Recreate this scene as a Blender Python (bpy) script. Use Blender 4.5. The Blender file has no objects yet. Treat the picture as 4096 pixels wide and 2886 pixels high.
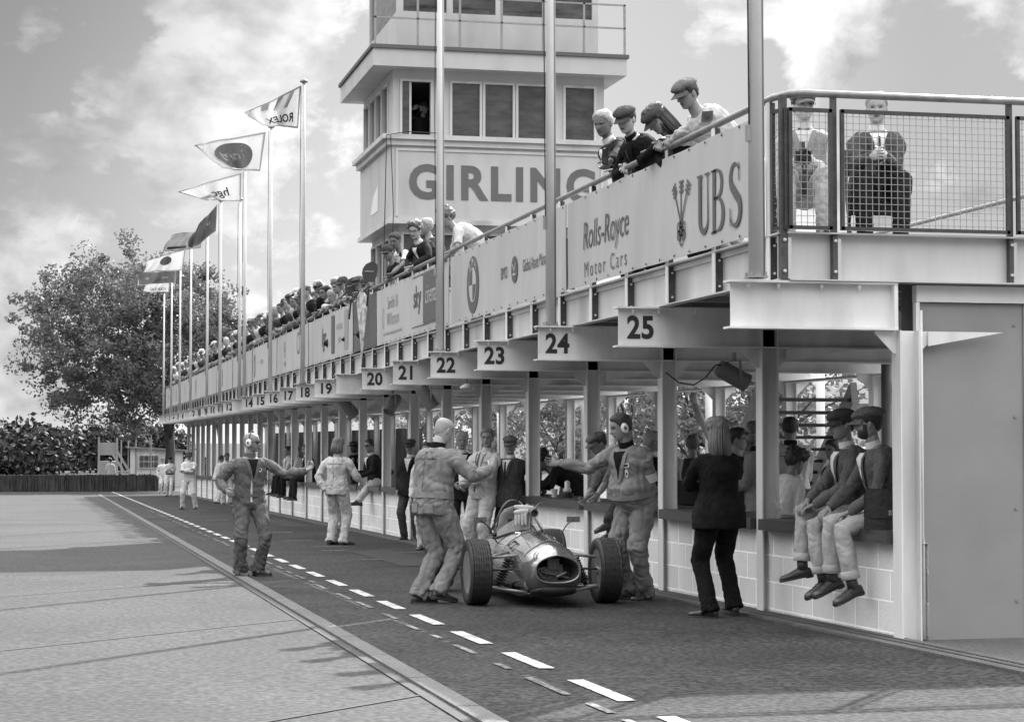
import bpy, math, random
import numpy as np
from mathutils import Vector, Matrix
from mathutils.bvhtree import BVHTree

random.seed(7); RNG = np.random.default_rng(7)
S = bpy.context.scene
COL = S.collection
R = math.radians
V = Vector

# ------------------------------------------------------------------ camera
CZ = 1.31; YAW = R(12.94); PITCH = R(2.305); FD = 8000 / 1.78397
cam = bpy.data.objects.new('camera', bpy.data.cameras.new('camera')); COL.objects.link(cam)
cam.data.sensor_width = 36; cam.data.sensor_fit = 'HORIZONTAL'; cam.data.lens = 36 * 8000 / 4096
cam.location = (0, 0, CZ); cam.rotation_euler = (R(90) + PITCH, 0, -YAW)
cam.data.clip_start = 0.1; cam.data.clip_end = 6000
S.camera = cam
# ------------------------------------------------------------------ sky and sun (overhead cloud, sun from ahead on the right)
SUN_AZ, SUN_EL = R(38), R(39)
w = bpy.data.worlds.new('World'); S.world = w; w.use_nodes = True
nt = w.node_tree; N = nt.nodes; L = nt.links; N.clear()
def nd(t, **k):
    n = N.new(t)
    for a, b in k.items(): setattr(n, a, b)
    return n
sky = nd('ShaderNodeTexSky', sky_type='NISHITA', sun_disc=False, sun_elevation=SUN_EL, sun_rotation=SUN_AZ)
bw = nd('ShaderNodeRGBToBW'); L.new(sky.outputs[0], bw.inputs[0])
tc = nd('ShaderNodeTexCoord')
mp = nd('ShaderNodeMapping'); mp.inputs['Scale'].default_value = (1, 1, 1.5); mp.inputs['Location'].default_value = (0.35, 0.1, 0.22)
L.new(tc.outputs['Generated'], mp.inputs[0])
n1 = nd('ShaderNodeTexNoise'); n1.inputs['Scale'].default_value = 7.5; n1.inputs['Detail'].default_value = 12; n1.inputs['Roughness'].default_value = .56; n1.inputs['Distortion'].default_value = .12
L.new(mp.outputs[0], n1.inputs['Vector'])
n2 = nd('ShaderNodeTexNoise'); n2.inputs['Scale'].default_value = 19; n2.inputs['Detail'].default_value = 7; n2.inputs['Roughness'].default_value = .55; n2.inputs['Distortion'].default_value = .2
L.new(mp.outputs[0], n2.inputs['Vector'])
def ramp(src, pts):
    r = nd('ShaderNodeValToRGB'); e = r.color_ramp.elements
    e[0].position, e[0].color = pts[0][0], (pts[0][1],)*3 + (1,)
    e[1].position, e[1].color = pts[-1][0], (pts[-1][1],)*3 + (1,)
    for p, c in pts[1:-1]:
        x = e.new(p); x.color = (c, c, c, 1)
    L.new(src, r.inputs[0]); return r.outputs[0]
def mth(op, a, b=None, c=None, clamp=False):
    m = nd('ShaderNodeMath', operation=op, use_clamp=clamp)
    for i, x in enumerate((a, b, c)):
        if x is None: continue
        if isinstance(x, (int, float)): m.inputs[i].default_value = x
        else: L.new(x, m.inputs[i])
    return m.outputs[0]
mask = ramp(n1.outputs[0], [(0.455, 0), (0.49, .8), (0.55, 1)])
detail = ramp(n2.outputs[0], [(0.36, 0), (0.49, .5), (0.60, 1)])
# brighter air round the veiled sun side, darker air to the left
def dirdot(az, el):
    vm = nd('ShaderNodeVectorMath', operation='DOT_PRODUCT')
    L.new(tc.outputs['Generated'], vm.inputs[0]); vm.inputs[1].default_value = (math.sin(az)*math.cos(el), math.cos(az)*math.cos(el), math.sin(el))
    return vm.outputs['Value']
glow = ramp(dirdot(R(7.5), R(7)), [(0.955, 0), (0.99, .55), (0.9985, 1)])
dark = ramp(dirdot(R(-4), R(16)), [(0.955, 0), (0.975, .35), (0.997, 1)])
cl = mth('MULTIPLY_ADD', detail, 1.7, 1.25)
base = mth('MULTIPLY_ADD', bw.outputs[0], .06, .98)
mixv = mth('ADD', mth('MULTIPLY', cl, mask), mth('MULTIPLY', base, mth('SUBTRACT', 1.0, mask)))
mixv = mth('MULTIPLY_ADD', glow, 1.05, mixv)
mixv = mth('MULTIPLY', mixv, mth('SUBTRACT', 1.0, mth('MULTIPLY', dark, .44)))
sz = nd('ShaderNodeSeparateXYZ'); L.new(tc.outputs['Generated'], sz.inputs[0])
high = ramp(sz.outputs['Z'], [(0.26, 0), (0.50, 1)])          # sky boosted above the view as added ambient fill
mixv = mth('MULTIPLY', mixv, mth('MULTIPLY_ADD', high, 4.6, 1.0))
sidev = ramp(mth('MULTIPLY_ADD', dirdot(R(60), R(25)), .5, .5), [(.0, .45), (.5, .75), (1, 1)])   # added bias: sky raised on the sun side, lowered opposite, to strengthen form shading
mixv = mth('MULTIPLY', mixv, mth('MULTIPLY_ADD', sidev, 1.1, .2))
comb = nd('ShaderNodeCombineColor')
for i in range(3): L.new(mixv, comb.inputs[i])
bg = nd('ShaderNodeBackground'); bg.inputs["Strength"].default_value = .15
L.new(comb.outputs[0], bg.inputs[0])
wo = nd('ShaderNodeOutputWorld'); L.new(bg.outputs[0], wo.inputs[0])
sd = bpy.data.lights.new('sun', 'SUN'); sd.energy = 4.6; sd.angle = R(.6); sd.color = (1, 1, 1)
sun = bpy.data.objects.new('sun', sd); COL.objects.link(sun)
sdir = V((math.sin(SUN_AZ)*math.cos(SUN_EL), math.cos(SUN_AZ)*math.cos(SUN_EL), math.sin(SUN_EL)))
sun.rotation_euler = sdir.to_track_quat('Z', 'Y').to_euler()
S.view_settings.view_transform = 'Standard'; S.view_settings.look = 'None'
S.view_settings.exposure = 0.93; S.view_settings.gamma = 1

# ------------------------------------------------------------------ measuring: a sight line through the survey picture, cut by a plane
_f = V((math.sin(YAW)*math.cos(PITCH), math.cos(YAW)*math.cos(PITCH), math.sin(PITCH)))
_r = V((math.cos(YAW), -math.sin(YAW), 0)); _u = _r.cross(_f)
def ray(px, py): return _f + _r*((px-1148)/FD) + _u*((808.9-py)/FD)
def at(px, py, X=None, Y=None, Z=None, d=None):
    q = ray(px, py); C = V((0, 0, CZ))
    if X is not None: t = X/q.x
    elif Y is not None: t = Y/q.y
    elif Z is not None: t = (Z-CZ)/q.z
    elif d is not None: t = d
    else: t = -CZ/(q.z+.0125*q.y)          # the falling ground
    return C + q*t
def g(y): return -.0125*min(max(y, -200), 116)
# ------------------------------------------------------------------ materials
MATS = {}
def M(name, col, rough=.6, metal=0., var=0., vs=3., bump=0., bs=60., coat=0., stretch=(1,1,1), fine=0., dirt=0., spec=None, emit=0):
    if name in MATS: return MATS[name]
    m = bpy.data.materials.new(name); m.use_nodes = True; t = m.node_tree; b = t.nodes['Principled BSDF']
    b.inputs['Roughness'].default_value = rough; b.inputs['Metallic'].default_value = metal
    if coat: b.inputs['Coat Weight'].default_value = coat; b.inputs['Coat Roughness'].default_value = .06
    if spec is not None: b.inputs['Specular IOR Level'].default_value = spec
    b.inputs['Base Color'].default_value = (col, col, col, 1)
    c = t.nodes.new('ShaderNodeTexCoord'); mp = t.nodes.new('ShaderNodeMapping'); mp.inputs['Scale'].default_value = stretch
    t.links.new(c.outputs['Object'], mp.inputs[0])
    if var or fine or dirt:
        n = t.nodes.new('ShaderNodeTexNoise'); n.inputs['Scale'].default_value = vs; n.inputs['Detail'].default_value = 6; n.inputs['Roughness'].default_value = .62
        t.links.new(mp.outputs[0], n.inputs['Vector'])
        r = t.nodes.new('ShaderNodeMapRange'); r.inputs['From Min'].default_value = .3; r.inputs['From Max'].default_value = .7
        r.inputs['To Min'].default_value = col*(1-var); r.inputs['To Max'].default_value = col*(1+var)
        t.links.new(n.outputs[0], r.inputs[0]); out = r.outputs[0]
        def mult(out, scale, lo, hi, a, bb, detail=4, vec=None):
            n2 = t.nodes.new('ShaderNodeTexNoise'); n2.inputs['Scale'].default_value = scale; n2.inputs['Detail'].default_value = detail
            t.links.new((vec or mp.outputs[0]), n2.inputs['Vector'])
            r2 = t.nodes.new('ShaderNodeMapRange'); r2.inputs['From Min'].default_value = lo; r2.inputs['From Max'].default_value = hi
            r2.inputs['To Min'].default_value = a; r2.inputs['To Max'].default_value = bb
            t.links.new(n2.outputs[0], r2.inputs[0])
            mm = t.nodes.new('ShaderNodeMath'); mm.operation = 'MULTIPLY'; t.links.new(out, mm.inputs[0]); t.links.new(r2.outputs[0], mm.inputs[1])
            return mm.outputs[0]
        if fine: out = mult(out, bs, .38, .62, 1-fine, 1+fine, 3)
        if dirt: out = mult(out, vs*.6, .52, .72, 1, 1-dirt, 10)
        cc = t.nodes.new('ShaderNodeCombineColor')
        for i in range(3): t.links.new(out, cc.inputs[i])
        t.links.new(cc.outputs[0], b.inputs['Base Color'])
    if bump:
        n3 = t.nodes.new('ShaderNodeTexNoise'); n3.inputs['Scale'].default_value = bs; n3.inputs['Detail'].default_value = 5
        t.links.new(mp.outputs[0], n3.inputs['Vector'])
        bp = t.nodes.new('ShaderNodeBump'); bp.inputs['Strength'].default_value = bump; bp.inputs['Distance'].default_value = .02
        t.links.new(n3.outputs[0], bp.inputs['Height']); t.links.new(bp.outputs[0], b.inputs['Normal'])
    if emit: b.inputs['Emission Color'].default_value = (1,1,1,1); b.inputs['Emission Strength'].default_value = emit
    MATS[name] = m; return m
# paints and metals
PAINT = M('cream_paint', .72, .5, var=.10, vs=2.6, stretch=(1,1,.3), dirt=.35, bump=.05, bs=30)
PAINTW = M('white_paint', .56, .45, var=.08, vs=3, stretch=(1,1,.25), dirt=.3)
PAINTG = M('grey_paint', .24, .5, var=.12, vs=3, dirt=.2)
RUST = M('dark_plate', .065, .7, var=.35, vs=14, bump=.2, bs=40)
STEEL = M('galvanised_steel', .30, .42, metal=.35, var=.15, vs=12)
DSTEEL = M('dark_steel', .07, .4, metal=.4, var=.3, vs=9)
CHROME = M('polished_metal', .75, .14, metal=1, var=.05)
ALU = M('cast_alloy', .42, .38, metal=.8, var=.15, vs=20)
BLACK = M('black_rubber', .022, .62, var=.2, vs=30, bump=.3, bs=120)
BLK = M('black_fittings', .02, .45)
WOOD = M('dark_wood', .045, .38, var=.4, vs=4, stretch=(8, .7, 12), bump=.1, bs=20)
WHITE = M('white_vinyl', .47, .4, var=.08, vs=1.5, bump=.8, bs=2.4, stretch=(1,1.3,.45), dirt=.15)
INK = M('dark_lettering', .025, .5, var=.15, vs=20)
INKG = M('grey_lettering', .085, .5, var=.1, vs=20)
INKL = M('pale_grey_lettering', .30, .5)
GLASS = M('window_glass', .06, .06, var=.7, vs=1.5, spec=.9, stretch=(1,1,3), bump=.35, bs=1.6)

# ------------------------------------------------------------------ mesh building
class MB:
    def __init__(s): s.v = []; s.f = []; s.m = []; s.mi = 0
    def add(s, vs, fs):
        o = len(s.v); s.v += [tuple(p) for p in vs]; s.f += [tuple(i+o for i in f) for f in fs]; s.m += [s.mi]*len(fs); return s
    def box(s, x0, x1, y0, y1, z0, z1, M4=None):
        vs = [V(p) for p in ((x0,y0,z0),(x1,y0,z0),(x1,y1,z0),(x0,y1,z0),(x0,y0,z1),(x1,y0,z1),(x1,y1,z1),(x0,y1,z1))]
        if M4: vs = [M4 @ p for p in vs]
        return s.add(vs, [(0,3,2,1),(4,5,6,7),(0,1,5,4),(1,2,6,5),(2,3,7,6),(3,0,4,7)])
    def bar(s, a, b, w, h=None, up=(0,0,1)):
        a, b = V(a), V(b); h = h or w; d = (b-a).normalized(); u = V(up)
        if abs(d.dot(u)) > .98: u = V((1,0,0))
        x = d.cross(u).normalized(); y = x.cross(d)
        vs = [p + x*i*w/2 + y*j*h/2 for p in (a, b) for i, j in ((-1,-1),(1,-1),(1,1),(-1,1))]
        return s.add(vs, [(0,1,2,3),(7,6,5,4),(0,4,5,1),(1,5,6,2),(2,6,7,3),(3,7,4,0)])
    def rings(s, cs, xs, ys, rx, ry, n=12, caps=True, pw=1.0):
        """loft of ellipses; cs centres, xs/ys frame vectors"""
        a = np.linspace(0, 2*np.pi, n, endpoint=False); ca, sa = np.cos(a), np.sin(a)
        if pw != 1: ca = np.sign(ca)*abs(ca)**pw; sa = np.sign(sa)*abs(sa)**pw
        vs = []
        for c, x, y, p, q in zip(cs, xs, ys, rx, ry):
            c, x, y = np.array(c), np.array(x), np.array(y)
            vs += list(c + np.outer(ca*p, x) + np.outer(sa*q, y))
        k = len(cs); fs = [(i*n+j, i*n+(j+1) % n, (i+1)*n+(j+1) % n, (i+1)*n+j) for i in range(k-1) for j in range(n)]
        if caps: fs += [tuple(range(n))[::-1], tuple((k-1)*n+j for j in range(n))]
        return s.add(vs, fs)
    def tube(s, pts, r, n=8, caps=True, ry=None, up=None, round_=False):
        pts = [V(p) for p in pts]; k = len(pts)
        r = [r]*k if isinstance(r, (int, float)) else list(r)
        ry = r if ry is None else ([ry]*k if isinstance(ry, (int, float)) else list(ry))
        if round_:
            d0 = (pts[0]-pts[1]).normalized(); d1 = (pts[-1]-pts[-2]).normalized()
            pts = [pts[0]+d0*r[0]*.95, pts[0]+d0*r[0]*.6] + pts + [pts[-1]+d1*r[-1]*.6, pts[-1]+d1*r[-1]*.95]
            ry = [ry[0]*.3, ry[0]*.8]+ry+[ry[-1]*.8, ry[-1]*.3]; r = [r[0]*.3, r[0]*.8]+r+[r[-1]*.8, r[-1]*.3]; k += 4
        T = []
        for i in range(k):
            T.append(((pts[min(i+1,k-1)]-pts[i]).normalized()+(pts[i]-pts[max(i-1,0)]).normalized()).normalized())
        u = V(up) if up else (V((0,0,1)) if abs(T[0].z) < .9 else V((0,1,0)))
        xs, ys = [], []
        for t in T:
            x = u.cross(t)
            if x.length < 1e-4: x = t.orthogonal()
            x.normalize(); y = t.cross(x); u = y if not up else u
            xs.append(x); ys.append(y)
        return s.rings(pts, xs, ys, r, ry, n, caps)
    def lathe(s, prof, o=(0,0,0), axis=(0,0,1), n=24):
        ax = V(axis).normalized(); x = ax.orthogonal().normalized(); y = ax.cross(x); o = V(o)
        return s.rings([o+ax*h for _, h in prof], [x]*len(prof), [y]*len(prof), [max(p,1e-4) for p, _ in prof], [max(p,1e-4) for p, _ in prof], n)
    def ell(s, c, r, n=12, k=8, Rm=None):
        c = V(c); cs = []; X = V((1,0,0)); Y = V((0,1,0)); Z = V((0,0,1))
        if Rm: X, Y, Z = Rm@X, Rm@Y, Rm@Z
        t = [math.pi*(i+.35)/(k+.7-1+.0) - math.pi/2 for i in range(k)]
        t = [-math.pi/2 + math.pi*(i+.25)/(k-.5) for i in range(k)]
        return s.rings([c+Z*r[2]*math.sin(a) for a in t], [X]*k, [Y]*k, [r[0]*math.cos(a) for a in t], [r[1]*math.cos(a) for a in t], n)
    def prism(s, poly, d, o=(0,0,0), X=(1,0,0), Y=(0,0,1), D=(0,1,0)):
        """flat outline poly in X/Y, extruded by d along D"""
        o, X, Y, D = V(o), V(X), V(Y), V(D); n = len(poly)
        vs = [o+X*p[0]+Y*p[1] for p in poly] + [o+X*p[0]+Y*p[1]+D*d for p in poly]
        return s.add(vs, [tuple(range(n)), tuple(range(2*n-1, n-1, -1))] + [(i, n+i, n+(i+1) % n, (i+1) % n) for i in range(n)])
    def mesh(s, name='m'):
        me = bpy.data.meshes.new(name); me.from_pydata(s.v, [], s.f); me.update(); return me
    def build(s, name, mat, parent=None, smooth=False, loc=None, rotz=None, angle=None):
        me = s.mesh(name); mats = mat if isinstance(mat, (list, tuple)) else [mat]
        for m in mats: me.materials.append(m)
        if len(mats) > 1: me.polygons.foreach_set('material_index', s.m)
        if smooth: me.polygons.foreach_set('use_smooth', [True]*len(me.polygons))
        fixn(me)
        if angle: 
            me.polygons.foreach_set('use_smooth', [True]*len(me.polygons)); me.set_sharp_from_angle(angle=R(angle))
        return link(name, me, parent, loc, rotz)
def fixn(me):
    import bmesh
    b = bmesh.new(); b.from_mesh(me); bmesh.ops.recalc_face_normals(b, faces=b.faces); b.to_mesh(me); b.free()
def link(name, me, parent=None, loc=None, rotz=None):
    o = bpy.data.objects.new(name, me); COL.objects.link(o)
    if parent: o.parent = parent
    if loc is not None: o.location = loc
    if rotz is not None: o.rotation_euler = (0, 0, rotz)
    return o
def tag(o, label=None, cat=None, group=None, kind=None):
    for k, v in (('label', label), ('category', cat), ('group', group), ('kind', kind)):
        if v: o[k] = v
    return o
def empty(name, loc=(0,0,0), label=None, cat=None, group=None, kind=None, rotz=0):
    o = bpy.data.objects.new(name, None); COL.objects.link(o); o.location = loc; o.rotation_euler = (0,0,rotz)
    return tag(o, label, cat, group, kind)
def copy_tree(o, parent=None):
    c = o.copy(); COL.objects.link(c); c.parent = parent
    for ch in [x for x in bpy.data.objects if x.parent == o]: copy_tree(ch, c)
    return c
def text_mesh(txt, size=1., bold=0., shear=0., sx=1., depth=.004, spacing=1., mirror=False):
    """returns verts (x right, y up, centred on x, baseline 0) and faces of a word, extruded"""
    c = bpy.data.curves.new('t', 'FONT'); c.body = txt; c.size = size; c.offset = bold; c.shear = shear; c.extrude = depth/2; c.space_character = spacing
    c.align_x = 'CENTER'; c.resolution_u = 4
    o = bpy.data.objects.new('t', c); COL.objects.link(o); dg = bpy.context.evaluated_depsgraph_get(); dg.update()
    me = bpy.data.meshes.new_from_object(o.evaluated_get(dg)); vs = [tuple(v.co) for v in me.vertices]; fs = [tuple(p.vertices) for p in me.polygons]
    bpy.data.objects.remove(o); bpy.data.meshes.remove(me); bpy.data.curves.remove(c)
    k = -sx if mirror else sx
    return [(x*k, y, z) for x, y, z in vs], fs
def add_text(mb, txt, o, X, Y, Nn, **k):
    vs, fs = text_mesh(txt, **k); o, X, Y, Nn = V(o), V(X), V(Y), V(Nn)
    mb.add([o+X*x+Y*y+Nn*z for x, y, z in vs], fs)
    return max(abs(v[0]) for v in vs)
def pts_mesh(verts, faces):
    me = bpy.data.meshes.new('m'); me.from_pydata([tuple(v) for v in verts], [], faces); me.update(); return me
# vectorised value noise
_P = RNG.random((32,32,32))
def vnoise(p):
    i = np.floor(p).astype(int); f = p-i; f = f*f*(3-2*f); i %= 32; j = (i+1) % 32
    def c(a,b,d): return _P[a,b,d]
    x0,y0,z0 = i.T; x1,y1,z1 = j.T; fx,fy,fz = f.T
    return ((c(x0,y0,z0)*(1-fx)+c(x1,y0,z0)*fx)*(1-fy)+(c(x0,y1,z0)*(1-fx)+c(x1,y1,z0)*fx)*fy)*(1-fz) + \
           ((c(x0,y0,z1)*(1-fx)+c(x1,y0,z1)*fx)*(1-fy)+(c(x0,y1,z1)*(1-fx)+c(x1,y1,z1)*fx)*fy)*fz
# ------------------------------------------------------------------ people
SKIN = M('skin', .24, .5, var=.12, vs=9, bump=.06, bs=60)
SKIND = M('skin_tanned', .17, .5, var=.15, vs=9)
SKINL = M('skin_fair', .36, .5, var=.1, vs=9)
EYE = M('eye_dark', .05, .3); LIP = M('lips', .10, .5)
HAIRD = M('hair_dark', .028, .55, var=.4, vs=40, bump=.5, bs=90, stretch=(1,1,.2))
HAIRG = M('hair_grey', .38, .6, var=.25, vs=40, bump=.5, bs=90)
HAIRS = M('hair_shaven', .21, .6); HAIRSF = M('hair_shaven_grey', .30, .6); HAIRM = M('hair_mid', .12, .5, var=.4, vs=40, bump=.5, bs=90, stretch=(1,1,.15))
def cloth(name, c, **k):
    m = M(name, c, .85, var=k.pop('var', .14), vs=5, bump=k.pop('bump', .35), bs=k.pop('bs', 26), fine=k.pop('fine', .0), spec=.12, **k); t = m.node_tree; p = t.nodes['Principled BSDF']; old = p.inputs['Normal'].links[0].from_socket
    tc_ = t.nodes.new('ShaderNodeTexCoord'); mp_ = t.nodes.new('ShaderNodeMapping'); mp_.inputs['Scale'].default_value = (1, 1, .55); mp_.inputs['Rotation'].default_value = (.5, .35, 0); t.links.new(tc_.outputs['Object'], mp_.inputs[0])
    n = t.nodes.new('ShaderNodeTexNoise'); n.noise_type = 'RIDGED_MULTIFRACTAL'; n.inputs['Scale'].default_value = 7; n.inputs['Detail'].default_value = 2.5; n.inputs['Roughness'].default_value = .45; n.inputs['Distortion'].default_value = .9; t.links.new(mp_.outputs[0], n.inputs['Vector'])
    b = t.nodes.new('ShaderNodeBump'); b.inputs['Strength'].default_value = .85 if c > .06 else .45; b.inputs['Distance'].default_value = .026; t.links.new(n.outputs[0], b.inputs['Height']); t.links.new(old, b.inputs['Normal']); t.links.new(b.outputs[0], p.inputs['Normal']); return m
C_COV = cloth('cotton_mid', .21, var=.25); C_COVD = cloth('cotton_dark', .12, var=.25); C_LIGHT = cloth('cotton_light', .50)
C_WHITE = cloth('cotton_white', .60, var=.08); C_BLACK = cloth('wool_black', .011, var=.5, fine=.3, bs=140); C_SUIT = cloth('wool_dark', .022, var=.2)
C_JKT = cloth('wool_mid', .11, fine=.3, bs=120); C_TWEED = M('tweed', .065, .9, spec=.1, var=.2, vs=8, fine=.55, bs=170, bump=.3); C_GREYM = cloth('wool_grey', .065); C_SAND = cloth('twill_sand', .40, var=.25, bs=40)
C_SHIRT = cloth('shirt_white', .72, var=.05); C_TIE = cloth('tie_dark', .03); C_CAP = M('cap_tweed', .15, .9, spec=.1, var=.25, vs=10, fine=.6, bs=190, bump=.4)
C_JEAN = cloth('denim', .05, var=.3); LEATHER = M('black_leather', .025, .32, var=.4, vs=14, bump=.25, bs=35); SHOE = M('shoe_leather', .04, .36, var=.35, vs=12, bump=.15, bs=30)
LENS = M('dark_lens', .01, .1, spec=.7)

def lvec(x): return V(x)
def remesh(mb, vox, smooth=5, fac=.5):
    me = mb.mesh(); o = bpy.data.objects.new('t', me); COL.objects.link(o)
    m = o.modifiers.new('r', 'REMESH'); m.mode = 'VOXEL'; m.voxel_size = vox
    if smooth:
        s = o.modifiers.new('s', 'SMOOTH'); s.iterations = smooth; s.factor = fac
    dg = bpy.context.evaluated_depsgraph_get(); dg.update()
    out = bpy.data.meshes.new_from_object(o.evaluated_get(dg)); bpy.data.objects.remove(o); bpy.data.meshes.remove(me)
    return out
def co_no(me):
    n = len(me.vertices); a = np.empty(n*3); me.vertices.foreach_get('co', a); b = np.empty(n*3); me.vertices.foreach_get('normal', b)
    return a.reshape(-1,3), b.reshape(-1,3)
def folds(me, joints, A, seed=0, k=1.):
    p, n = co_no(me); q = p+seed*3.7
    wv = np.full(len(p), .30)
    for j, r, a in joints: wv += a*np.exp(-((p-np.array(j))**2).sum(1)/(r*r))
    w1 = np.stack([vnoise(q*4+5), vnoise(q*4+11), vnoise(q*4+17)], 1)*1.3
    r1 = 1-abs(2*vnoise(q*np.array([7, 7, 15])*k+w1)-1); r2 = 1-abs(2*vnoise(q*np.array([15, 15, 26])*k+w1*2+9)-1)
    r3 = vnoise(q*np.array([11, 11, 3.2])+31)
    Ra = np.array(Matrix.Rotation(.75, 3, 'X') @ Matrix.Rotation(.6, 3, 'Y')); Rb = np.array(Matrix.Rotation(-.7, 3, 'X') @ Matrix.Rotation(-.65, 3, 'Y'))
    b1 = abs(2*vnoise((q@Ra)*np.array([5, 8, 15])*k+w1*1.4)-1)**.75; b2 = abs(2*vnoise((q@Rb)*np.array([9, 13, 24])*k+w1*1.5+9)-1)**.75; b3 = abs(2*vnoise(q*np.array([13, 13, 2.6])+w1*.7+31)-1)**.8
    d = A*np.clip(wv+.12, 0, 1.3)*((b1-.38)*.95+(b2-.36)*.75)+A*.85*(b3-.36)
    me.vertices.foreach_set('co', (p+n*d[:,None]).ravel()); me.update()
def ik(a, t, l1, l2, hint):
    d = t-a; L_ = d.length; mx = (l1+l2)*.995
    if L_ > mx: t = a+d*(mx/L_); d = t-a; L_ = mx
    x = (l1*l1-l2*l2+L_*L_)/(2*L_); h = math.sqrt(max(l1*l1-x*x, 0)); u = d/L_; hh = V(hint); hh = hh-u*hh.dot(u)
    if hh.length < 1e-4: hh = u.orthogonal()
    return a+u*x+hh.normalized()*h, t
HW = [(.124,.004,.004,.006),(.119,.034,.036,.046),(.106,.056,.062,.076),(.086,.070,.083,.095),(.060,.077,.094,.104),(.035,.079,.096,.104),
      (.010,.077,.091,.100),(-.015,.075,.091,.094),(-.040,.071,.091,.080),(-.060,.065,.090,.066),(-.080,.058,.088,.052),(-.098,.047,.083,.036),(-.112,.030,.064,.020),(-.118,.006,.030,.006)]
HWA = np.array(HW)
def head_grid(nr, na, off=None, face=True):
    t = np.linspace(0, 1, nr); wr = .124-.242*(.5-.5*np.cos(t*np.pi))
    w_ = HWA[::-1,0]; A_ = np.interp(wr, w_, HWA[::-1,1]); F_ = np.interp(wr, w_, HWA[::-1,2]); B_ = np.interp(wr, w_, HWA[::-1,3])
    th = np.linspace(-np.pi, np.pi, na, endpoint=False); th = th - .28*np.sin(th)   # denser at the front
    TH, W = np.meshgrid(th, wr); c, s = np.cos(TH), np.sin(TH)
    a, f, b = A_[:,None], F_[:,None], B_[:,None]
    U = a*s; Vv = np.where(c > 0, f*np.sign(c)*abs(c)**.86, b*c)
    if face:
        fr = np.clip(c, 0, 1)
        G = lambda u0, w0, su, sw: np.exp(-((U-u0)/su)**2-((W-w0)/sw)**2)
        Vv = Vv + fr*(.024*G(0,-.024,.0105,.013)+.017*G(0,-.008,.009,.020)+.006*G(0,.016,.010,.014)+.005*G(0,.034,.05,.010)
             -.017*(G(.031,.012,.015,.011)+G(-.031,.012,.015,.011))+.005*G(0,-.057,.024,.009)-.007*G(0,-.060,.02,.003)+.007*G(0,-.096,.022,.014)
             -.004*G(0,-.078,.03,.007)+.004*(G(.045,-.012,.016,.016)+G(-.045,-.012,.016,.016)))
    if off is not None:
        o = off(TH, W); r = np.sqrt(U*U+Vv*Vv)+1e-6
        U = U*(1+o/r); Vv = Vv*(1+o/r); W = W+o*np.clip((W-.02)/.10, 0, 1)
    return U, Vv, W, TH
def grid_faces(nr, na):
    fs = [(i*na+j, i*na+(j+1) % na, (i+1)*na+(j+1) % na, (i+1)*na+j) for i in range(nr-1) for j in range(na)]
    return fs + [tuple(range(na)), tuple((nr-1)*na+j for j in range(na))[::-1]]
def hand(mb, wr, d, pn, side, curl=.5, spread=.5, n=6, sz=1.):
    """wr wrist, d pointing direction, pn palm-facing direction, side +1 right hand"""
    wr, d, pn = V(wr), V(d).normalized(), V(pn); pn = (pn-d*pn.dot(d)).normalized(); x = d.cross(pn)*side   # x points to the thumb side
    s = sz
    mb.rings([wr-d*.02, wr+d*.015*s, wr+d*.05*s, wr+d*.082*s, wr+d*.094*s], [x]*5, [pn]*5, [.027*s,.031*s,.041*s,.042*s,.03*s], [.02*s,.018*s,.016*s,.0135*s,.009*s], 10)
    for i, (u, ln) in enumerate(((.031,.072),(.0105,.08),(-.0105,.075),(-.030,.058))):
        p = wr+d*(.086-.004*abs(i-1.3))*s+x*u*s; dd = (d+x*(u*2.2*spread)).normalized(); pts = [p]; r = [.0098*s]
        for q in range(3):
            a = curl*(.55+.35*q)+.08*i*curl; dd = Matrix.Rotation(a*side, 3, x) @ dd
            if dd.dot(pn) < -.2: pass
            p = p+dd*ln*(.45,.30,.25)[q]*s; pts.append(p); r.append((.009,.0083,.0068)[q]*s)
        mb.tube(pts, r, n, round_=True)
    p = wr+d*.022*s+x*.026*s; t1 = (d*.62+x*.62+pn*.35).normalized(); t2 = (d*.85+x*.25+pn*(.2+.5*curl)).normalized()
    mb.tube([p, p+t1*.042*s, p+t1*.042*s+t2*.032*s, p+t1*.042*s+t2*.058*s], [.0135*s,.0115*s,.010*s,.0078*s], n, round_=True)

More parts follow.
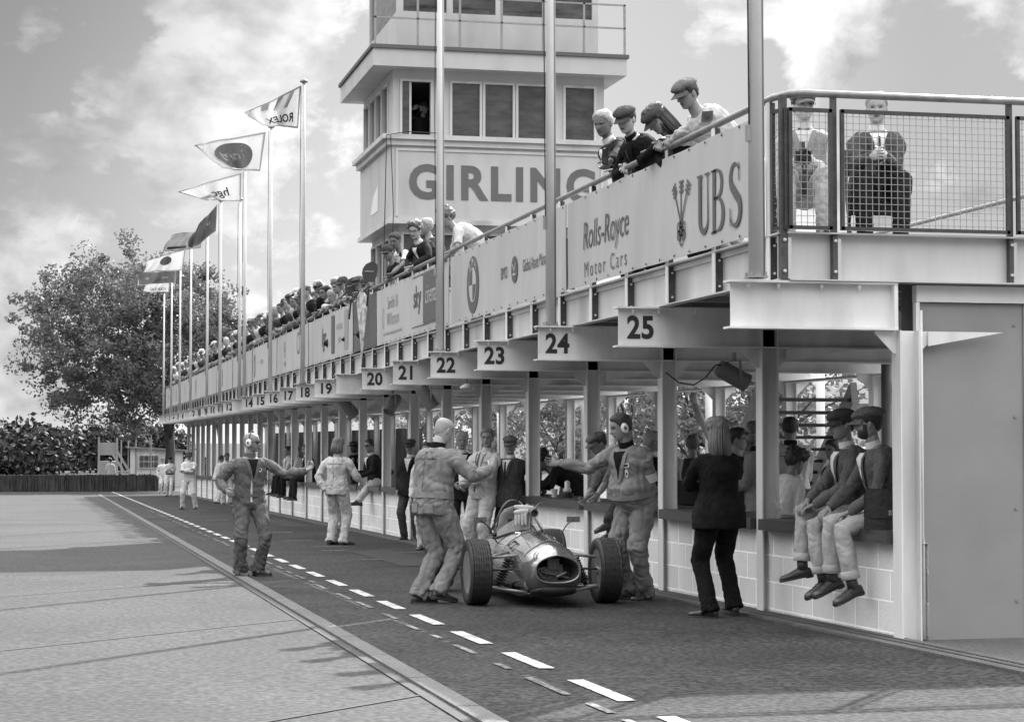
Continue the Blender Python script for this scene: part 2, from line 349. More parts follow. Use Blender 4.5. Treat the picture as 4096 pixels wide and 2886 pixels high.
PEOPLE = []
def person(label, loc, face=0, H=1.78, lod=1, group=None, skin=None, hair='short', hairm=None, hat=None, hatm=None, top='coverall', topm=None, botm=None,
           shoem=None, fat=1., extras=(), sleeves='long', name='person', cat='person', **ps):
    """loc ground point under the body; face = compass angle of the direction looked at (0 along the lane, 90 to the pits)"""
    k = H/1.78; loc = V(loc); rz = -R(face); Rm = Matrix.Rotation(rz, 3, 'Z'); Ri = Rm.transposed()
    W2L = lambda p: Ri @ (V(p)-loc) / k
    skin = skin or SKIN; hairm = hairm or HAIRD; vox = (.0082, .0135, .022)[lod]
    pel = W2L(ps['wpel']) if 'wpel' in ps else V(ps.get('pel', (0, 0, .94)))
    lean, side, tw = R(ps.get('lean', 2)), R(ps.get('side', 0)), R(ps.get('twist', 0))
    bend = R(ps.get('bend', 0))
    def spine(l): return Matrix.Rotation(-l, 3, 'X') @ (Matrix.Rotation(side, 3, 'Y') @ V((0,0,1)))
    d1, d2 = spine(lean), spine(lean+bend); mid = pel+d1*.26; N0 = mid+d2*.265
    RX0 = V((1,0,0)); RXT = (Matrix.Rotation(-tw, 3, 'Z') @ V((1,0,0))); RXT = (RXT-d2*RXT.dot(d2)).normalized(); FT = d2.cross(RXT)
    def fr(s):
        if s < .26: c = pel+d1*s; u = d1
        else: c = mid+d2*(s-.26); u = d2
        t = min(max(s/.45, 0), 1); x = RX0.lerp(RXT, t); x = (x-u*x.dot(u)).normalized(); return c, x, u.cross(x)
    sh = N0-d2*.072; SR, SL = sh+RXT*.182*fat**.3, sh-RXT*.182*fat**.3
    hy, hp, hr = R(ps.get('hyaw', 0)), R(ps.get('hpitch', 5)), R(ps.get('hroll', 0))
    HM = Matrix.Rotation(-tw-hy, 3, 'Z') @ Matrix.Rotation(-hp, 3, 'X') @ Matrix.Rotation(hr, 3, 'Y')
    hx, hf, hu = HM @ V((1,0,0)), HM @ V((0,1,0)), HM @ V((0,0,1))
    nd_ = (d2*.6+hu*.6+V((0,0,.2))).normalized(); HC = N0+nd_*.088+hu*.082+hf*.012
    arms = {}
    for s_, S_, key in ((1, SR, 'R'), (-1, SL, 'L')):
        if 'w'+key+'H' in ps: t = W2L(ps['w'+key+'H'])
        else: t = V(ps.get(key+'H', (S_.x+s_*.07, S_.y+.05, S_.z-.54)))
        e, t = ik(S_, t, .30, .27, ps.get(key+'E', (s_*.4, -1, -.15))); arms[key] = (S_, e, t, s_)
    legs = {}
    for s_, key in ((1, 'R'), (-1, 'L')):
        hip = pel+V((s_*.092, 0, -.03)); ft = W2L(ps['w'+key+'F']) if 'w'+key+'F' in ps else V(ps.get(key+'F', (s_*.12, 0, 0)))
        fy, fp = R(ps.get(key+'y', s_*10)), R(ps.get(key+'p', 0))
        FM = Matrix.Rotation(-fy, 3, 'Z') @ Matrix.Rotation(-fp, 3, 'X'); ank = ft+FM @ V((0, 0, .09))
        kn, ank = ik(hip, ank, .44, .43, ps.get(key+'K', (s_*.15, 1, .1))); legs[key] = (hip, kn, ank, FM)
    F2 = math.sqrt(fat); belly = ps.get('belly', 0)
    def torso(mb, infl, s0=-.11, s1=.53, flare=0, n=18):
        ss = [-.16, -.11, -.03, .06, .16, .25, .34, .42, .475, .51, .535]; rx = [.150,.155,.170,.163,.156,.163,.176,.182,.155,.105,.065]; ry = [.100,.112,.126,.120,.114,.118,.124,.116,.098,.075,.06]
        if ps.get('female'): rx = [.160,.168,.180,.165,.140,.142,.155,.160,.135,.085,.055]; ry = [.115,.125,.130,.115,.102,.115,.132,.112,.088,.07,.055]
        C, X_, Y_, A_, B_ = [], [], [], [], []
        for s, a, b in zip(ss, rx, ry):
            if s < s0-.001 or s > s1+.001: continue
            c, x, y = fr(s); bb = belly*math.exp(-((s-.12)/.11)**2); e = infl*(.4 if s > .5 else 1)+flare*max(0, (.15-s)/.3)
            C.append(c+y*bb*.6); X_.append(x); Y_.append(y); A_.append(a*F2+e+bb*.3); B_.append(b*F2+e+bb*.6)
        mb.rings(C, X_, Y_, A_, B_, n, pw=.9)
    def limb(mb, pts, rs, n=14):
        d0 = (V(pts[0])-V(pts[1])).normalized(); mb.tube([V(pts[0])+d0*rs[0]*.7]+list(pts), [rs[0]*.6]+list(rs), n)
    def arm(mb, key, r0, r1, r2, r3, frac=1., cuff=0):
        S_, e, t, s_ = arms[key]; a = S_+(sh-S_)*.25+d2*.012
        if frac <= .5: e2 = S_.lerp(e, frac*2); limb(mb, [a, S_.lerp(e,.2), S_.lerp(e2,.6), e2], [r0*.92, r0, r1*1.05, r1*1.12]); return
        t2 = e.lerp(t, (frac-.5)*2)
        limb(mb, [a, S_.lerp(e,.25), S_.lerp(e,.6), e, e.lerp(t2,.35), e.lerp(t2,.75), t2], [r0*.80, r0*.96, r1, r1*.96, r2*1.06, r2, r3])
    def leg(mb, key, r0, r1, r2, r3, bot=.0, cut=1.):
        hip, kn, ank, FM = legs[key]; a = ank+(ank-kn).normalized()*bot
        if cut < 1: a = kn.lerp(ank, cut)
        limb(mb, [hip+V((0,0,.03)), hip.lerp(kn,.3), hip.lerp(kn,.65), kn, kn.lerp(a,.35), kn.lerp(a,.75), a], [r0*.95, r0, r1*1.08, r1, r2*1.04, r2, r3])
    # ---- body: one mesh of core, head, neck and hands
    core = MB(); torso(core, -.022)
    bare = sleeves != 'long'
    for q in 'RL':
        arm(core, q, .048, .042, .040, .027) ; leg(core, q, .078, .055, .048, .036)
    core.tube([N0-d2*.06, N0+nd_*.03, HC-hu*.05-hf*.012], [.062*F2,.056*F2,.055*F2], 12)
    cm = remesh(core, .013 if (bare and lod < 2) else .026, 3); cv, _ = co_no(cm); verts = [tuple(p) for p in cv]; faces = [tuple(p.vertices) for p in cm.polygons]; mi = [0]*len(faces)
    nr, na = ((40, 52), (30, 40), (16, 22))[lod]
    U, Vv, W_, TH = head_grid(nr, na)
    hs = ps.get('hs', 1.0)
    def H2L(u, v, w): return HC+(hx*u+hf*v+hu*w)*hs
    hvs = np.array(HC)+hs*(U[...,None]*np.array(hx)+Vv[...,None]*np.array(hf)+W_[...,None]*np.array(hu))
    o = len(verts); verts += [tuple(p) for p in hvs.reshape(-1,3)]
    for f in grid_faces(nr, na):
        faces.append(tuple(i+o for i in f)); m = 0
        if len(f) == 4:
            idx = list(f); u = U.flat[idx[0]]*.5+U.flat[idx[2]]*.5; ww = W_.flat[idx[0]]*.5+W_.flat[idx[2]]*.5; fc = math.cos(TH.flat[idx[0]])
            if fc > .5:
                if abs(abs(u)-.031) < .0125 and abs(ww-.012) < .0052: m = 1
                elif abs(abs(u)-.032) < .018 and abs(ww-.031) < .0045: m = 3
                elif abs(u) < .022 and abs(ww+.058) < .0055: m = 2
        mi.append(m)
    xb = MB()
    for s_ in (1, -1):
        E = Matrix((hx, hf, hu)).transposed() @ Matrix.Rotation(.35*s_, 3, 'Z') @ Matrix.Rotation(.15, 3, 'X')
        xb.ell(H2L(s_*.079, -.008, -.004), (.008, .021, .031), 10, 6, E)
        key = 'R' if s_ > 0 else 'L'; S_, e, t, _ = arms[key]; fd = (t-e).normalized()
        hd = Ri @ V(ps['w'+key+'d']) if 'w'+key+'d' in ps else V(ps.get(key+'d', fd)); hn = ps.get(key+'n', V((-s_, .25, 0)))
        hand(xb, t, hd, hn, s_, ps.get(key+'c', ps.get('curl', .55)), n=6 if lod < 2 else 4, sz=ps.get('hsz', 1.0))
        xb.tube([e.lerp(t, .75), t+fd*.005], [.031, .027], 8)
    o = len(verts); verts += xb.v; faces += [tuple(i+o for i in f) for f in xb.f]; mi += [0]*len(xb.f)
    me = bpy.data.meshes.new(name); me.from_pydata([tuple(V(p)*k) for p in verts], [], faces)
    for m in (skin, EYE, LIP, hairm): me.materials.append(m)
    me.polygons.foreach_set('material_index', mi); me.polygons.foreach_set('use_smooth', [True]*len(faces)); me.update(); fixn(me)
    root = link(name, me, None, loc, rz); tag(root, label, cat, group)
    bpy.data.meshes.remove(cm)
    info = dict(root=root, bvh=None, k=k, H2L=H2L, hx=hx, hf=hf, hu=hu, FT=FT, RXT=RXT, d2=d2, fr=fr, arms=arms, legs=legs, N0=N0, HC=HC, W=lambda p: loc+Rm@(V(p)*k), D=lambda d: Rm@V(d), face=face)
    seed = len(PEOPLE)+1; PEOPLE.append(info)
    jts = []
    for q in 'RL':
        S_, e, t, s_ = arms[q]; jts += [(e, .10, .9), (S_-V((0,0,.06)), .12, .5), (t, .09, .6)]
        hip, kn, ank, _ = legs[q]; jts += [(kn, .13, .8), (ank, .13, 1.0), (hip, .14, .6)]
    jts += [(fr(.08)[0], .17, .7)]
    def garment(nm, fn, mat, A, smooth=6, bv=None, rem=None):
        mb = MB(); fn(mb); m = remesh(mb, vox if rem is None else rem, smooth)
        if lod < 2 or A > .012: folds(m, jts, A, seed)
        p, _ = co_no(m); bvh = BVHTree.FromPolygons([V(x) for x in p], [tuple(f.vertices) for f in m.polygons])
        m.vertices.foreach_set('co', (p*k).ravel()); m.materials.append(mat); m.polygons.foreach_set('use_smooth', [True]*len(m.polygons)); m.update()
        ob = link(nm, m, root); return ob, bvh
    # ---- clothes
    bvh = None; fA = ps.get('foldA', 1.)
    def legs_fn(mb, lo=1., bell=1., cut=1.):
        for q in 'RL': leg(mb, q, .098*F2*lo, .078*F2*lo, .070*lo, .066*lo*bell, .045, cut)
    if top == 'coverall':
        def fn(mb):
            torso(mb, .022)
            for q in 'RL': arm(mb, q, .072*F2, .063, .056, .042)
            legs_fn(mb, 1.06, 1.18)
        _, bvh = garment('coverall', fn, topm or C_COV, .018*fA)
        cb = MB(); c, x, y = fr(.525); cb.rings([c-d2*.012, c+d2*.02, c+d2*.045], [x]*3, [y]*3, [.078,.072,.070], [.072,.068,.068], 16, caps=False)
        me2 = cb.mesh('collar'); 
        co = cb.build('collar', ps.get('collarm', topm or C_COV), root, smooth=True); sc_ = co.data; [setattr(v, 'co', v.co*k) for v in sc_.vertices]
    else:
        hem = {'jacket': -.16, 'waistcoat': -.03, 'shirt': -.02, 'sweater': -.06, 'longcoat': -.16, 'blouse': -.04}[top]
        infl = {'jacket': .030, 'waistcoat': .020, 'shirt': .016, 'sweater': .026, 'longcoat': .034, 'blouse': .03}[top]
        bm = botm or C_SUIT
        if not ps.get('nolegs'):
            def fnb(mb): torso(mb, .008, -.11, .10); legs_fn(mb, ps.get('trl', 1.), ps.get('bell', .95), ps.get('cut', 1.))
            garment('trousers', fnb, bm, .013*fA)
        if top == 'waistcoat':
            def fns(mb):
                torso(mb, .012, -.03)
                for q in 'RL': arm(mb, q, .066, .056, .048, .036, 1. if sleeves == 'long' else .45)
            garment('shirt', fns, ps.get('shirtm', C_SHIRT), .009*fA)
        def fnt(mb):
            torso(mb, infl, hem, flare=.05 if top in ('jacket', 'longcoat') else .0)
            if top != 'waistcoat':
                fr_ = 1. if sleeves == 'long' else (.45 if sleeves == 'short' else .72)
                for q in 'RL': arm(mb, q, .063*F2, .057, .050, .042, fr_)
        _, bvh = garment('jacket' if top in ('jacket', 'longcoat') else top, fnt, topm or C_SUIT, (.014 if top != 'waistcoat' else .005)*fA)
    info['bvh'] = bvh
    def patch(nm, s, u, w_, h, mat, shape=None, nx=4, ny=6, off=.006, dirn=1, back=False, tilt=0., smoothing=False):
        c, x, y = fr(s); y = -y if back else y; up = (d2 if s > .26 else d1); vs, idx, fs = [], {}, []
        for j in range(ny+1):
            for i in range(nx+1):
                tt = j/ny; uu = (i/nx-.5)*2; hw = w_/2*(shape(tt) if shape else 1); px_ = u+uu*hw+(tilt*tt); P = c+x*px_-up*tt*h+y*.5
                hit = bvh.ray_cast(P, -y) if bvh else (None,)
                if hit[0] is not None and (P-hit[0]).length < .48: idx[i, j] = len(vs); vs.append((hit[0]+y*off)*k)
        for j in range(ny):
            for i in range(nx):
                q = [idx.get(t) for t in ((i,j),(i+1,j),(i+1,j+1),(i,j+1))]
                if None not in q: fs.append(tuple(q))
        if not fs: return None
        me_ = pts_mesh(vs, fs); me_.materials.append(mat)
        me_.polygons.foreach_set('use_smooth', [True]*len(fs)); return link(nm, me_, root)
    info['patch'] = patch
    ex = set(extras)
    if 'shirt_tie' in ex or 'open_shirt' in ex or 'bow' in ex:
        patch('shirt_front', .50, 0, .15, .26, ps.get('shirtm', C_SHIRT), lambda t: (1-t)**.8+.02, 6, 8, .012)
        if 'open_shirt' not in ex and 'bow' not in ex: patch('tie', .475, 0, .034, .24, ps.get('tiem', C_TIE), lambda t: .6+.5*t, 2, 8, .018)
        for s_ in (1, -1):
            patch('lapel', .50, s_*.085, .05, .27, topm or C_SUIT, lambda t: .55+.6*math.sin(min(t*2.2, 1)*1.57)*(1-t), 3, 8, .017, tilt=-s_*.075)
        cb = MB(); c, x, y = fr(.525); cb.rings([(c-d2*.01)*k, (c+d2*.04)*k], [x]*2, [y]*2, [.068*k,.062*k], [.066*k,.06*k], 14, caps=False); cb.build('shirt_collar', ps.get('shirtm', C_SHIRT), root, smooth=True)
    if 'bow' in ex:
        b = MB(); c = fr(.50)[0]+FT*.085
        for s_ in (1, -1): b.rings([V(c)*k, (c+RXT*s_*.045)*k], [d2]*2, [FT]*2, [.008*k, .022*k], [.008*k, .010*k], 8)
        b.build('bow_tie', C_TIE, root)
    if 'zip' in ex: patch('zip_strip', .50, ps.get('zipu', .02), .022, .52, ps.get('zipm', C_WHITE), None, 1, 14, .008)
    if top == 'coverall' and lod == 0:
        SM = ps.get('seamm') or cloth('cotton_seam', .145)
        patch('back_seam', .47, 0, .009, .40, SM, None, 1, 14, .004, back=True); patch('yoke_seam', .40, 0, .27, .010, SM, None, 16, 1, .004, back=True)
        for s_ in (1, -1): patch('pocket', .005, s_*.085, .095, .10, topm or C_COV, None, 4, 4, .009, back=True); patch('pocket_edge', .005, s_*.085, .095, .009, SM, None, 5, 1, .012, back=True); patch('pocket_flap', .375, s_*.09, .085, .012, SM, None, 4, 1, .008)
    if 'badge' in ex:
        patch('badge', .40, ps.get('badgeu', -.085), .05, .055, C_WHITE, lambda t: max(.2, math.sin(.3+t*2.5)), 4, 5, .009)
        patch('badge_mark', .392, ps.get('badgeu', -.085), .022, .03, INK, None, 2, 2, .013)
    if 'badges' in ex:
        patch('badge', .40, ps.get('badgeu', -.09), .065, .04, C_SHIRT, None, 3, 3, .009); patch('badge_mark', .393, ps.get('badgeu', -.09), .045, .02, INK, None, 2, 2, .013)
        patch('badge', .345, ps.get('badgeu', -.09), .038, .075, C_SHIRT, lambda t: max(.2, math.sin(.25+t*2.6)), 3, 6, .009); patch('badge_mark', .32, ps.get('badgeu', -.09), .016, .03, INK, None, 2, 2, .013)
    if 'belt' in ex:
        b = MB(); c, x, y = fr(.07); n = 24; r = [bvh.ray_cast(c+(x*math.cos(a)+y*math.sin(a))*.6, -(x*math.cos(a)+y*math.sin(a))) for a in np.linspace(0, 2*math.pi, n, endpoint=False)]
        pts = [(h[0] if h[0] is not None else c) for h in r]; cen = c
        vs = []; 
        for p in pts:
            q = (p-cen).normalized()*.010
            vs += [(p+q+d1*.026)*k, (p+q-d1*.026)*k]
        me_ = pts_mesh(vs, [(2*i, 2*i+1, (2*i+3) % (2*n), (2*i+2) % (2*n)) for i in range(n)]); me_.materials.append(ps.get('beltm', topm or C_COV)); me_.polygons.foreach_set('use_smooth', [True]*n); link('belt', me_, root)
    # ---- shoes
    if not ps.get('nolegs'):
        for q in 'RL':
            hip, kn, ank, FM = legs[q]; b = MB(); z = FM @ V((0,0,1)); y = FM @ V((0,1,0)); x = FM @ V((1,0,0)); base = ank-z*.09
            ys = [-.075,-.068,-.04,0,.05,.10,.15,.182,.198]; hh = [.045,.068,.080,.088,.076,.060,.052,.046,.028]; ww = [.022,.034,.037,.036,.038,.046,.048,.041,.026]
            b.rings([(base+y*(yy+.005)+z*(h/2))*k for yy, h in zip(ys, hh)], [x]*9, [z]*9, [a*k for a in ww], [h/2*k for h in hh], 14, pw=.75)
            b.tube([(ank-z*.03)*k, (ank+(kn-ank).normalized()*.06)*k], [.045*k, .044*k], 10)
            so = b.build('shoe', shoem or SHOE, root, smooth=True)
            s3 = MB(); [s3.tube([(base+y*yy+x*sx_*.018+z*(hz_))*k, (base+y*(yy+.006)-x*sx_*.018+z*(hz_))*k], .0035*k, 5) for yy, hz_, sx_ in ((.045,.082,1),(.062,.076,-1),(.079,.070,1),(.096,.064,-1))]; s3.build('laces', INKL if ps.get('lace') else BLK, so)
            s3 = MB(); s3.rings([(base-y*.045+z*zz)*k for zz in (-.012,.012)], [x]*2, [y]*2, [.037*k]*2, [.034*k]*2, 12); s3.build('heel', BLK, so)
            s2 = MB(); s2.rings([(base+y*(yy+.005)+z*.006)*k for yy in ys], [x]*9, [z]*9, [(a+.004)*k for a in ww], [.010*k]*9, 12, pw=.7); s2.build('sole', ps.get('solem', BLK), so, smooth=True)
    # ---- hair and hats
    def hline(T): return np.interp(abs(T), [0, .6, 1.05, 1.4, 1.8, 2.3, 3.2], [.082, .080, .05, .005, .012, -.05, -.068])
    hnr, hna = ((30, 44), (24, 34), (14, 20))[lod]
    def hairshell(nm, th, mat, extra=None, noise=.4, flat=None):
        def off(T, W):
            v = np.clip((W-hline(T))/.022, -1, 1) if flat is None else flat(T, W)
            nz = vnoise(np.stack([T.ravel()*5+40, W.ravel()*60+40, T.ravel()*0+seed], 1)).reshape(T.shape)
            return np.where(v > 0, th*v*(1-noise+2*noise*nz), -.012)
        U2, V2, W2, T2 = head_grid(hnr, hna, off, face=False)
        P = (np.array(HC)+hs*(U2[...,None]*np.array(hx)+V2[...,None]*np.array(hf)+W2[...,None]*np.array(hu)))*k
        vs = [tuple(p) for p in P.reshape(-1,3)]; fs = grid_faces(hnr, hna)
        if extra: mb2 = MB(); extra(mb2); o2 = len(vs); vs += [tuple(V(p)*k) for p in mb2.v]; fs += [tuple(i+o2 for i in f) for f in mb2.f]
        me_ = pts_mesh(vs, fs); me_.materials.append(mat); me_.polygons.foreach_set('use_smooth', [True]*len(fs)); fixn(me_); return link(nm, me_, root)
    if hair == 'short': hairshell('hair', .013, hairm)
    elif hair == 'shaven': hairshell('hair', .0025, hairm, noise=0., flat=lambda T, W: np.where((abs(T) > 1.15) & (W < .075) & (W > hline(T)), .7, -1))
    elif hair == 'curly': hairshell('hair', .034, hairm, noise=.75)
    elif hair == 'ring': hairshell('hair', .007, hairm, flat=lambda T, W: np.where((abs(T) > 1.2) & (W < .06) & (W > hline(T)), np.clip((W-hline(T))/.02, 0, 1), -1))
    elif hair in ('bob', 'long'):
        lo = -.115 if hair == 'bob' else -.27
        def ext(mb2):
            hs_ = np.linspace(.05, lo, 9); rn = random.Random(seed)
            mb2.rings([H2L(0, -.030-.02*(i/8), w_) for i, w_ in enumerate(hs_)], [hx]*9, [hf]*9, [.088*(1-.0*i)+.018*math.sin(i/8*2.6) for i in range(9)], [.078+.01*math.sin(i/8*3) - (.03*(i/8) if hair == 'long' else .01*i/8) for i in range(9)], 20)
            for i in range(46):
                a = rn.uniform(-2.6, 2.6)+math.pi; rr = .098; p0 = H2L(math.sin(a)*.082, -.03+math.cos(a)*.09, rn.uniform(.02,.07)); l_ = lo*rn.uniform(.8,1.1)
                mb2.tube([p0, H2L(math.sin(a)*.100, -.035+math.cos(a)*.09, l_*.45), H2L(math.sin(a)*.104, -.05+math.cos(a)*.07, l_)], [.009,.010,.004], 5)
        hairshell('hair', .02, hairm, ext)
    if 'beard' in ex:
        hairshell('beard', .008, hairm, flat=lambda T, W: np.where((W < -.035-.0*T) & (abs(T) < 1.5) & (W > -.118), np.clip((-.035-W)/.02, 0, 1), np.where((abs(abs(T)-1.35) < .2) & (W < 0), .5, -1)))
    if 'moustache' in ex:
        b = MB(); b.tube([H2L(-.028,.093,-.05)*k, H2L(0,.103,-.044)*k, H2L(.028,.093,-.05)*k], [.003*k,.006*k,.003*k], 6); b.build('moustache', hairm, root)
    if hat == 'flat' or hat == 'baker':
        b = MB(); nn = 26; z_ = [(.046,.084,.100,.108,0),(.058,.087,.108,.112,.002),(.072,.104,.128,.122,.006),(.090,.108,.134,.124,.008),(.110,.094,.118,.108,.004),(.128,.066,.086,.074,.0),(.138,.02,.03,.024,0)]
        if hat == 'baker': z_ = [(a, b_*1.1 if a > .06 else b_, c_*1.04, d_*1.1 if a > .06 else d_, e_) for a, b_, c_, d_, e_ in z_]
        vs = []
        for w_, a, f_, b_, _ in z_:
            for j in range(nn):
                T = 2*math.pi*j/nn; c_ = math.cos(T); s_ = math.sin(T); v = (f_ if c_ > 0 else b_)*c_; vs.append(H2L(a*s_, v, w_-.16*max(0, v-.04)+.02*max(0,-v)*4*.0+.004*math.sin(5*T+seed))*k)
        b.add(vs, grid_faces(len(z_), nn))
        vs = []
        for r_ in range(4):
            for j in range(13):
                T = -1.15+2.3*j/12; rr = .094+.022*r_*math.cos(T*1.2)**.5; vs.append(H2L(math.sin(T)*min(rr, .10)*.90, math.cos(T)*rr*1.06, .050-.012*r_-.02*abs(T)*.3)*k)
        o2 = len(b.v); vs2 = [V(p)-hu*.006*k for p in vs]
        fsb = [(r_*13+j, r_*13+j+1, (r_+1)*13+j+1, (r_+1)*13+j) for r_ in range(3) for j in range(12)]
        b.add(vs, fsb); b.add(vs2, [f[::-1] for f in fsb]); edge = [i for i in range(13)] + [r_*13+12 for r_ in range(1,4)] + [39+j for j in range(11,-1,-1)] + [r_*13 for r_ in (2,1)]
        b.add([p for p in vs]+[p for p in vs2], [(edge[i], edge[(i+1) % len(edge)], edge[(i+1) % len(edge)]+52, edge[i]+52) for i in range(len(edge))])
        b.build('flat_cap', hatm or C_CAP, root, smooth=True)
    elif hat in ('brim', 'ballcap', 'helmet'):
        b = MB(); crown = [(.035,.088,.106,.112),(.06,.089,.108,.113),(.09,.082,.100,.104),(.118,.066,.084,.086),(.136,.036,.05,.05),(.141,.004,.006,.006)]
        if hat == 'brim': crown = [(.04,.086,.106,.110),(.075,.083,.100,.104),(.12,.078,.094,.098),(.140,.066,.08,.084),(.143,.004,.006,.006)]
        vs = []; nn = 24
        for w_, a, f_, b_ in crown:
            for j in range(nn):
                T = 2*math.pi*j/nn; c_ = math.cos(T); vs.append(H2L(a*math.sin(T), (f_ if c_ > 0 else b_)*c_, w_)*k)
        b.add(vs, grid_faces(len(crown), nn))
        if hat == 'brim':
            vs = []
            for rr, dz in ((.98,0),(1.32,-.002),(1.62,.006),(1.62,.010),(1.3,.004),(.98,.006)):
                for j in range(nn): T = 2*math.pi*j/nn; vs.append(H2L(.086*rr*math.sin(T), .108*(.2+.8*rr)*math.cos(T), .046+dz)*k)
            b.add(vs, grid_faces(6, nn)[:-2])
        elif hat == 'ballcap':
            vs = [H2L(math.sin(T)*.08, .09+dv*math.cos(T), .043-dv*.25+dz)*k for dz in (0, .006) for dv in (.0, .04, .085) for T in np.linspace(-1.3, 1.3, 11)]
            fsb = [(r_*11+j, r_*11+j+1, (r_+1)*11+j+1, (r_+1)*11+j) for r_ in (0,1,3,4) for j in range(10)]; b.add(vs, fsb+[(22+j, 23+j, 56+j, 55+j) for j in range(10)])
        b.build({'brim':'brimmed_hat','ballcap':'peaked_cap','helmet':'helmet'}[hat], hatm or C_GREYM, root, smooth=True)
        if hat == 'brim':
            b = MB(); b.rings([H2L(0, -.002, z_)*k for z_ in (.047, .066)], [hx]*2, [hf]*2, [.088*k,.0865*k], [.110*k,.1075*k], 24, caps=False); b.build('hat_band', INK, root, smooth=True)
    if 'muffs' in ex:
        E = Matrix((hx, hf, hu)).transposed()
        for s_ in (1, -1):
            b = MB(); b.rings([H2L(s_*a, -.004, -.002)*k for a in (.074,.082,.100,.112,.116)], [hf]*5, [hu]*5, [.026*k,.034*k,.036*k,.028*k,.012*k], [.038*k,.048*k,.050*k,.040*k,.018*k], 18); e = b.build('ear_cup', M('muff_white', .75, .35), root, smooth=True)
            b = MB(); b.rings([H2L(s_*a, -.004, -.002)*k for a in (.114,.1175)], [hf]*2, [hu]*2, [.013*k,.013*k], [.020*k]*2, 12); b.build('ear_cup_mark', INKG, e)
        b = MB(); b.tube([H2L(math.sin(t)*.096, .0, .02+math.cos(t)*.125)*k for t in np.linspace(-1.5, 1.5, 15)], .008*k, 6, ry=.004*k); b.build('head_band', BLK, root, smooth=True)
        if 'mic' in ex: b = MB(); b.tube([H2L(.095,.02,-.03)*k, H2L(.075,.07,-.07)*k, H2L(.03,.11,-.065)*k], .004*k, 6); b.ell(H2L(.025,.115,-.065)*k, (.012*k,)*3, 8, 5); b.build('microphone', BLK, root, smooth=True)
    if 'sunglasses' in ex or 'glasses' in ex:
        b = MB()
        for s_ in (1, -1):
            if 'sunglasses' in ex: b.rings([H2L(s_*.031, .094, .012)*k, H2L(s_*.031, .0985, .012)*k], [(hx-hf*s_*.35).normalized()]*2, [hu]*2, [.026*k]*2, [.018*k]*2, 12, pw=.8)
            else: b.tube([H2L(s_*.031+.022*math.cos(t), .097-.25*abs(.022*math.cos(t))*0, .012+.017*math.sin(t))*k for t in np.linspace(0, 2*math.pi, 13)], .0022*k, 4, caps=False)
            b.tube([H2L(s_*.054,.090,.015)*k, H2L(s_*.080,.04,.012)*k, H2L(s_*.082,-.01,.008)*k], .0028*k, 4)
        b.tube([H2L(-.012,.104,.016)*k, H2L(.012,.104,.016)*k], .003*k, 4); b.build('sunglasses' if 'sunglasses' in ex else 'glasses', LENS if 'sunglasses' in ex else BLK, root, smooth=True)
    if 'strap' in ex:
        for s_ in (1, -1): patch('neck_strap', .49, s_*.075, .014, .34, C_TIE, None, 1, 10, .012, tilt=-s_*.07)
    if 'scarf' in ex:
        b = MB(); c, x, y = fr(.53); b.tube([(c+x*.085*math.cos(t)+y*.085*math.sin(t)+d2*.012)*k for t in np.linspace(0, 2*math.pi, 14)], .022*k, 8, caps=False); b.build('neckerchief', ps.get('scarfm', C_SHIRT), root, smooth=True)
    if 'armband' in ex:
        S_, e, t, _ = arms['L']; d = (e-S_).normalized(); p = S_.lerp(e, .80); b = MB(); b.rings([(p-d*.04)*k, (p+d*.045)*k], [d.orthogonal().normalized()]*2, [d.cross(d.orthogonal().normalized())]*2, [.077*k]*2, [.077*k]*2, 16, caps=False); b.build('armband', C_WHITE, root, smooth=True)
    return info
# ------------------------------------------------------------------ ground
TARMAC = M('tarmac', .038, .85, spec=.2, var=.3, vs=.9, fine=.6, bs=24, bump=.6, dirt=.4)
CONC = M('pale_asphalt', .033, .9, var=.3, vs=.5, fine=.6, bs=22, dirt=.3, bump=.4)
KERBM = M('kerb_concrete', .12, .85, var=.2, vs=3, fine=.25, bs=60, bump=.3)
JOINT = M('joint_dark', .04, .8, var=.3, vs=5)
ROADP = M('road_paint', .50, .6, var=.3, vs=14, dirt=.75, fine=.3, bs=45)
ROADF = M('road_paint_worn', .13, .8, var=.7, vs=12, dirt=.8, fine=.5, bs=30)
GRASS = M('grass', .035, .95, var=.4, vs=.6, fine=.5, bs=9)
def sheet(name, X0, X1, ys, dz, mat, kind='structure', n=1):
    b = MB()
    for a, c in zip(ys[:-1], ys[1:]): b.add([(X0,a,g(a)+dz),(X1,a,g(a)+dz),(X1,c,g(c)+dz),(X0,c,g(c)+dz)], [(0,1,2,3)])
    return tag(b.build(name, mat), kind=kind)
YS = [-60, 0, 116, 3000]
sheet('ground', -2500, 2500, [-200, 0, 116, 3000], -.012, GRASS)
sheet('paddock_ground', 6.3, 60, [-20, 0, 116], -.006, M('paddock_asphalt', .08, .9, var=.2, vs=.5, fine=.3, bs=30))
sheet('pit_lane', 2.1, 6.30, [-20, 0, 116], 0, TARMAC)
sheet('track_apron', -30, 2.12, [-20, 0, 116], -.002, CONC)
sheet('cross_road', -90, 60, [100.5, 109.5], .004, TARMAC)
b = MB()
y = -6.
while y < 98:
    l_ = min(1.52, 98-y); b.add([(2.15,y,g(y)+.012),(2.28,y,g(y)+.012),(2.28,y+l_-.02,g(y+l_)+.012),(2.15,y+l_-.02,g(y+l_)+.012),(2.15,y,g(y)-.05),(2.28,y,g(y)-.05),(2.28,y+l_-.02,g(y+l_)-.05),(2.15,y+l_-.02,g(y+l_)-.05)], [(0,1,2,3),(0,4,5,1),(1,5,6,2),(3,2,6,7),(0,3,7,4)]); y += 1.52
tag(b.build('kerb_strip', KERBM), kind='structure')
b = MB(); y = -6.
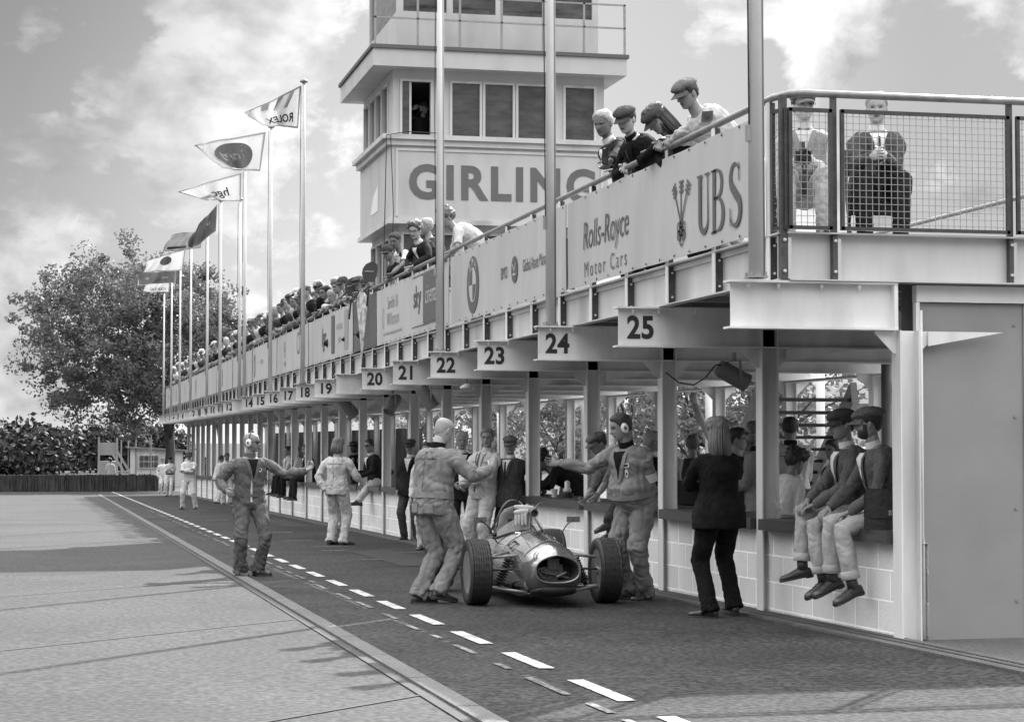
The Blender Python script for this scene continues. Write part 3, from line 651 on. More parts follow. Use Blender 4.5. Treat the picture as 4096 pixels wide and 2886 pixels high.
while y < 98: b.add([(2.06,y,g(y)+.006),(2.12,y,g(y)+.006),(2.12,y+4,g(y+4)+.006),(2.06,y+4,g(y+4)+.006)], [(0,1,2,3)]); y += 4
tag(b.build('lane_gutter', JOINT), kind='structure')
# skewed joints of the apron
b = MB()
for y in (11.4, 17.3, 23.6, 29.9, 36.2, 42.5, 49, 56, 64, 73):
    p, q = V((2.12, y, 0)), V((-22, y-24, 0)); m_ = 24
    for i in range(m_):
        a, c = p.lerp(q, i/m_), p.lerp(q, (i+1)/m_); b.add([(a.x,a.y-.02,g(a.y)+.004),(a.x,a.y+.02,g(a.y)+.004),(c.x,c.y+.02,g(c.y)+.004),(c.x,c.y-.02,g(c.y)+.004)], [(0,1,2,3)])
tag(b.build('apron_joints', JOINT), kind='structure')
rn = random.Random(3)
b = MB(); y = 16.3-1.85*14
while y < 108: b.add([(3.075,y,g(y)+.008),(3.180,y,g(y)+.008),(3.180,y+1.14,g(y+1.14)+.008),(3.075,y+1.14,g(y+1.17)+.008)], [(0,1,2,3)]); y += 1.85
tag(b.build('dashed_lane_line', ROADP), kind='structure')
b = MB(); y = 8.
while y < 60:
    l_ = rn.uniform(.25, 1.1); x = 2.86+rn.uniform(-.015,.015); b.add([(x,y,g(y)+.007),(x+.05,y,g(y)+.007),(x+.045,y+l_,g(y+l_)+.007),(x-.005,y+l_,g(y+l_)+.007)], [(0,1,2,3)]); y += l_+rn.uniform(.1,.8)
for i in range(13):   # worn cross marks in the lane
    x = rn.uniform(3.6, 5.4); y = rn.uniform(22, 70); l_ = rn.uniform(.3, .7); b.add([(x,y,g(y)+.007),(x+l_,y-.02,g(y)+.007),(x+l_*.9,y+.12,g(y)+.007),(x+.1,y+.10,g(y)+.007)], [(0,1,2,3)])
tag(b.build('worn_markings', ROADF), kind='structure')
b = MB()
for x, y, w_, l_ in ((4.5,26,.7,5),(5.0,44,.6,7)): b.add([(x,y,g(y)+.004),(x+w_,y+.05,g(y)+.004),(x+w_,y+l_,g(y+l_)+.004),(x-.02,y+l_,g(y+l_)+.004)], [(0,1,2,3)])
tag(b.build('tarmac_patches', M('tarmac_patch', .027, .85, var=.3, vs=2, fine=.5, bs=30, bump=.5)), kind='structure')
b = MB(); b.add([(5.92,-8,g(-8)+.02),(6.24,-8,g(-8)+.02),(6.24,96,g(96)+.02),(5.92,96,g(96)+.02),(5.92,-8,g(-8)-.05),(5.92,96,g(96)-.05)], [(0,1,2,3),(0,3,5,4)])
tag(b.build('wall_footing', M('footing', .09, .85, var=.3, vs=4, fine=.3)), kind='structure')
b = MB()
for x in (6.02, 6.12): b.add([(x,-8,g(-8)+.024),(x+.03,-8,g(-8)+.024),(x+.03,96,g(96)+.024),(x,96,g(96)+.024)], [(0,1,2,3)])
tag(b.build('footing_groove', JOINT), kind='structure')

# ------------------------------------------------------------------ pit building
BY = [14+3*i for i in range(28)]                       # bays; frame 26 is the nearest
NUM = {}
n_ = 26
for y in BY:
    if y in (35, 77): NUM[y] = ''; continue
    NUM[y] = str(n_) if n_ < 26 else ''
    n_ -= 1
NUM[56] = ''
XT, XW, XR, ZB, ZT, XE = 4.87, 6.26, 9.9, 2.142, 2.50, 5.31
pit = empty('pit_building', (0,0,0), 'long cream steel pit building with an open ground floor, numbered beams and a viewing deck', 'building')
def ctr(y): return float(np.interp(y, [10, 14, 27, 37, 98], [.65, .635, .585, .46, -.30]))
def hsec(b, x, y, z0, z1, s=.16):
    b.box(x-s/2, x-s/2+.012, y-s/2, y+s/2, z0, z1); b.box(x+s/2-.012, x+s/2, y-s/2, y+s/2, z0, z1); b.box(x-s/2+.012, x+s/2-.012, y-.005, y+.005, z0, z1)
for y in [11, 8]+BY:
    if y < 14: continue
    b = MB(); hsec(b, XW, y, g(y)-.1, ZB); hsec(b, XW, y, ZB, ZT-.004, .158) if y > 14 else None
    b.mi = 0
    for s_ in (-1, 1): b.prism([(0,0),(.17,0),(.17,.02),(.02,.17),(0,.17)] if s_ > 0 else [(0,0),(-.17,0),(-.17,.02),(-.02,.17),(0,.17)], .012, (XW+s_*.08, y-.006, ZB-.002), (1,0,0), (0,0,-1))
    b.build('column', PAINT, pit)
    b = MB(); hsec(b, XR, y, g(y)-.1, ZB, .16)
    for s_ in (-1, 1): b.prism([(0,0),(.2*s_,0),(.2*s_,.02),(.02*s_,.2),(0,.2)], .012, (XR+s_*.08, y-.006, ZB-.002), (1,0,0), (0,0,-1))
    b.build('rear_column', PAINT, pit)
    b = MB(); x1 = XR+.3
    if y == 14: x1 = 6.17
    b.box(XT-.03, x1, y-.075, y+.075, ZB, ZB+.016); b.box(XT, x1, y-.005, y+.005, ZB+.016, ZT-.016); b.box(XT-.03, x1, y-.075, y+.075, ZT-.016, ZT)
    if y == 14: b.box(6.14, 6.17, y-.07, y-.005, ZB+.016, ZT-.016)
    for x in (XT+.12, XT+.36, XT+.70, XT+1.0): b.lathe([(.014,0),(.014,.03),(.007,.03),(.007,.045)], (x, y-.045, ZT-.016), (0,0,-1), 6)
    if y in (14, 17, 23): b.prism([(0,0),(.62,0),(0,-.11)], .012, (6.43, y-.03, ZB-.004), (1,0,0), (0,0,1))
    bo = b.build('beam', PAINT, pit)
    if NUM[y]:
        t = MB(); add_text(t, NUM[y], (XT+(.205 if y < 40 else .175), y-.0072, ZB+.085), (1,0,0), (0,0,1), (0,-1,0), size=.275, bold=.0085, sx=.90 if y < 40 else .78, spacing=1.05, depth=.003); t.build('beam_number', INK, bo)
if 1:                                                    # the nearest bay also has a beam running in behind the end frame
    b = MB(); b.box(6.36, XR+.3, 14.3, 14.31, ZB, ZT); b.build('end_beam', PAINTG, pit)
# edge channel, posts and handrail along the lane side
b = MB(); Y0, Y1 = 13.96, 96.3
b.box(XE, XE+.012, Y0, Y1, ZT+.014, 2.846); b.box(XE-.085, XE+.012, Y0, Y1, ZT+.002, ZT+.014); b.box(XE-.085, XE+.012, Y0, Y1, 2.846, 2.858)
b.build('edge_channel', PAINTW, pit)
b = MB(); b.box(XE-.02, XE-.001, Y0+.1, Y1, 2.80, 2.84); b.build('channel_trim', PAINT, pit)
y = 14.17; 
while y < 96:
    b = MB(); b.mi = 0; b.box(XE-.080, XE-.072, y-.03, y+.045, ZT+.016, 3.86); b.mi = 1; b.box(XE-.072, XE-.002, y-.002, y+.008, ZT+.016, 2.842)
    b.box(XE-.068, XE-.02, y-.004, y+.004, 2.862, 3.86); b.mi = 0
    for z in (ZT+.07, ZT+.28): b.lathe([(.011,0),(.011,.012),(.004,.016)], (XE-.032, y-.002, z), (0,-1,0), 6)
    b.build('rail_post', [PAINT, RUST], pit); y += 1.272
b = MB(); b.tube([(XE-.06, Y1, 3.885),(XE-.06, 14.25, 3.885),(XE-.05, 14.12, 3.89),(XE+.02, 13.99, 3.895),(XE+.12, 13.94, 3.9),(10.0, 13.92, 3.9)], .028, 10); b.build('handrail', M('rail_paint', .22, .35, metal=.3, var=.3, vs=6), pit, smooth=True)
b = MB(); b.tube([(10.0, 13.97, 3.9),(10.0, Y1, 3.9)], .025, 8); b.build('rear_handrail', STEEL, pit, smooth=True)
# deck slab with ribbed underside
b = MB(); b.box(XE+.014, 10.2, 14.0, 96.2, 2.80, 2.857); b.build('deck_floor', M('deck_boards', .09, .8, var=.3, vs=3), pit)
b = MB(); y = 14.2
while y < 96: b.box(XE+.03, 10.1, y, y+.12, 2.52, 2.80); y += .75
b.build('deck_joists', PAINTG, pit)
b = MB(); b.box(XR-.06, XR+.06, 14, 96, ZT, ZT+.3); b.box(XR-.09, XR+.09, 14, 96, ZB-.03, ZB-.002); b.build('rear_edge_beam', PAINTW, pit)
# end face of the deck (nearest the camera)
b = MB(); b.box(XE-.07, 10.1, 13.99, 14.0, ZT+.012, 2.85); b.box(XE, 10.1, 13.91, 14.0, ZT+.002, ZT+.012); b.box(XE-.02, 10.1, 13.91, 14.0, 2.85, 2.862); b.build('end_channel', PAINTW, pit)
for x, w_ in ((5.27, .05), (5.67, .035), (7.1, .03)):
    b = MB(); b.mi = 1; b.box(x-w_/2, x+w_/2, 13.93, 13.985, ZT+.014, 3.88); b.mi = 0; b.box(x+w_/2+.004, x+w_/2+.03, 13.93, 13.985, ZT+.014, 2.82)
    for z in (ZT+.07, ZT+.30): b.lathe([(.013,0),(.013,.014),(.004,.018)], (x, 13.93, z), (0,-1,0), 6)
    b.build('end_post', [PAINTW, RUST], pit)
def mesh_panel(x0, x1, y0, y1, z0, z1):
    b = MB(); d = V((x1-x0, y1-y0, 0)); L_ = d.length; d.normalize(); P = lambda s, z: V((x0, y0, z))+d*s
    for s in (.012, L_-.012): b.bar(P(s, z0), P(s, z1), .028)
    for z in (z0+.012, z1-.012): b.bar(P(0, z), P(L_, z), .028)
    f = b.build('mesh_panel', DSTEEL, pit); b = MB(); n = max(2, round(L_/.051))
    for i in range(1, n): b.bar(P(L_*i/n, z0), P(L_*i/n, z1), .0042)
    n = round((z1-z0)/.051)
    for i in range(1, n): b.bar(P(0, z0+(z1-z0)*i/n)-V((0,.004,0)), P(L_, z0+(z1-z0)*i/n)-V((0,.004,0)), .0042)
    b.build('wire_mesh', M('mesh_wire', .34, .4, metal=.3), f)
mesh_panel(5.225, 5.285, 14.06, 13.91, 2.88, 3.78); mesh_panel(5.295, 5.635, 13.90, 13.90, 2.88, 3.78); mesh_panel(5.705, 7.07, 13.90, 13.90, 2.88, 3.78); mesh_panel(7.13, 8.5, 13.90, 13.90, 2.88, 3.78)
# counter wall of painted blocks, dark timber counters, piers
BLOCK = M('painted_block', .78, .6, var=.05, vs=2.0, dirt=.12, bump=.3, bs=45)
def brick(m):
    t = m.node_tree; p = t.nodes['Principled BSDF']; c = t.nodes.new('ShaderNodeTexCoord'); s = t.nodes.new('ShaderNodeSeparateXYZ'); cb = t.nodes.new('ShaderNodeCombineXYZ')
    t.links.new(c.outputs['Object'], s.inputs[0]); t.links.new(s.outputs['Y'], cb.inputs['X'])
    sl = t.nodes.new('ShaderNodeMath'); sl.operation = 'MULTIPLY_ADD'; sl.inputs[1].default_value = .010; t.links.new(s.outputs['Y'], sl.inputs[0]); t.links.new(s.outputs['Z'], sl.inputs[2]); t.links.new(sl.outputs[0], cb.inputs['Y'])
    bt = t.nodes.new('ShaderNodeTexBrick'); bt.inputs['Scale'].default_value = 1; bt.inputs['Brick Width'].default_value = .46; bt.inputs['Row Height'].default_value = .235; bt.inputs['Mortar Size'].default_value = .007; bt.inputs['Mortar Smooth'].default_value = .3
    for k, v in (('Color1', .46), ('Color2', .54), ('Mortar', .80)): bt.inputs[k].default_value = (v,v,v,1)
    t.links.new(cb.outputs[0], bt.inputs['Vector']); src = p.inputs['Base Color'].links[0].from_socket
    mx = t.nodes.new('ShaderNodeMix'); mx.data_type = 'RGBA'; mx.blend_type = 'MULTIPLY'; mx.inputs[0].default_value = 1
    sc = t.nodes.new('ShaderNodeVectorMath'); sc.operation = 'SCALE'; sc.inputs['Scale'].default_value = 2.0; t.links.new(src, sc.inputs[0])
    t.links.new(bt.outputs['Color'], mx.inputs[6]); t.links.new(sc.outputs[0], mx.inputs[7]); t.links.new(mx.outputs[2], p.inputs['Base Color'])
    old = p.inputs['Normal'].links[0].from_node; b2 = t.nodes.new('ShaderNodeBump'); b2.inputs['Strength'].default_value = .5; b2.inputs['Distance'].default_value = .01; t.links.new(bt.outputs['Fac'], b2.inputs['Height']); t.links.new(old.outputs[0], b2.inputs['Normal']); t.links.new(b2.outputs[0], p.inputs['Normal'])
brick(BLOCK)
cw = empty('counter_wall', (0,0,0), 'low painted block wall along the pit lane under the dark timber counters', 'wall')
b = MB(); ys = [14.0]+list(np.arange(16, 95, 3))+[95.0]
for a, c in zip(ys[:-1], ys[1:]):
    o = len(b.v); b.add([(x, y, z) for y in (a, c) for x, z in ((6.235, g(y)-.1),(6.235, ctr(y)-.09),(6.43, ctr(y)-.09),(6.43, g(y)-.1))], [(0,4,5,1),(1,5,6,2),(2,6,7,3)])
b.build('block_wall', BLOCK, cw)
for y in BY[:-1]:
    b = MB(); a, c = y+.10, y+2.90; za, zc = ctr(a), ctr(c); x0, x1, h = 6.13, 6.80, .098
    b.add([(x0,a,za-h),(x1,a,za-h),(x1,c,zc-h),(x0,c,zc-h),(x0,a,za),(x1,a,za),(x1,c,zc),(x0,c,zc)], [(0,3,2,1),(4,5,6,7),(0,1,5,4),(1,2,6,5),(2,3,7,6),(3,0,4,7)]); b.build('counter_top', WOOD, cw)
# end wall panel beside the nearest column
ew = empty('end_wall', (0,0,0), 'plain pale grey panelled end wall of the pits, right of the nearest column', 'wall')
b = MB(); b.box(6.37, 10.2, 14.06, 14.12, g(14)-.1, 2.36); b.build('panel', M('panel_grey', .26, .5, var=.06, vs=2, dirt=.15), ew)
b = MB(); b.box(6.36, 10.2, 14.02, 14.10, 2.365, 2.49); b.build('header', PAINT, ew)
b = MB(); [b.box(x, x+.02, 14.048, 14.058, g(14)-.1, 2.36) for x in (7.25, 8.15, 9.05)]; [b.lathe([(.012,0),(.012,.006)], (x+dx, 14.055, z), (0,-1,0), 8) for x in (7.26, 8.16) for dx in (-.08,.08) for z in (.1,.8,1.5,2.2)]; b.build('panel_joints', PAINTG, ew)
b = MB(); b.tube([(6.40,14.02,g(14)),(6.40,14.02,.55),(6.385,14.0,.6),(6.385,14.0,2.3)], .012, 8); b.build('conduit', PAINT, ew, smooth=True)
b = MB(); b.box(6.345, 6.375, 14.0, 14.055, g(14)-.1, 2.36); b.build('edge_trim', PAINT, ew)

# ------------------------------------------------------------------ banners on the deck rail
def banner(name, y0, y1, label, texts=(), group=None, z0=2.875, z1=3.79, X=5.205, mat=None, dark=False):
    ny, nz = max(6, int((y1-y0)/.22)), 8; vs = []; rr = random.Random(int(y0*10)); ph = rr.uniform(0, 6)
    for j in range(nz+1):
        for i in range(ny+1):
            y = y0+(y1-y0)*i/ny; t = j/nz; sag = .014*abs(math.sin(math.pi*(y-y0)/1.27)); vs.append((X+.0035*math.sin(y*5+ph+t*2)+.002*math.sin(y*11+t*5), y, z0+(z1-z0)*t-(sag*t if t > .5 else -sag*(1-t)*.6)))
    fs = [(j*(ny+1)+i, j*(ny+1)+i+1, (j+1)*(ny+1)+i+1, (j+1)*(ny+1)+i) for j in range(nz) for i in range(ny)]
    e = MB()
    for i in range(int((y1-y0)/.42)):
        for z in (z0+.03, z1-.03): e.lathe([(.012,0),(.012,.004)], (X-.006, y0+.1+i*.42, z), (-1,0,0), 8)
    n2_ = 2*len(vs); me = pts_mesh(vs+[(x+.006,y,z) for x,y,z in vs]+e.v, fs+[tuple(i+len(vs) for i in f)[::-1] for f in fs]+[tuple(i+n2_ for i in f) for f in e.f]); me.materials.append(mat or WHITE); me.materials.append(DSTEEL)
    me.polygons.foreach_set('material_index', [0]*(2*len(fs))+[1]*len(e.f)); me.polygons.foreach_set('use_smooth', [True]*len(me.polygons))
    o = link(name, me); tag(o, label, 'banner', group)
    return o
BX = 5.1965
def btext(o, nm, txt, yc, z, mat=INKG, **k):
    t = MB(); add_text(t, txt, (BX, yc, z), (0,-1,0), (0,0,1), (-1,0,0), depth=.001, **k); return t.build(nm, mat, o)
def poly_on(o, nm, polys, mat, yc, zc, dx=0.):
    t = MB()
    for p in polys: t.prism(p, .0012, (BX-dx, yc, zc), (0,-1,0), (0,0,1), (-1,0,0))
    return t.build(nm, mat, o)
def disc(r0, r1, n=32, ry=1.):   # ring
    return [[(r0*math.cos(a), r0*ry*math.sin(a)), (r1*math.cos(a), r1*ry*math.sin(a)), (r1*math.cos(c), r1*ry*math.sin(c)), (r0*math.cos(c), r0*ry*math.sin(c))] for a, c in ((2*math.pi*i/n, 2*math.pi*(i+1)/n) for i in range(n))]
def circ(r, n=32, ox=0, oy=0): return [(ox+r*math.cos(2*math.pi*i/n), oy+r*math.sin(2*math.pi*i/n)) for i in range(n)]
def stroke(pts, w_):
    out = []
    for a, c in zip(pts[:-1], pts[1:]):
        d = V((c[0]-a[0], c[1]-a[1], 0)).normalized(); n = V((-d.y, d.x, 0)); wa = w_ if isinstance(w_, (int, float)) else w_[0]
        out.append([(a[0]+n.x*wa/2-d.x*wa*.2, a[1]+n.y*wa/2-d.y*wa*.2),(a[0]-n.x*wa/2-d.x*wa*.2, a[1]-n.y*wa/2-d.y*wa*.2),(c[0]-n.x*wa/2+d.x*wa*.2, c[1]-n.y*wa/2+d.y*wa*.2),(c[0]+n.x*wa/2+d.x*wa*.2, c[1]+n.y*wa/2+d.y*wa*.2)])
    return out
def arc(cx, cy, r, a0, a1, n=12, ry=None): return [(cx+r*math.cos(R(a0+(a1-a0)*i/n)), cy+(ry or r)*math.sin(R(a0+(a1-a0)*i/n))) for i in range(n+1)]
def vstroke(pts, ws):
    out = []
    for i in range(len(pts)-1):
        a, c = pts[i], pts[i+1]
        def nn(k):
            p, q = pts[max(k-1,0)], pts[min(k+1,len(pts)-1)]; d = V((q[0]-p[0], q[1]-p[1], 0)).normalized(); return (-d.y, d.x)
        n0, n1 = nn(i), nn(i+1); out.append([(a[0]+n0[0]*ws[i]/2, a[1]+n0[1]*ws[i]/2),(a[0]-n0[0]*ws[i]/2, a[1]-n0[1]*ws[i]/2),(c[0]-n1[0]*ws[i+1]/2, c[1]-n1[1]*ws[i+1]/2),(c[0]+n1[0]*ws[i+1]/2, c[1]+n1[1]*ws[i+1]/2)])
    return out
# nearest banner
o = banner('banner', 14.2, 20.05, 'large pale banner nearest the camera with crossed keys emblem and tall serif capitals')
btext(o, 'lettering', 'Rolls-Royce', 18.62, 3.235, INKG, size=.40, sx=.86, shear=.18, bold=-.002)
btext(o, 'lettering', 'Motor Cars', 18.62, 2.955, INKG, size=.225, sx=1.0, spacing=1.45, bold=-.002)
def serifU(): 
    p = [[(.02,.50),(.15,.50),(.15,.52),(.02,.52)], [(.22,.50),(.33,.50),(.33,.52),(.22,.52)]]
    p += vstroke([(.085,.5),(.085,.16)]+arc(.19,.15,.105,180,360,14)[1:]+[(.285,.5)], [.07,.07]+[.068-.0032*i for i in range(14)]+[.018]); return p
def serifB():
    p = [[(.40,.50),(.52,.50),(.52,.52),(.40,.52)], [(.40,0),(.52,0),(.52,.02),(.40,.02)]]+vstroke([(.47,.01),(.47,.51)], [.07,.07])
    p += vstroke([(.47,.51),(.55,.51)]+arc(.56,.395,.105,90,-90,14)[1:]+[(.47,.28)], [.018,.02]+[.02+.05*math.sin(math.pi*i/13) for i in range(14)]+[.018])
    p += vstroke([(.47,.28),(.56,.28)]+arc(.57,.147,.125,90,-90,14)[1:]+[(.47,.012)], [.018,.02]+[.02+.058*math.sin(math.pi*i/13) for i in range(14)]+[.02]); return p
def serifS():
    c = arc(.90,.395,.095,35,180,10)+arc(.90,.395,.095,180,235,4)[1:]+arc(.915,.13,.115,50,0,5)[1:]+arc(.90,.135,.125,0,-150,12)[1:]
    c = arc(.90,.395,.105,30,215,12)+[(.90,.27)]+arc(.895,.135,.120,38,-155,14)
    return vstroke(c, [.018+.062*math.sin(math.pi*min(max((i-2)/(len(c)-5),0),1))**1.2 for i in range(len(c))])+[[(.98,.36),(.995,.36),(.995,.50),(.98,.50)], [(.775,.16),(.79,.16),(.79,.02),(.775,.02)]]
poly_on(o, 'capital_letter', serifU(), INKG, 15.78, 2.985); poly_on(o, 'capital_letter', serifB(), INKG, 15.80, 2.985); poly_on(o, 'capital_letter', serifS(), INKG, 15.72, 2.985)
def key(ang, L_=.40):
    p = [[(-.011,0),(.011,0),(.011,L_),(-.011,L_)]]
    for q in disc(.030,.048,14): p.append([(x, y-.115) for x, y in q])
    for s_ in (1,-1):
        for q in disc(.030,.046,14): p.append([(x+s_*.040, y-.055) for x, y in q])
    p += [[(-.05,-.01),(.05,-.01),(.05,.012),(-.05,.012)]]
    for z in (.72,.82,.92): p += [[(.011,L_*z),(.062,L_*z+.01),(.062,L_*z+.034),(.011,L_*z+.022)], [(-.011,L_*z),(-.045,L_*z+.01),(-.045,L_*z+.034),(-.011,L_*z+.022)]]
    c, s = math.cos(R(ang)), math.sin(R(ang)); return [[(x*c-y*s, x*s+y*c) for x, y in q] for q in p]
for a, dy in ((0, -.03), (32, 0), (-32, 0)): poly_on(o, 'key_emblem', [[(x, y+dy) for x, y in q] for q in key(a)], INKG, 16.2, 3.16, .001*abs(a)/32)
o = banner('banner', 20.15, 26.35, 'pale banner with round quartered badge, second from the near end')
poly_on(o, 'round_badge', [circ(.365)], INKG, 24.85, 3.30); poly_on(o, 'badge_ring', disc(.205, .222), WHITE, 24.85, 3.30, .003)
poly_on(o, 'badge_quarters', [[(0,0)]+arc(0,0,.205,90,0), [(0,0)]+arc(0,0,.205,180,270)], WHITE, 24.85, 3.30, .003)
for c_, a in (('B',35),('M',0),('W',-35)):
    t = MB(); add_text(t, c_, (BX-.004, 24.85+math.sin(R(a))*.235, 3.30+math.cos(R(a))*.235), (0,-math.cos(R(a)),math.sin(R(a))*1.0), (0,math.sin(R(a)),math.cos(R(a))), (-1,0,0), size=.15, depth=.003); t.build('badge_letter', WHITE, o)
btext(o, 'lettering', 'BMO', 23.05, 3.235, INKG, size=.20, sx=.8); poly_on(o, 'oval_mark', [circ(.155)], INKG, 22.5, 3.30); poly_on(o, 'oval_mark_detail', stroke([(-.07,.06),(0,-.02),(.07,.06)], .02)+[[(-.07,-.07),(.07,-.07),(.07,-.045),(-.07,-.045)]], WHITE, 22.5, 3.30, .003)
btext(o, 'lettering', 'Global Asset Management', 21.32, 3.235, INKG, size=.20, sx=.72)
o = banner('banner', 26.45, 32.6, 'pale banner with a dark square cinema logo beside the white pole')
poly_on(o, 'logo_square', [[(-.6,-.35),(.6,-.35),(.6,.35),(-.6,.35)]], INKG, 27.75, 3.36); poly_on(o, 'logo_line', [[(-1.5,.36),(.6,.36),(.6,.375),(-1.5,.375)], [(-1.5,-.375),(.6,-.375),(.6,-.36),(-1.5,-.36)]], INKG, 27.75, 3.36)
btext(o, 'lettering', 'sky', 28.85, 3.28, INKG, size=.46, sx=1., bold=.006)
t = MB(); add_text(t, 'cinema', (BX-.004, 27.75, 3.28), (0,-1,0), (0,0,1), (-1,0,0), size=.40, sx=.72, depth=.003); t.build('logo_lettering', WHITE, o)
btext(o, 'lettering', 'Smith &', 31.05, 3.42, INKL, size=.28, sx=1.1); btext(o, 'lettering', 'Williamson', 31.0, 3.16, INKL, size=.28, sx=.9); poly_on(o, 'ring_mark', disc(.06,.075,20,2.2), INKL, 31.95, 3.3); poly_on(o, 'small_print', [[(-.9,0),(.8,0),(.8,.03),(-.9,.03)]], INKL, 31.0, 3.02)
o = banner('mesh_screen', 32.68, 35.25, 'dark louvred mesh panel behind the hanging teardrop on the deck rail', mat=M('screen_dark', .10, .7, var=.2, vs=3, stretch=(1,1,12), bump=.4, bs=14)); o['category'] = 'panel'
o = banner('banner', 35.35, 41.6, 'pale banner with script initials and two dark upright picture panels')
btext(o, 'lettering', 'hgc', 39.2, 3.2, INKG, size=.5, sx=.8, shear=.3, bold=.01); poly_on(o, 'picture_panel', [[(-.2,-.36),(.2,-.36),(.2,.36),(-.2,.36)]], INKG, 37.9, 3.35); poly_on(o, 'picture_panel', [[(-.25,-.36),(.25,-.36),(.25,.36),(-.25,.36)]], INKL, 36.1, 3.35); btext(o, 'lettering', 'NATIONAL', 37.0, 3.4, INKL, size=.16); btext(o, 'lettering', 'MAIL', 36.95, 3.15, INKL, size=.16)
far_b = [('pale banner with a narrow tyre crest just left of the white pole', 41.7, 47.6, 'ring'), ('pale banner with small faint lettering, between the two tallest distant poles', 47.7, 53.6, 'txt')]
for lb, a, c, k_ in far_b:
    o = banner('banner', a, c, lb)
    if k_ == 'ring': poly_on(o, 'crest', disc(.16,.19,24)+[circ(.07)], INKL, 46.0, 3.42); poly_on(o, 'crest_band', [[(-.16,-.3),(.16,-.3),(.16,-.2),(-.16,-.2)]], INKL, 46.0, 3.35); poly_on(o, 'oval_mark', disc(.2,.24,24), INKG, 43.4, 3.45); btext(o, 'lettering', 'ROPE', 42.6, 3.0, INKG, size=.16, bold=.004)
    else: btext(o, 'lettering', 'moteur', 51.2, 3.3, INKL, size=.22); poly_on(o, 'oval_mark', disc(.12,.17,20,1.8), INKG, 53.0, 3.3)
yy = 53.7; i = 0
while yy < 95: 
    o = banner('banner', yy, min(yy+5.9, 96), 'distant plain banner of the unbroken row on the far deck rail', group='distant banners on the far deck rail'); poly_on(o, 'faint_mark', [[(-.14,-.3),(.12,-.3),(.12,.25),(-.14,.25)]] if i % 2 else disc(.1,.14,18), INKL, yy+3.6, 3.35); yy += 6.0; i += 1
# hanging teardrop and signal paddles on the rail at the dark panel
def outline(pts, name, mat, o3, X, Y, D, d, label=None, cat=None, parent=None):
    t = MB(); t.prism(pts, d, o3, X, Y, D); ob = t.build(name, mat, parent); 
    return tag(ob, label, cat)
tp = at(812, 655, X=5.10); zb_ = at(808, 816, X=5.10).z
hgt = tp.z-zb_; td = [(.6*x, y) for x, y in [(0,-hgt),(.03,-hgt*.8),(.12,-hgt*.4),(.175,-hgt*.17),(.16,-hgt*.06),(.08,-.0),(-.08,0),(-.16,-hgt*.06),(-.175,-hgt*.17),(-.12,-hgt*.4),(-.03,-hgt*.8)]]
outline(td, 'teardrop_banner', M('speckled_cloth', .5, .7, var=.75, vs=16, stretch=(1,1,.5)), (5.10, tp.y, tp.z), (math.cos(R(40)), -math.sin(R(40)), 0), (0,0,1), (0,1,0), .02, 'narrow speckled teardrop banner hanging point down from the deck rail', 'banner')
for (px, py, lb) in ((830, 612, 'dark paddle board raised beside the tower, higher of the two'), (790, 645, 'dark paddle board held at the rail above the hanging teardrop, lower of the two')):
    c = at(px, py, X=5.15); sh = [(-.06,-.15),(.07,-.15),(.11,-.05),(.13,.06),(.12,.14),(.07,.19),(.01,.19),(-.07,.15),(-.12,.08),(-.135,-.01),(-.11,-.09)]
    ob = outline(sh, 'signal_paddle', M('paddle_black', .04, .5, var=.3), c, (math.cos(R(15)), -math.sin(R(15)), 0), (0,0,1), (0,1,0), .03, lb, 'paddle')
    t = MB(); t.box(-.09,.07,-.003,0,.02,.035); q = t.build('paddle_stripe', INKL, ob); q.location = c+V((0,-.012,0))
    t = MB(); t.bar(c+V((-.02,.02,-.2)), c+V((-.04,.1,-.55)), .025); t.build('paddle_handle', WOOD, ob)

# ------------------------------------------------------------------ flagpoles and flags
def pole(px, ytop, label, base_z=ZT+.001, r=.05, ball=True, X=5.0, group=None, Yf=None):
    p = at(px, 989, X=X); Y = Yf or p.y; zt = (CZ+ (989.4-ytop)/FD*math.hypot(X, Y)*math.cos(0)) if ytop is not None else 8.7
    rt = empty('flagpole', (X, Y, base_z), label, 'flagpole', group); h = zt-base_z
    t = MB(); t.tube([(0,0,0),(0,0,h*.5),(0,0,h)], [r, r*.85, r*.6], 12); t.build('shaft', M('pole_white', .62, .35, var=.06, vs=2, dirt=.1), rt, smooth=True)
    t = MB(); t.box(-.07,.07,-.07,.07,0,.012); [t.lathe([(.01,0),(.01,.03)], (sx*.055, sy*.055, .012), (0,0,1), 6) for sx in (-1,1) for sy in (-1,1)]; t.build('base_plate', STEEL, rt)
    if ball: t = MB(); t.lathe([(.0,h-.01),(.075,h),(.082,h+.025),(.06,h+.055),(.02,h+.075),(0,h+.078)], (0,0,0), (0,0,1), 16); t.build('finial', M('finial_grey', .25, .4), rt, smooth=True)
    t = MB(); t.tube([(-.055,-.02,1.0),(-.075,-.04,h*.5),(-.06,-.02,h-.08)], .006, 4); t.build('halyard', C_TIE, rt)
    if px > 900 and ytop is None: t = MB(); t.tube([(r*.9,-.01,.02),(r*.75,-.01,h*.5),(r*.6,-.01,h-.1)], .018, 8); t.build('cable_duct', PAINTG, rt, smooth=True)
    t = MB(); t.box(-.075,-.045,-.03,.01,1.0,1.12); t.build('cleat', STEEL, rt)
    return rt, Y, zt
pole(1697, None, 'thick white flagpole on the nearest beam, in front of the keys banner', r=.056)
pole(1234, None, 'white flagpole standing between the round badge banner and the nearest banner', r=.050)
pole(985, None, 'white flagpole standing just left of the round badge banner, before the tower', r=.052)
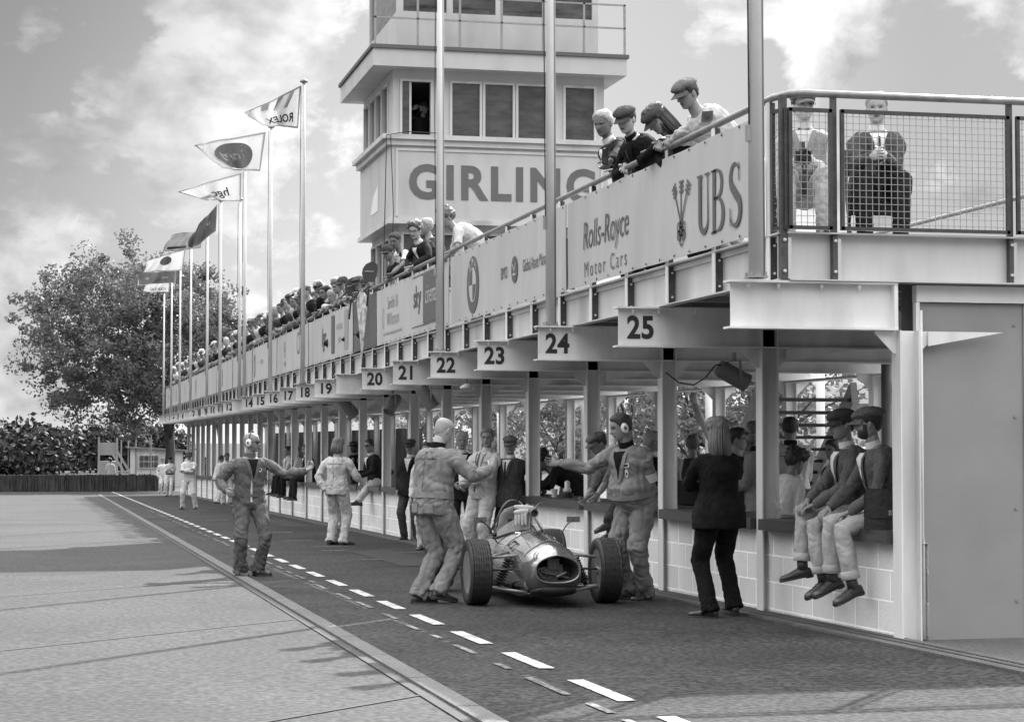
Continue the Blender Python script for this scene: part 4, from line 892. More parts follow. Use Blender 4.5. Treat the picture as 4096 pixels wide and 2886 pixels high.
PL = [(678,185,'tallest complete flagpole, rising from beam 18 beside the crowd'),(605,288,'flagpole above beam 16, second tallest against the sky'),(547,383,'flagpole above beam 14, thicker of a close pair'),(536,452,'shorter flagpole just left of the thicker one of a close pair'),
      (492,455,'thin flagpole carrying the dark long flag'),(463,512,'flagpole carrying the flag with the dark rosette'),(426,556,'flagpole carrying a white flag above the treetop'),(402,605,'flagpole carrying the dark and white striped flag'),(383,627,'flagpole with a small white flag in front of the big tree'),(366,660,'last flagpole at the far end of the pit building')]
PO = [pole(px, yt, lb, X=5.0, r=.05) for px, yt, lb in PL]
FLAG_W = M('flag_white', .58, .7, var=.05, vs=2); FLAG_G = M('flag_grey', .30, .7, var=.2, vs=3); FLAG_D = M('flag_dark', .09, .7, var=.3, vs=3)
def translucent(m):
    t = m.node_tree; p = t.nodes['Principled BSDF']; o = [n for n in t.nodes if n.type == 'OUTPUT_MATERIAL'][0]; tr = t.nodes.new('ShaderNodeBsdfTranslucent'); ad = t.nodes.new('ShaderNodeMixShader'); ad.inputs[0].default_value = .35
    src = p.inputs['Base Color'].links[0].from_socket; t.links.new(src, tr.inputs[0]); t.links.new(p.outputs[0], ad.inputs[1]); t.links.new(tr.outputs[0], ad.inputs[2]); t.links.new(ad.outputs[0], o.inputs[0])
for m in (FLAG_W, FLAG_G, FLAG_D): translucent(m)
def flag(i, outline_px, label, mat, nx=26, ny=12, deco=()):
    """outline_px: hoist top, hoist bottom, fly bottom, fly top as seen; the cloth streams towards the track with ripples"""
    _, Y, zt = PO[i]; d = math.hypot(5.0, Y)
    P = lambda px, py: at(px, py, Y=Y)
    a, b_, c, e = [P(*q) for q in outline_px]; ph = i*1.7
    def F(u, v):
        top = a.lerp(e, u); bot = b_.lerp(c, u); p = bot.lerp(top, v)
        rp = u**.7*((.15 if i < 3 else .26)*math.sin(u*8+v*2+ph)+(.05 if i < 3 else .10)*math.sin(u*19+v*4+ph)); return p+V((.02*math.sin(v*7+ph)*u, rp-u*.35, .035*u*math.sin(u*7+ph+v*2)))
    vs = [F(x/nx, y/ny) for y in range(ny+1) for x in range(nx+1)]
    fs = [(y*(nx+1)+x, y*(nx+1)+x+1, (y+1)*(nx+1)+x+1, (y+1)*(nx+1)+x) for y in range(ny) for x in range(nx)]
    me = pts_mesh(vs, fs); me.materials.append(mat); me.polygons.foreach_set('use_smooth', [True]*len(fs)); o = link('flag', me); tag(o, label, 'flag')
    hv, hf = [], []
    def strip(uv0, uv1, duv, m_):
        o2 = len(hv)
        for q in range(m_+1):
            t = q/m_; u = uv0[0]+(uv1[0]-uv0[0])*t; v = uv0[1]+(uv1[1]-uv0[1])*t; hv.append(F(u, v)+V((0,-.02,0))); hv.append(F(u+duv[0], v+duv[1])+V((0,-.02,0)))
        for q in range(m_): hf.append((o2+2*q, o2+2*q+2, o2+2*q+3, o2+2*q+1))
    strip((0,1),(1,1),(0,-.045),26); strip((0,0),(1,0),(0,.045),26); strip((1,0),(1,1),(-.025,0),12); strip((0,0),(0,1),(.03,0),12)
    hm = pts_mesh(hv, hf); hm.materials.append(INKL); link('hem', hm, o)
    for nm, kind, args, m2 in deco:
        if kind == 'text': tv, tf = text_mesh(args[0], size=args[3], sx=args[4], bold=args[5], shear=args[6] if len(args) > 6 else 0, mirror=True, depth=0.001); pts = [(args[1]-x, args[2]+y) for x, y, z in tv]  # seen from behind
        else:
            pts = []; tf = []
            for q in args: o2 = len(pts); pts += q; tf.append(tuple(range(o2, o2+len(q))))
        vv = [F(min(max(x, 0), 1), min(max(y, 0), 1))+V((0, -.035, 0)) for x, y in pts]
        mm = pts_mesh(vv, tf); mm.materials.append(m2); link(nm, mm, o)
    return o
def ell_uv(cx, cy, rx, ry, n=28, seg=5):
    out = []
    for k in range(seg):
        for i in range(n):
            a, c = 2*math.pi*i/n, 2*math.pi*(i+1)/n; r0, r1 = k/seg, (k+1)/seg; q = [(cx+rx*r0*math.cos(a), cy+ry*r0*math.sin(a)),(cx+rx*r1*math.cos(a), cy+ry*r1*math.sin(a)),(cx+rx*r1*math.cos(c), cy+ry*r1*math.sin(c)),(cx+rx*r0*math.cos(c), cy+ry*r0*math.sin(c))]
            out.append(q if k else q[1:])
    return out
flag(0, [(675,192),(668,288),(585,286),(541,262)], 'large white flag with dark stripes and mirrored capitals, highest of the row', FLAG_W, deco=[('flag_lettering','text',('ROLEX',.45,.16,.34,.60,.008),INK),('flag_stripes','poly',[[(.10,.98),(.20,.96),(.34,.58),(.26,.58)],[(.30,.97),(.42,.95),(.54,.62),(.46,.60)],[(.55,.97),(.7,.95),(.74,.75),(.62,.72)]],INKL)])
flag(1, [(596,296),(583,384),(495,384),(430,330)], 'white flag with a large dark oval badge and mirrored script', FLAG_W, deco=[('oval_badge','poly',ell_uv(.52,.46,.33,.40),INKG),('flag_lettering','text',('Ford',.52,.32,.44,.52,.016,.3),PAINTW)])
flag(2, [(541,388),(540,452),(460,452),(398,432)], 'white and grey flag with mirrored initials, third from the top', FLAG_W, deco=[('flag_lettering','text',('hgc',.45,.25,.5,.55,.006),INK),('flag_band','poly',[[(.55,.02),(.98,.02),(.98,.25),(.7,.35)]],FLAG_G)])
flag(4, [(487,458),(484,518),(430,560),(440,508)], 'long dark flag streaming down towards the treetop', FLAG_D, deco=[('flag_mark','poly',[[(.3,.5),(.45,.5),(.45,.62),(.3,.62)]],FLAG_G)])
flag(5, [(455,517),(450,556),(362,568),(380,528)], 'grey flag with a dark rosette at its pole end', FLAG_G, deco=[('rosette','poly',ell_uv(.25,.5,.13,.42),INK),('flag_band','poly',[[(.4,.1),(.9,.1),(.9,.25),(.4,.25)]],INK)])
flag(6, [(416,558),(410,606),(322,612),(330,585)], 'white flag with a crumpled grey emblem above the tree', FLAG_W, deco=[('flag_emblem','poly',ell_uv(.5,.6,.16,.25),INKG)])
flag(7, [(395,607),(393,634),(308,640),(310,612)], 'small dark flag with pale stripe in front of the tree', FLAG_D, deco=[('flag_band','poly',[[(.2,.4),(.8,.4),(.8,.58),(.2,.58)]],FLAG_G)])
flag(8, [(381,630),(379,655),(318,656),(330,634)], 'small white flag, lowest of the row', FLAG_W, deco=[('flag_lettering','text',('CEATIC',.45,.2,.3,.6,.003),INK)])

# ------------------------------------------------------------------ control tower
TY = 37.2
T = lambda px, py: at(px, py, Y=TY)
tx0 = T(875, 400).x; tx1 = T(1363, 400).x; ty1 = at(808, 400, X=tx0).y
zs0, zs1 = T(875, 490).z, T(875, 312).z; zw0, zw1 = T(1018, 305).z, T(1018, 186).z
tower = empty('control_tower', (0,0,0), 'white timber control tower with large capitals painted on its front, behind the deck', 'tower')
TW = M('tower_boards', .50, .55, var=.05, vs=2.5, dirt=.18, stretch=(1,1,.4), bump=.05)
b = MB(); b.box(tx0, tx1, TY, ty1, zs0, zs1); b.build('sign_storey', TW, tower)
b = MB()   # cornices
b.box(tx0-.16, tx1+.1, TY-.12, ty1+.1, zs1, zs1+.09); b.box(tx0-.08, tx1+.05, TY-.06, ty1+.05, zs1-.11, zs1-.002); b.box(tx0-.05, tx1+.05, TY-.05, ty1+.05, zs0-.09, zs0-.002); b.build('cornice', PAINTW, tower)
b = MB()   # moulding round the sign
for a, c in ((tx0+.10, tx0+.15), (tx1-.15, tx1-.10)): b.box(a, c, TY-.02, TY-.002, zs0+.05, zs1-.16)
b.box(tx0+.15, tx1-.15, TY-.02, TY-.002, zs1-.21, zs1-.16); b.build('sign_moulding', PAINTW, tower)
t = MB(); vs, fs = text_mesh('GIRLING', size=1., bold=.035, spacing=1.18); wv = max(v[0] for v in vs)-min(v[0] for v in vs); hv = max(v[1] for v in vs)-.0
gx0, gx1 = T(918, 400).x, T(1336, 400).x; gh = T(1000, 369).z-T(1000, 444).z; gz = T(1000, 444).z
t.add([V(((gx0+gx1)/2+v[0]*(gx1-gx0)/wv, TY-.006, gz+v[1]*gh/hv)) + V((0, -.004 if v[2] > 0 else 0, 0)) for v in vs], fs); t.build('sign_lettering', M('sign_grey', .12, .55, var=.1), tower)
t = MB(); ly = (TY+ty1)/2; t.prism([(-.5,-.45),(.45,-.45),(.45,.05),(-.1,-.1)], .004, (tx0-.003, ly, (zs0+zs1)/2-.0), (0,-1,0), (0,0,1), (-1,0,0)); t.build('faded_emblem', M('faded_white', .8, .5), tower)
def storey(z0, z1, inset, fronts, sides, nm, zlow=None):
    X0, X1, Ya, Yb = tx0+inset, tx1-inset, TY+inset, ty1-inset; q = zlow or z0
    b = MB(); hz0, hz1 = fronts['z']
    # front wall built round the openings
    xs = [X0]; 
    for a, c in fronts['x']: xs += [a, c]
    xs.append(X1)
    for i in range(0, len(xs), 2): b.box(xs[i], xs[i+1], Ya, Ya+.12, q, z1)
    for a, c in fronts['x']: b.box(a, c, Ya, Ya+.12, q, hz0); b.box(a, c, Ya, Ya+.12, hz1, z1)
    ys = [Ya+.12]
    for a, c in sides: ys += [a, c]
    ys.append(Yb)
    for i in range(0, len(ys), 2): b.box(X0, X0+.12, ys[i], ys[i+1], q, z1); b.box(X1-.12, X1, ys[i], ys[i+1], q, z1)
    for a, c in sides: b.box(X0, X0+.12, a, c, q, hz0); b.box(X0, X0+.12, a, c, hz1, z1); b.box(X1-.12, X1, a, c, q, z1)
    b.box(X0+.12, X1-.12, Yb-.12, Yb, q, z1); b.build(nm, TW, tower)
    for k, (a, c) in enumerate(fronts['x']):
        f = MB(); w_ = .045
        f.box(a, a+w_, Ya-.03, Ya+.08, hz0, hz1); f.box(c-w_, c, Ya-.03, Ya+.08, hz0, hz1); f.box(a+w_, c-w_, Ya-.03, Ya+.08, hz0, hz0+w_); f.box(a+w_, c-w_, Ya-.03, Ya+.08, hz1-w_, hz1)
        fo = f.build('window', PAINTW, tower); p = MB()
        if k in fronts.get('open', ()): p.box((a+c)/2-.13, (a+c)/2-.09, Ya+.02, Ya+.06, hz0+w_, hz1-w_); p.build('sash_bar', PAINTW, fo); p = MB(); p.box(a+w_, (a+c)/2-.13, Ya+.03, Ya+.045, hz0+w_, hz1-w_)
        else: p.box(a+w_, c-w_, Ya+.03, Ya+.045, hz0+w_, hz1-w_)
        p.build('pane', GLASS, fo)
        if k not in fronts.get('open', ()): p = MB(); n = 22; [p.box(a+w_+.01, c-w_-.01, Ya+.10, Ya+.115, hz0+w_+(hz1-hz0-2*w_)*i/n, hz0+w_+(hz1-hz0-2*w_)*(i+.8)/n) for i in range(n)]; p.build('blind', M('blind_grey', .13, .6, var=.35, vs=2), fo)
    for a, c in sides:
        f = MB(); w_ = .04; f.box(X0-.03, X0+.08, a, a+w_, hz0, hz1); f.box(X0-.03, X0+.08, c-w_, c, hz0, hz1); f.box(X0-.03, X0+.08, a+w_, c-w_, hz0, hz0+w_); f.box(X0-.03, X0+.08, a+w_, c-w_, hz1-w_, hz1)
        fo = f.build('window', PAINTW, tower); p = MB(); p.box(X0+.03, X0+.04, a+w_, c-w_, hz0+w_, hz1-w_); p.build('pane', GLASS, fo)
fx = [(T(898,0).x, T(972,0).x), (T(1010,0).x, T(1082,0).x), (T(1084,0).x, T(1156,0).x), (T(1158,0).x, T(1230,0).x), (T(1264,0).x, T(1338,0).x)]
sd_ = [(TY+.55+i*.78, TY+1.25+i*.78) for i in range(4)]; sd_ = [(a, min(c, ty1-.2)) for a, c in sd_ if c < ty1-.1]
storey(zs1+.09, zw1+.22, .06, dict(z=(zw0-.04, zw1+.05), x=fx, open=(0,)), sd_, 'upper_storey')
lx = [(T(905,0).x, T(1030,0).x), (T(1060,0).x, T(1160,0).x), (T(1190,0).x, T(1300,0).x)]
storey(2.86, zs0-.09, .22, dict(z=(4.2, zs0-.22), x=lx), sd_, 'lower_storey')
b = MB(); b.box(tx0-.38, tx1+.3, TY-.30, ty1+.3, zw1+.22, zw1+.55); b.build('roof_fascia', TW, tower)
b = MB(); b.box(tx0-.42, tx1+.34, TY-.34, ty1+.34, zw1+.552, zw1+.62); b.build('roof', M('roof_felt', .12, .9), tower)
zc0, zc1 = zw1+.62, zw1+3.3; cx0, cx1, cy0, cy1 = tx0+.15, tx1-.15, TY+.15, ty1-.15  # invented top cabin, put in to extend the tower's cast shadow
b = MB(); b.box(cx0, cx1, cy0, cy1, zc0, zc0+.75); b.box(cx0, cx1, cy0, cy1, zc1-.35, zc1); [b.box(x-.06, x+.06, y-.06, y+.06, zc0+.75, zc1-.35) for x in np.linspace(cx0+.06, cx1-.06, 5) for y in (cy0+.06, cy1-.06)]; b.build('lookout_cabin', TW, tower)
b = MB(); b.box(cx0+.05, cx1-.05, cy0+.05, cy1-.05, zc0+.75, zc1-.35); b.build('lookout_glazing', GLASS, tower)
b = MB(); [b.box(tx0-.36, tx1+.28, y, y+.03, zw1+.62+z, zw1+.65+z) for y in (TY-.30,) for z in (.5, .95)]; [b.box(x, x+.04, TY-.30, TY-.27, zw1+.62, zw1+1.6) for x in np.linspace(tx0-.36, tx1+.24, 7)]; b.build('balcony_rail', STEEL, tower)
b = MB()
for x in (tx0+.6, tx1-.6): b.tube([(x, TY+.3, zw1+.62),(x, TY+.3, zw1+4.2)], .02, 6)
b.tube([(tx0+.6, TY+.3, zw1+4.2),(tx1-.6, TY+.3, zw1+4.2)], .02, 6); b.tube([(tx0+.6, TY+.3, zw1+3.8),(tx1-.6, TY+.3, zw1+3.8)], .016, 6); b.build('roof_rail', STEEL, tower)
b = MB(); p0 = T(975, 300)
b.tube([V((p0.x, TY-.14, zs1+.12)), V((tx0+.3, TY-.16, zs1+.13)), V((tx0-.1, TY-.17, zs1+.05)), V((tx0-.13, TY-.2, zs1-1.2)), V((tx0-.2, TY-.3, 3.2))], .010, 5); b.tube([V((tx0-.02, TY-.16, zs1+.05)), V((tx0+.03, TY-.2, zs1-1.4)), V((tx0-.05, TY-.25, 3.2))], .009, 5)
tag(b.build('hanging_cable', BLK), 'thin black cable hanging down the left corner of the tower', 'cable')

# ------------------------------------------------------------------ things under the deck
def floodlight(px, py, Y, label, s=1., tilt=35, cable=False):
    c = at(px, py, Y=Y); rt = empty('floodlight', c, label, 'floodlight', rotz=R(20)); d = V((math.cos(R(tilt)), -.25, -math.sin(R(tilt)))).normalized()
    b = MB(); b.lathe([(.0,-.17),(.075,-.17),(.085,-.12),(.085,.10),(.09,.14),(.075,.145),(.07,.12),(0,.12)], (0,0,0), d, 20); b.build('housing', M('lamp_grey', .17, .45, var=.1), rt, smooth=False, angle=40)
    b = MB(); b.bar((0,-.09,-.02),(0,-.09,.14), .03, .008); b.bar((0,.09,-.02),(0,.09,.14), .03, .008); b.bar((0,-.095,.14),(0,.095,.14), .03, .008); b.bar((0,0,.14),(0,0,.22), .03); b.build('bracket', PAINTG, rt)
    if cable: b = MB(); b.tube([(-.10,0,.10),(-.22,0,.10),(-.34,0,-.02),(-.48,0,-.09),(-.65,0,-.07),(-.8,0,.02)], .007, 5); b.build('cable', BLK, rt, smooth=True)
    rt.scale = (s,)*3
floodlight(1646, 843, 18.6, 'grey cylindrical lamp with a looping cable under the deck near beam 25', 1.05, 28, True)
floodlight(958, 893, 29.6, 'tilted lamp under the deck just below beam 21', 1.2, 60)
floodlight(783, 915, 42, 'small tilted lamp under the deck below the blank beam', 1.5, 55)
floodlight(880, 908, 35, 'small dark lamp clamped beside the column under beam 20', 1.2, 130)
c = at(1047, 868, Y=26.6); rt = empty('pendant_lamp', c, 'small pale dish lamp hanging under beam 22', 'lamp'); b = MB(); b.lathe([(.0,.05),(.03,.05),(.09,.01),(.10,-.02),(.0,-.025)], (0,0,0), (0,0,1), 18); b.build('shade', PAINTW, rt, smooth=True); b = MB(); b.tube([(0,0,.05),(0,0,.16)], .008, 5); b.build('rod', BLK, rt)

# staircase behind the pits
st = empty('staircase', (0,0,0), 'open tread steel staircase behind the pits, seen over the counter by the two seated men', 'staircase')
sb, se = at(1806, 1118, Y=25.5), at(1916, 882, Y=22.6); wv = V((-1.25, -.1, 0))
b = MB(); b.bar(sb, se, .08, .30); b.bar(sb+wv, se+wv, .06, .24); b.build('stringer', PAINTW, st)
n = 9
for i in range(n):
    p = sb.lerp(se, (i+.5)/n); b = MB(); b.add([p+V((0,-.13,-.02)), p+V((0,.13,-.02)), p+wv+V((0,.13,-.02)), p+wv+V((0,-.13,-.02)), p+V((0,-.13,.02)), p+V((0,.13,.02)), p+wv+V((0,.13,.02)), p+wv+V((0,-.13,.02))], [(0,1,2,3),(4,5,6,7),(0,1,5,4),(1,2,6,5),(2,3,7,6),(3,0,4,7)]); b.build('tread', DSTEEL, st)
b = MB(); b.tube([at(1556, 905, Y=27), at(1600, 1000, Y=27)], .05, 8); b.tube([at(1556, 905, Y=27), at(1556, 880, Y=27)], .05, 8); tag(b.build('brace_pipe', PAINTW, smooth=True), 'white diagonal pipe brace behind the woman in black', 'pipe')
for px, Y in ((1590, 33), (1840, 30), (1990, 22), (1310, 40), (1120, 52)):
    p = at(px, 989, Y=Y); rt = MB(); rt.tube([(p.x, Y, g(Y)), (p.x, Y, 2.5)], .07, 12); lb = {1590:'round post between the square columns behind the woman in black',1840:'round post seen through the staircase',1990:'slim grey post behind the seated men in caps',1310:'round post behind the leaning photographer',1120:'distant round post behind the group by the left rear'}[px]; tag(rt.build('post', PAINTG if px == 1990 else PAINTW, smooth=True), lb, 'post')

# ------------------------------------------------------------------ trees, hedge and far buildings
LEAF = M('leaves', .14, .5, var=.5, vs=.8, spec=.3); LEAFD = M('leaves_dark', .035, .7, var=.5, vs=.6); BARK = M('bark', .07, .9, var=.4, vs=6, stretch=(1,1,.2), bump=.5, bs=20)
translucent(LEAF)
def leafmesh(centres, radii, per, size, seed):
    r = np.random.default_rng(seed); n = len(centres)*per; c = np.repeat(centres, per, 0); rr = np.repeat(radii, per)
    d = r.normal(size=(n,3)); d /= np.linalg.norm(d, axis=1)[:,None]; p = c+d*(rr*r.random(n)**.45)[:,None]*np.array([1,1,.8])
    a = r.normal(size=(n,3)); a /= np.linalg.norm(a, axis=1)[:,None]; b2 = np.cross(a, r.normal(size=(n,3))); b2 /= np.linalg.norm(b2, axis=1)[:,None]; s = size*(.6+.8*r.random(n))[:,None]
    v = np.stack([p-a*s, p+b2*s*.6, p+a*s, p-b2*s*.6], 1).reshape(-1,3); me = bpy.data.meshes.new('crown'); me.vertices.add(len(v)); me.vertices.foreach_set('co', v.ravel())
    me.loops.add(len(v)); me.loops.foreach_set('vertex_index', np.arange(len(v))); me.polygons.add(n); me.polygons.foreach_set('loop_start', np.arange(0, len(v), 4)); me.polygons.foreach_set('loop_total', np.full(n, 4)); me.update(); me.validate(); return me
def tree(loc, zc, rx, rz, label, clumps=120, per=120, size=.1, cr=.8, seed=1, trunk=.28, mat=None, group=None, ry=None, name='tree', off=(0,0)):
    loc = V(loc); rt = empty(name, loc, label, 'tree', group); r = np.random.default_rng(seed); ry = ry or rx
    d = r.normal(size=(clumps,3)); d /= np.linalg.norm(d, axis=1)[:,None]; c = d*(r.random(clumps)**.36)[:,None]*np.array([rx, ry, rz])*(1+.07*r.normal(size=clumps))[:,None]+np.array([off[0],off[1],zc-loc.z]); rad = cr*(.45+.75*r.random(clumps))
    me = leafmesh(c, rad, per, size, seed); me.materials.append(mat or LEAF); link('crown', me, rt)
    b = MB(); top = V((0,0,zc-loc.z)); b.tube([(0,0,-.1),(.1,0,top.z*.25),(0,.1,top.z*.6),(0,0,top.z+rz*.5)], [trunk*1.15, trunk*.9, trunk*.6, trunk*.15], 10)
    for i in range(14):
        t = c[r.integers(clumps)]; z0 = top.z*(.3+.4*r.random()); b.tube([(0,0,z0), V((t[0]*.4, t[1]*.4, z0+(t[2]-z0)*.5)), V(t)], [trunk*.35, trunk*.2, trunk*.05], 6)
    b.build('trunk', BARK, rt, smooth=True); return rt
Yt = 112; p = at(378, 1012, Y=Yt); c0 = at(300, 762, Y=Yt)
t1 = tree((p.x, Yt, g(Yt)), c0.z, 6.2, 5.0, 'big broad tree with open lacy crown beyond the far end of the pits', 640, 92, .10, .82, 3, .30, off=(c0.x-p.x, 0))
b_ = at(512, 790, Y=104); tree((b_.x-.3, 106, g(106)), at(500, 760, Y=106).z, 1.5, 1.9, 'smaller leafy tree beside the big one, just above the distant crowd', 60, 110, .09, .6, 5, .15)
p = at(392, 990, Y=108); b = MB(); b.tube([(p.x,108,-1.4),(p.x+.1,108,1.8),(p.x+.5,108.5,4.5)], [.28,.24,.12], 10); b.tube([(p.x+.1,108,.6),(p.x-.45,108,3),(p.x-.9,108,5)], [.16,.12,.06], 8); 
for k, (px, Y, rx, rz, py) in enumerate(((-40,190,9,2.6,958),(60,180,8,2.6,962),(170,200,9,2.6,966),(246,170,4,1.6,966),(300,185,4.0,2.1,954),(340,200,5,1.8,972),(20,150,6,2.2,965))):
    c = at(px, py, Y=Y); tree((c.x, Y, g(Y)), c.z-rz*.75, rx*.8, rz*.8, ['distant low tree cut by the left edge of the picture','broad distant tree beyond the hedge, second from the left edge','distant tree beyond the hedge, nearest the white stand on its left','small rounded distant tree directly above the white stand','rounded distant tree above the hut, left of the big trunk','low distant tree behind the hut, right of the big trunk','dark low tree in front of the left end of the distant row'][k], 46, 110, .22, 1.7, 20+k, .3, LEAFD, 'distant trees beyond the hedge')
k = 0
for px, py, Y, rx, rz in ((1260,930,62,3.6,2.4),(1420,920,58,3.4,2.6),(1560,915,50,3.2,2.4),(1700,920,46,3.0,2.4),(1110,935,78,4,2.6),(960,940,95,4,2.6)):
    c = at(px, py, Y=Y); tree((c.x, Y, g(Y)), c.z+.4, rx, rz, ['leafy tree seen between the rear columns just left of the photographer','leafy tree seen behind the man with outstretched arm','leafy tree seen behind the backpack wearer','leafy tree seen past the bearded man, left of the staircase','leafy tree seen above the bald mechanic and the suited man','small far tree seen between columns left of the bald mechanic'][k], 60, 90, .085, .75, 40+k, .16, LEAF, 'paddock trees behind the pit building'); k += 1
# paddock buildings glimpsed through the pits
def shed(px0, px1, Y, ztop, label, seed=0):
    a, c = at(px0, 989, Y=Y), at(px1, 989, Y=Y); rt = empty('paddock_building', (a.x, Y, g(Y)), label, 'building'); L_ = c.x-a.x; h = ztop-g(Y)
    b = MB(); b.box(0, L_, 0, 4, 0, h); b.build('wall', PAINTW, rt)
    b = MB(); b.prism([(-.3,h),(L_+.3,h),(L_-.2,h+.55),(.2,h+.55)], 4.6, (0,-.3,0), (1,0,0), (0,0,1), (0,1,0)); b.build('roof', M('shed_roof', .55, .6, var=.1), rt)
    for i in range(int(L_/1.6)): f = MB(); x = .5+i*1.6; f.box(x, x+1.0, -.04, -.005, 1.0, 1.9); fo = f.build('window', PAINTG, rt); q = MB(); q.box(x+.06, x+.94, -.05, -.042, 1.06, 1.84); q.build('pane', GLASS, fo)
shed(1480, 1720, 66, 2.7, 'white low shed with dark windows behind the pits, centre right'); shed(1150, 1330, 84, 2.9, 'pale low shed seen between the rear columns left of the photographer'); shed(1760, 2150, 54, 2.4, 'white shed glimpsed behind the staircase')
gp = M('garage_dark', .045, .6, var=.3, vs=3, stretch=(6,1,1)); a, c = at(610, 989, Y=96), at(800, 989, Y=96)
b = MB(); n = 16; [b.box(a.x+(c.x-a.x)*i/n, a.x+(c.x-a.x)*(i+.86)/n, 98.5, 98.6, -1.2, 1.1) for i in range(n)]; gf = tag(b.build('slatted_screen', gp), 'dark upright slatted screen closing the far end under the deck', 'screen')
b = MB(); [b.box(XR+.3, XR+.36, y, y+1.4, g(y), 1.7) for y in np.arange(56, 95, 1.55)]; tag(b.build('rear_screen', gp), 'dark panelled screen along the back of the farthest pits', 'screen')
# hedge
hx0, hx1 = at(-260, 1100, Y=111).x, at(358, 1100, Y=111).x
b = MB(); n = 260; rn = random.Random(5)
for i in range(n):
    x = hx0+(hx1-hx0)*i/n; w_ = (hx1-hx0)/n; d = rn.uniform(-.07,.07); b.box(x, x+w_*.96, 110.9+d, 111.6, g(111)-.05, g(111)+.90+rn.uniform(-.04,.04))
tag(b.build('hedge', M('hedge_stems', .05, .95, var=.6, vs=3, stretch=(3,1,.6), bump=.6, bs=12)), 'long dark clipped hedge across the far end of the pit lane', 'hedge')
# hut
hl, hr_ = at(296, 1060, Y=124), at(410, 1060, Y=124); zt = at(300, 1005, Y=124).z; zt2 = at(405, 1012, Y=124).z; hut = empty('hut', (0,0,0), 'small white timber hut with a gridded window beyond the hedge', 'hut')
b = MB(); b.prism([(hl.x, g(124)), (hr_.x, g(124)), (hr_.x, zt2), (hl.x, zt)], 3, (0,124,0), (1,0,0), (0,0,1), (0,1,0)); b.build('wall', PAINTW, hut)
b = MB(); b.prism([(hl.x-.2, zt+.02), (hr_.x+.2, zt2+.02), (hr_.x+.2, zt2+.12), (hl.x-.2, zt+.12)], 3.4, (0,123.8,0), (1,0,0), (0,0,1), (0,1,0)); b.build('roof', M('hut_roof', .2, .8), hut)
wl, wr = at(312, 1020, Y=124), at(355, 1048, Y=124); b = MB(); b.box(wl.x-.06, wr.x+.06, 123.93, 123.99, wr.z-.06, wl.z+.06); wo_ = b.build('window', PAINTW, hut); b = MB()
for i in range(4):
    for j in range(2): b.box(wl.x+(wr.x-wl.x)*(i+.08)/4, wl.x+(wr.x-wl.x)*(i+.92)/4, 123.9, 123.92, wr.z+(wl.z-wr.z)*(j+.08)/2, wr.z+(wl.z-wr.z)*(j+.92)/2)
b.build('pane', GLASS, wo_)
# raised white platform with steps at the far left
P_ = lambda px, py: at(px, py, Y=119)
rp = empty('viewing_stand', (0,0,0), 'white raised stand with sloping steps, left of the hut', 'stand')
a, c = P_(222, 992), P_(262, 1062); b = MB(); b.box(a.x, c.x, 119, 121, P_(0,1020).z, a.z); b.build('upper_panel', PAINTW, rp); b = MB(); b.box(a.x, c.x, 119, 121, c.z, P_(0,1034).z); b.build('lower_panel', PAINTW, rp)
b = MB(); [b.bar((x,119,g(119)),(x,119,a.z+.3), .12) for x in (a.x, c.x)]; b.build('post', PAINTW, rp); b = MB(); b.bar(P_(262, 1010), P_(292, 1060), .14); b.bar(P_(252, 1016), P_(284, 1066), .14); b.build('stringer', PAINTW, rp)
for i, (px, py, r_) in enumerate(((339,961,.30),(305,969,.27),(288,977,.2),(272,980,.15))):
    c = at(px, py, Y=121+i*3); rt = empty('globe_lamp', (c.x, 121+i*3, g(121)), 'glossy dark globe on a thin post above the hut, %s' % ['largest and highest','second largest','third in size','smallest of the four'][i], 'globe lamp'); b = MB(); b.ell((0,0,c.z-g(121)), (r_,)*3, 20, 14); b.build('globe', M('globe_glass', .05, .12, spec=.8), rt, smooth=True); b = MB(); b.tube([(0,0,0),(0,0,c.z-g(121)-r_)], .04, 8); b.build('post', PAINTG, rt)
b = MB()
bpy.context.view_layer.update()
# ------------------------------------------------------------------ the racing car (front axle at the origin, +Y forward)
RED = M('racing_enamel', .27, .16, metal=.6, var=.12, vs=3, coat=1., spec=.7); REDI = M('enamel_inside', .03, .5); TYRE = M('tyre_rubber', .028, .62, var=.25, vs=25, fine=.2, bs=90, bump=.2)
cp = at(1214, 1352.5); CAZ = 181.5
car = empty('racing_car', (cp.x, cp.y, cp.z), 'open wheeled single seat racing car with an oval nose opening, stopped in the pit lane', 'racing car', rotz=-R(CAZ))
SEC = [(.70,.208,.245,.485),(.66,.238,.175,.520),(.58,.258,.135,.545),(.42,.275,.115,.570),(.20,.288,.105,.590),(0,.300,.10,.608),(-.3,.330,.10,.635),(-.6,.368,.10,.655),(-.85,.385,.10,.640),(-1.2,.388,.10,.635),(-1.55,.36,.12,.63),(-1.9,.29,.16,.60),(-2.3,.20,.22,.54),(-2.65,.10,.28,.44)]
ysv = np.linspace(.70, -2.65, 60); A = np.array(SEC)[::-1]
wv_ = np.interp(ysv, A[:,0], A[:,1]); zb = np.interp(ysv, A[:,0], A[:,2]); zt_ = np.interp(ysv, A[:,0], A[:,3])
def sm(a, n=3):
    for _ in range(n): a = np.concatenate([[a[0]], (a[:-2]+2*a[1:-1]+a[2:])/4, [a[-1]]])
    return a
wv_, zb, zt_ = sm(wv_), sm(zb), sm(zt_)
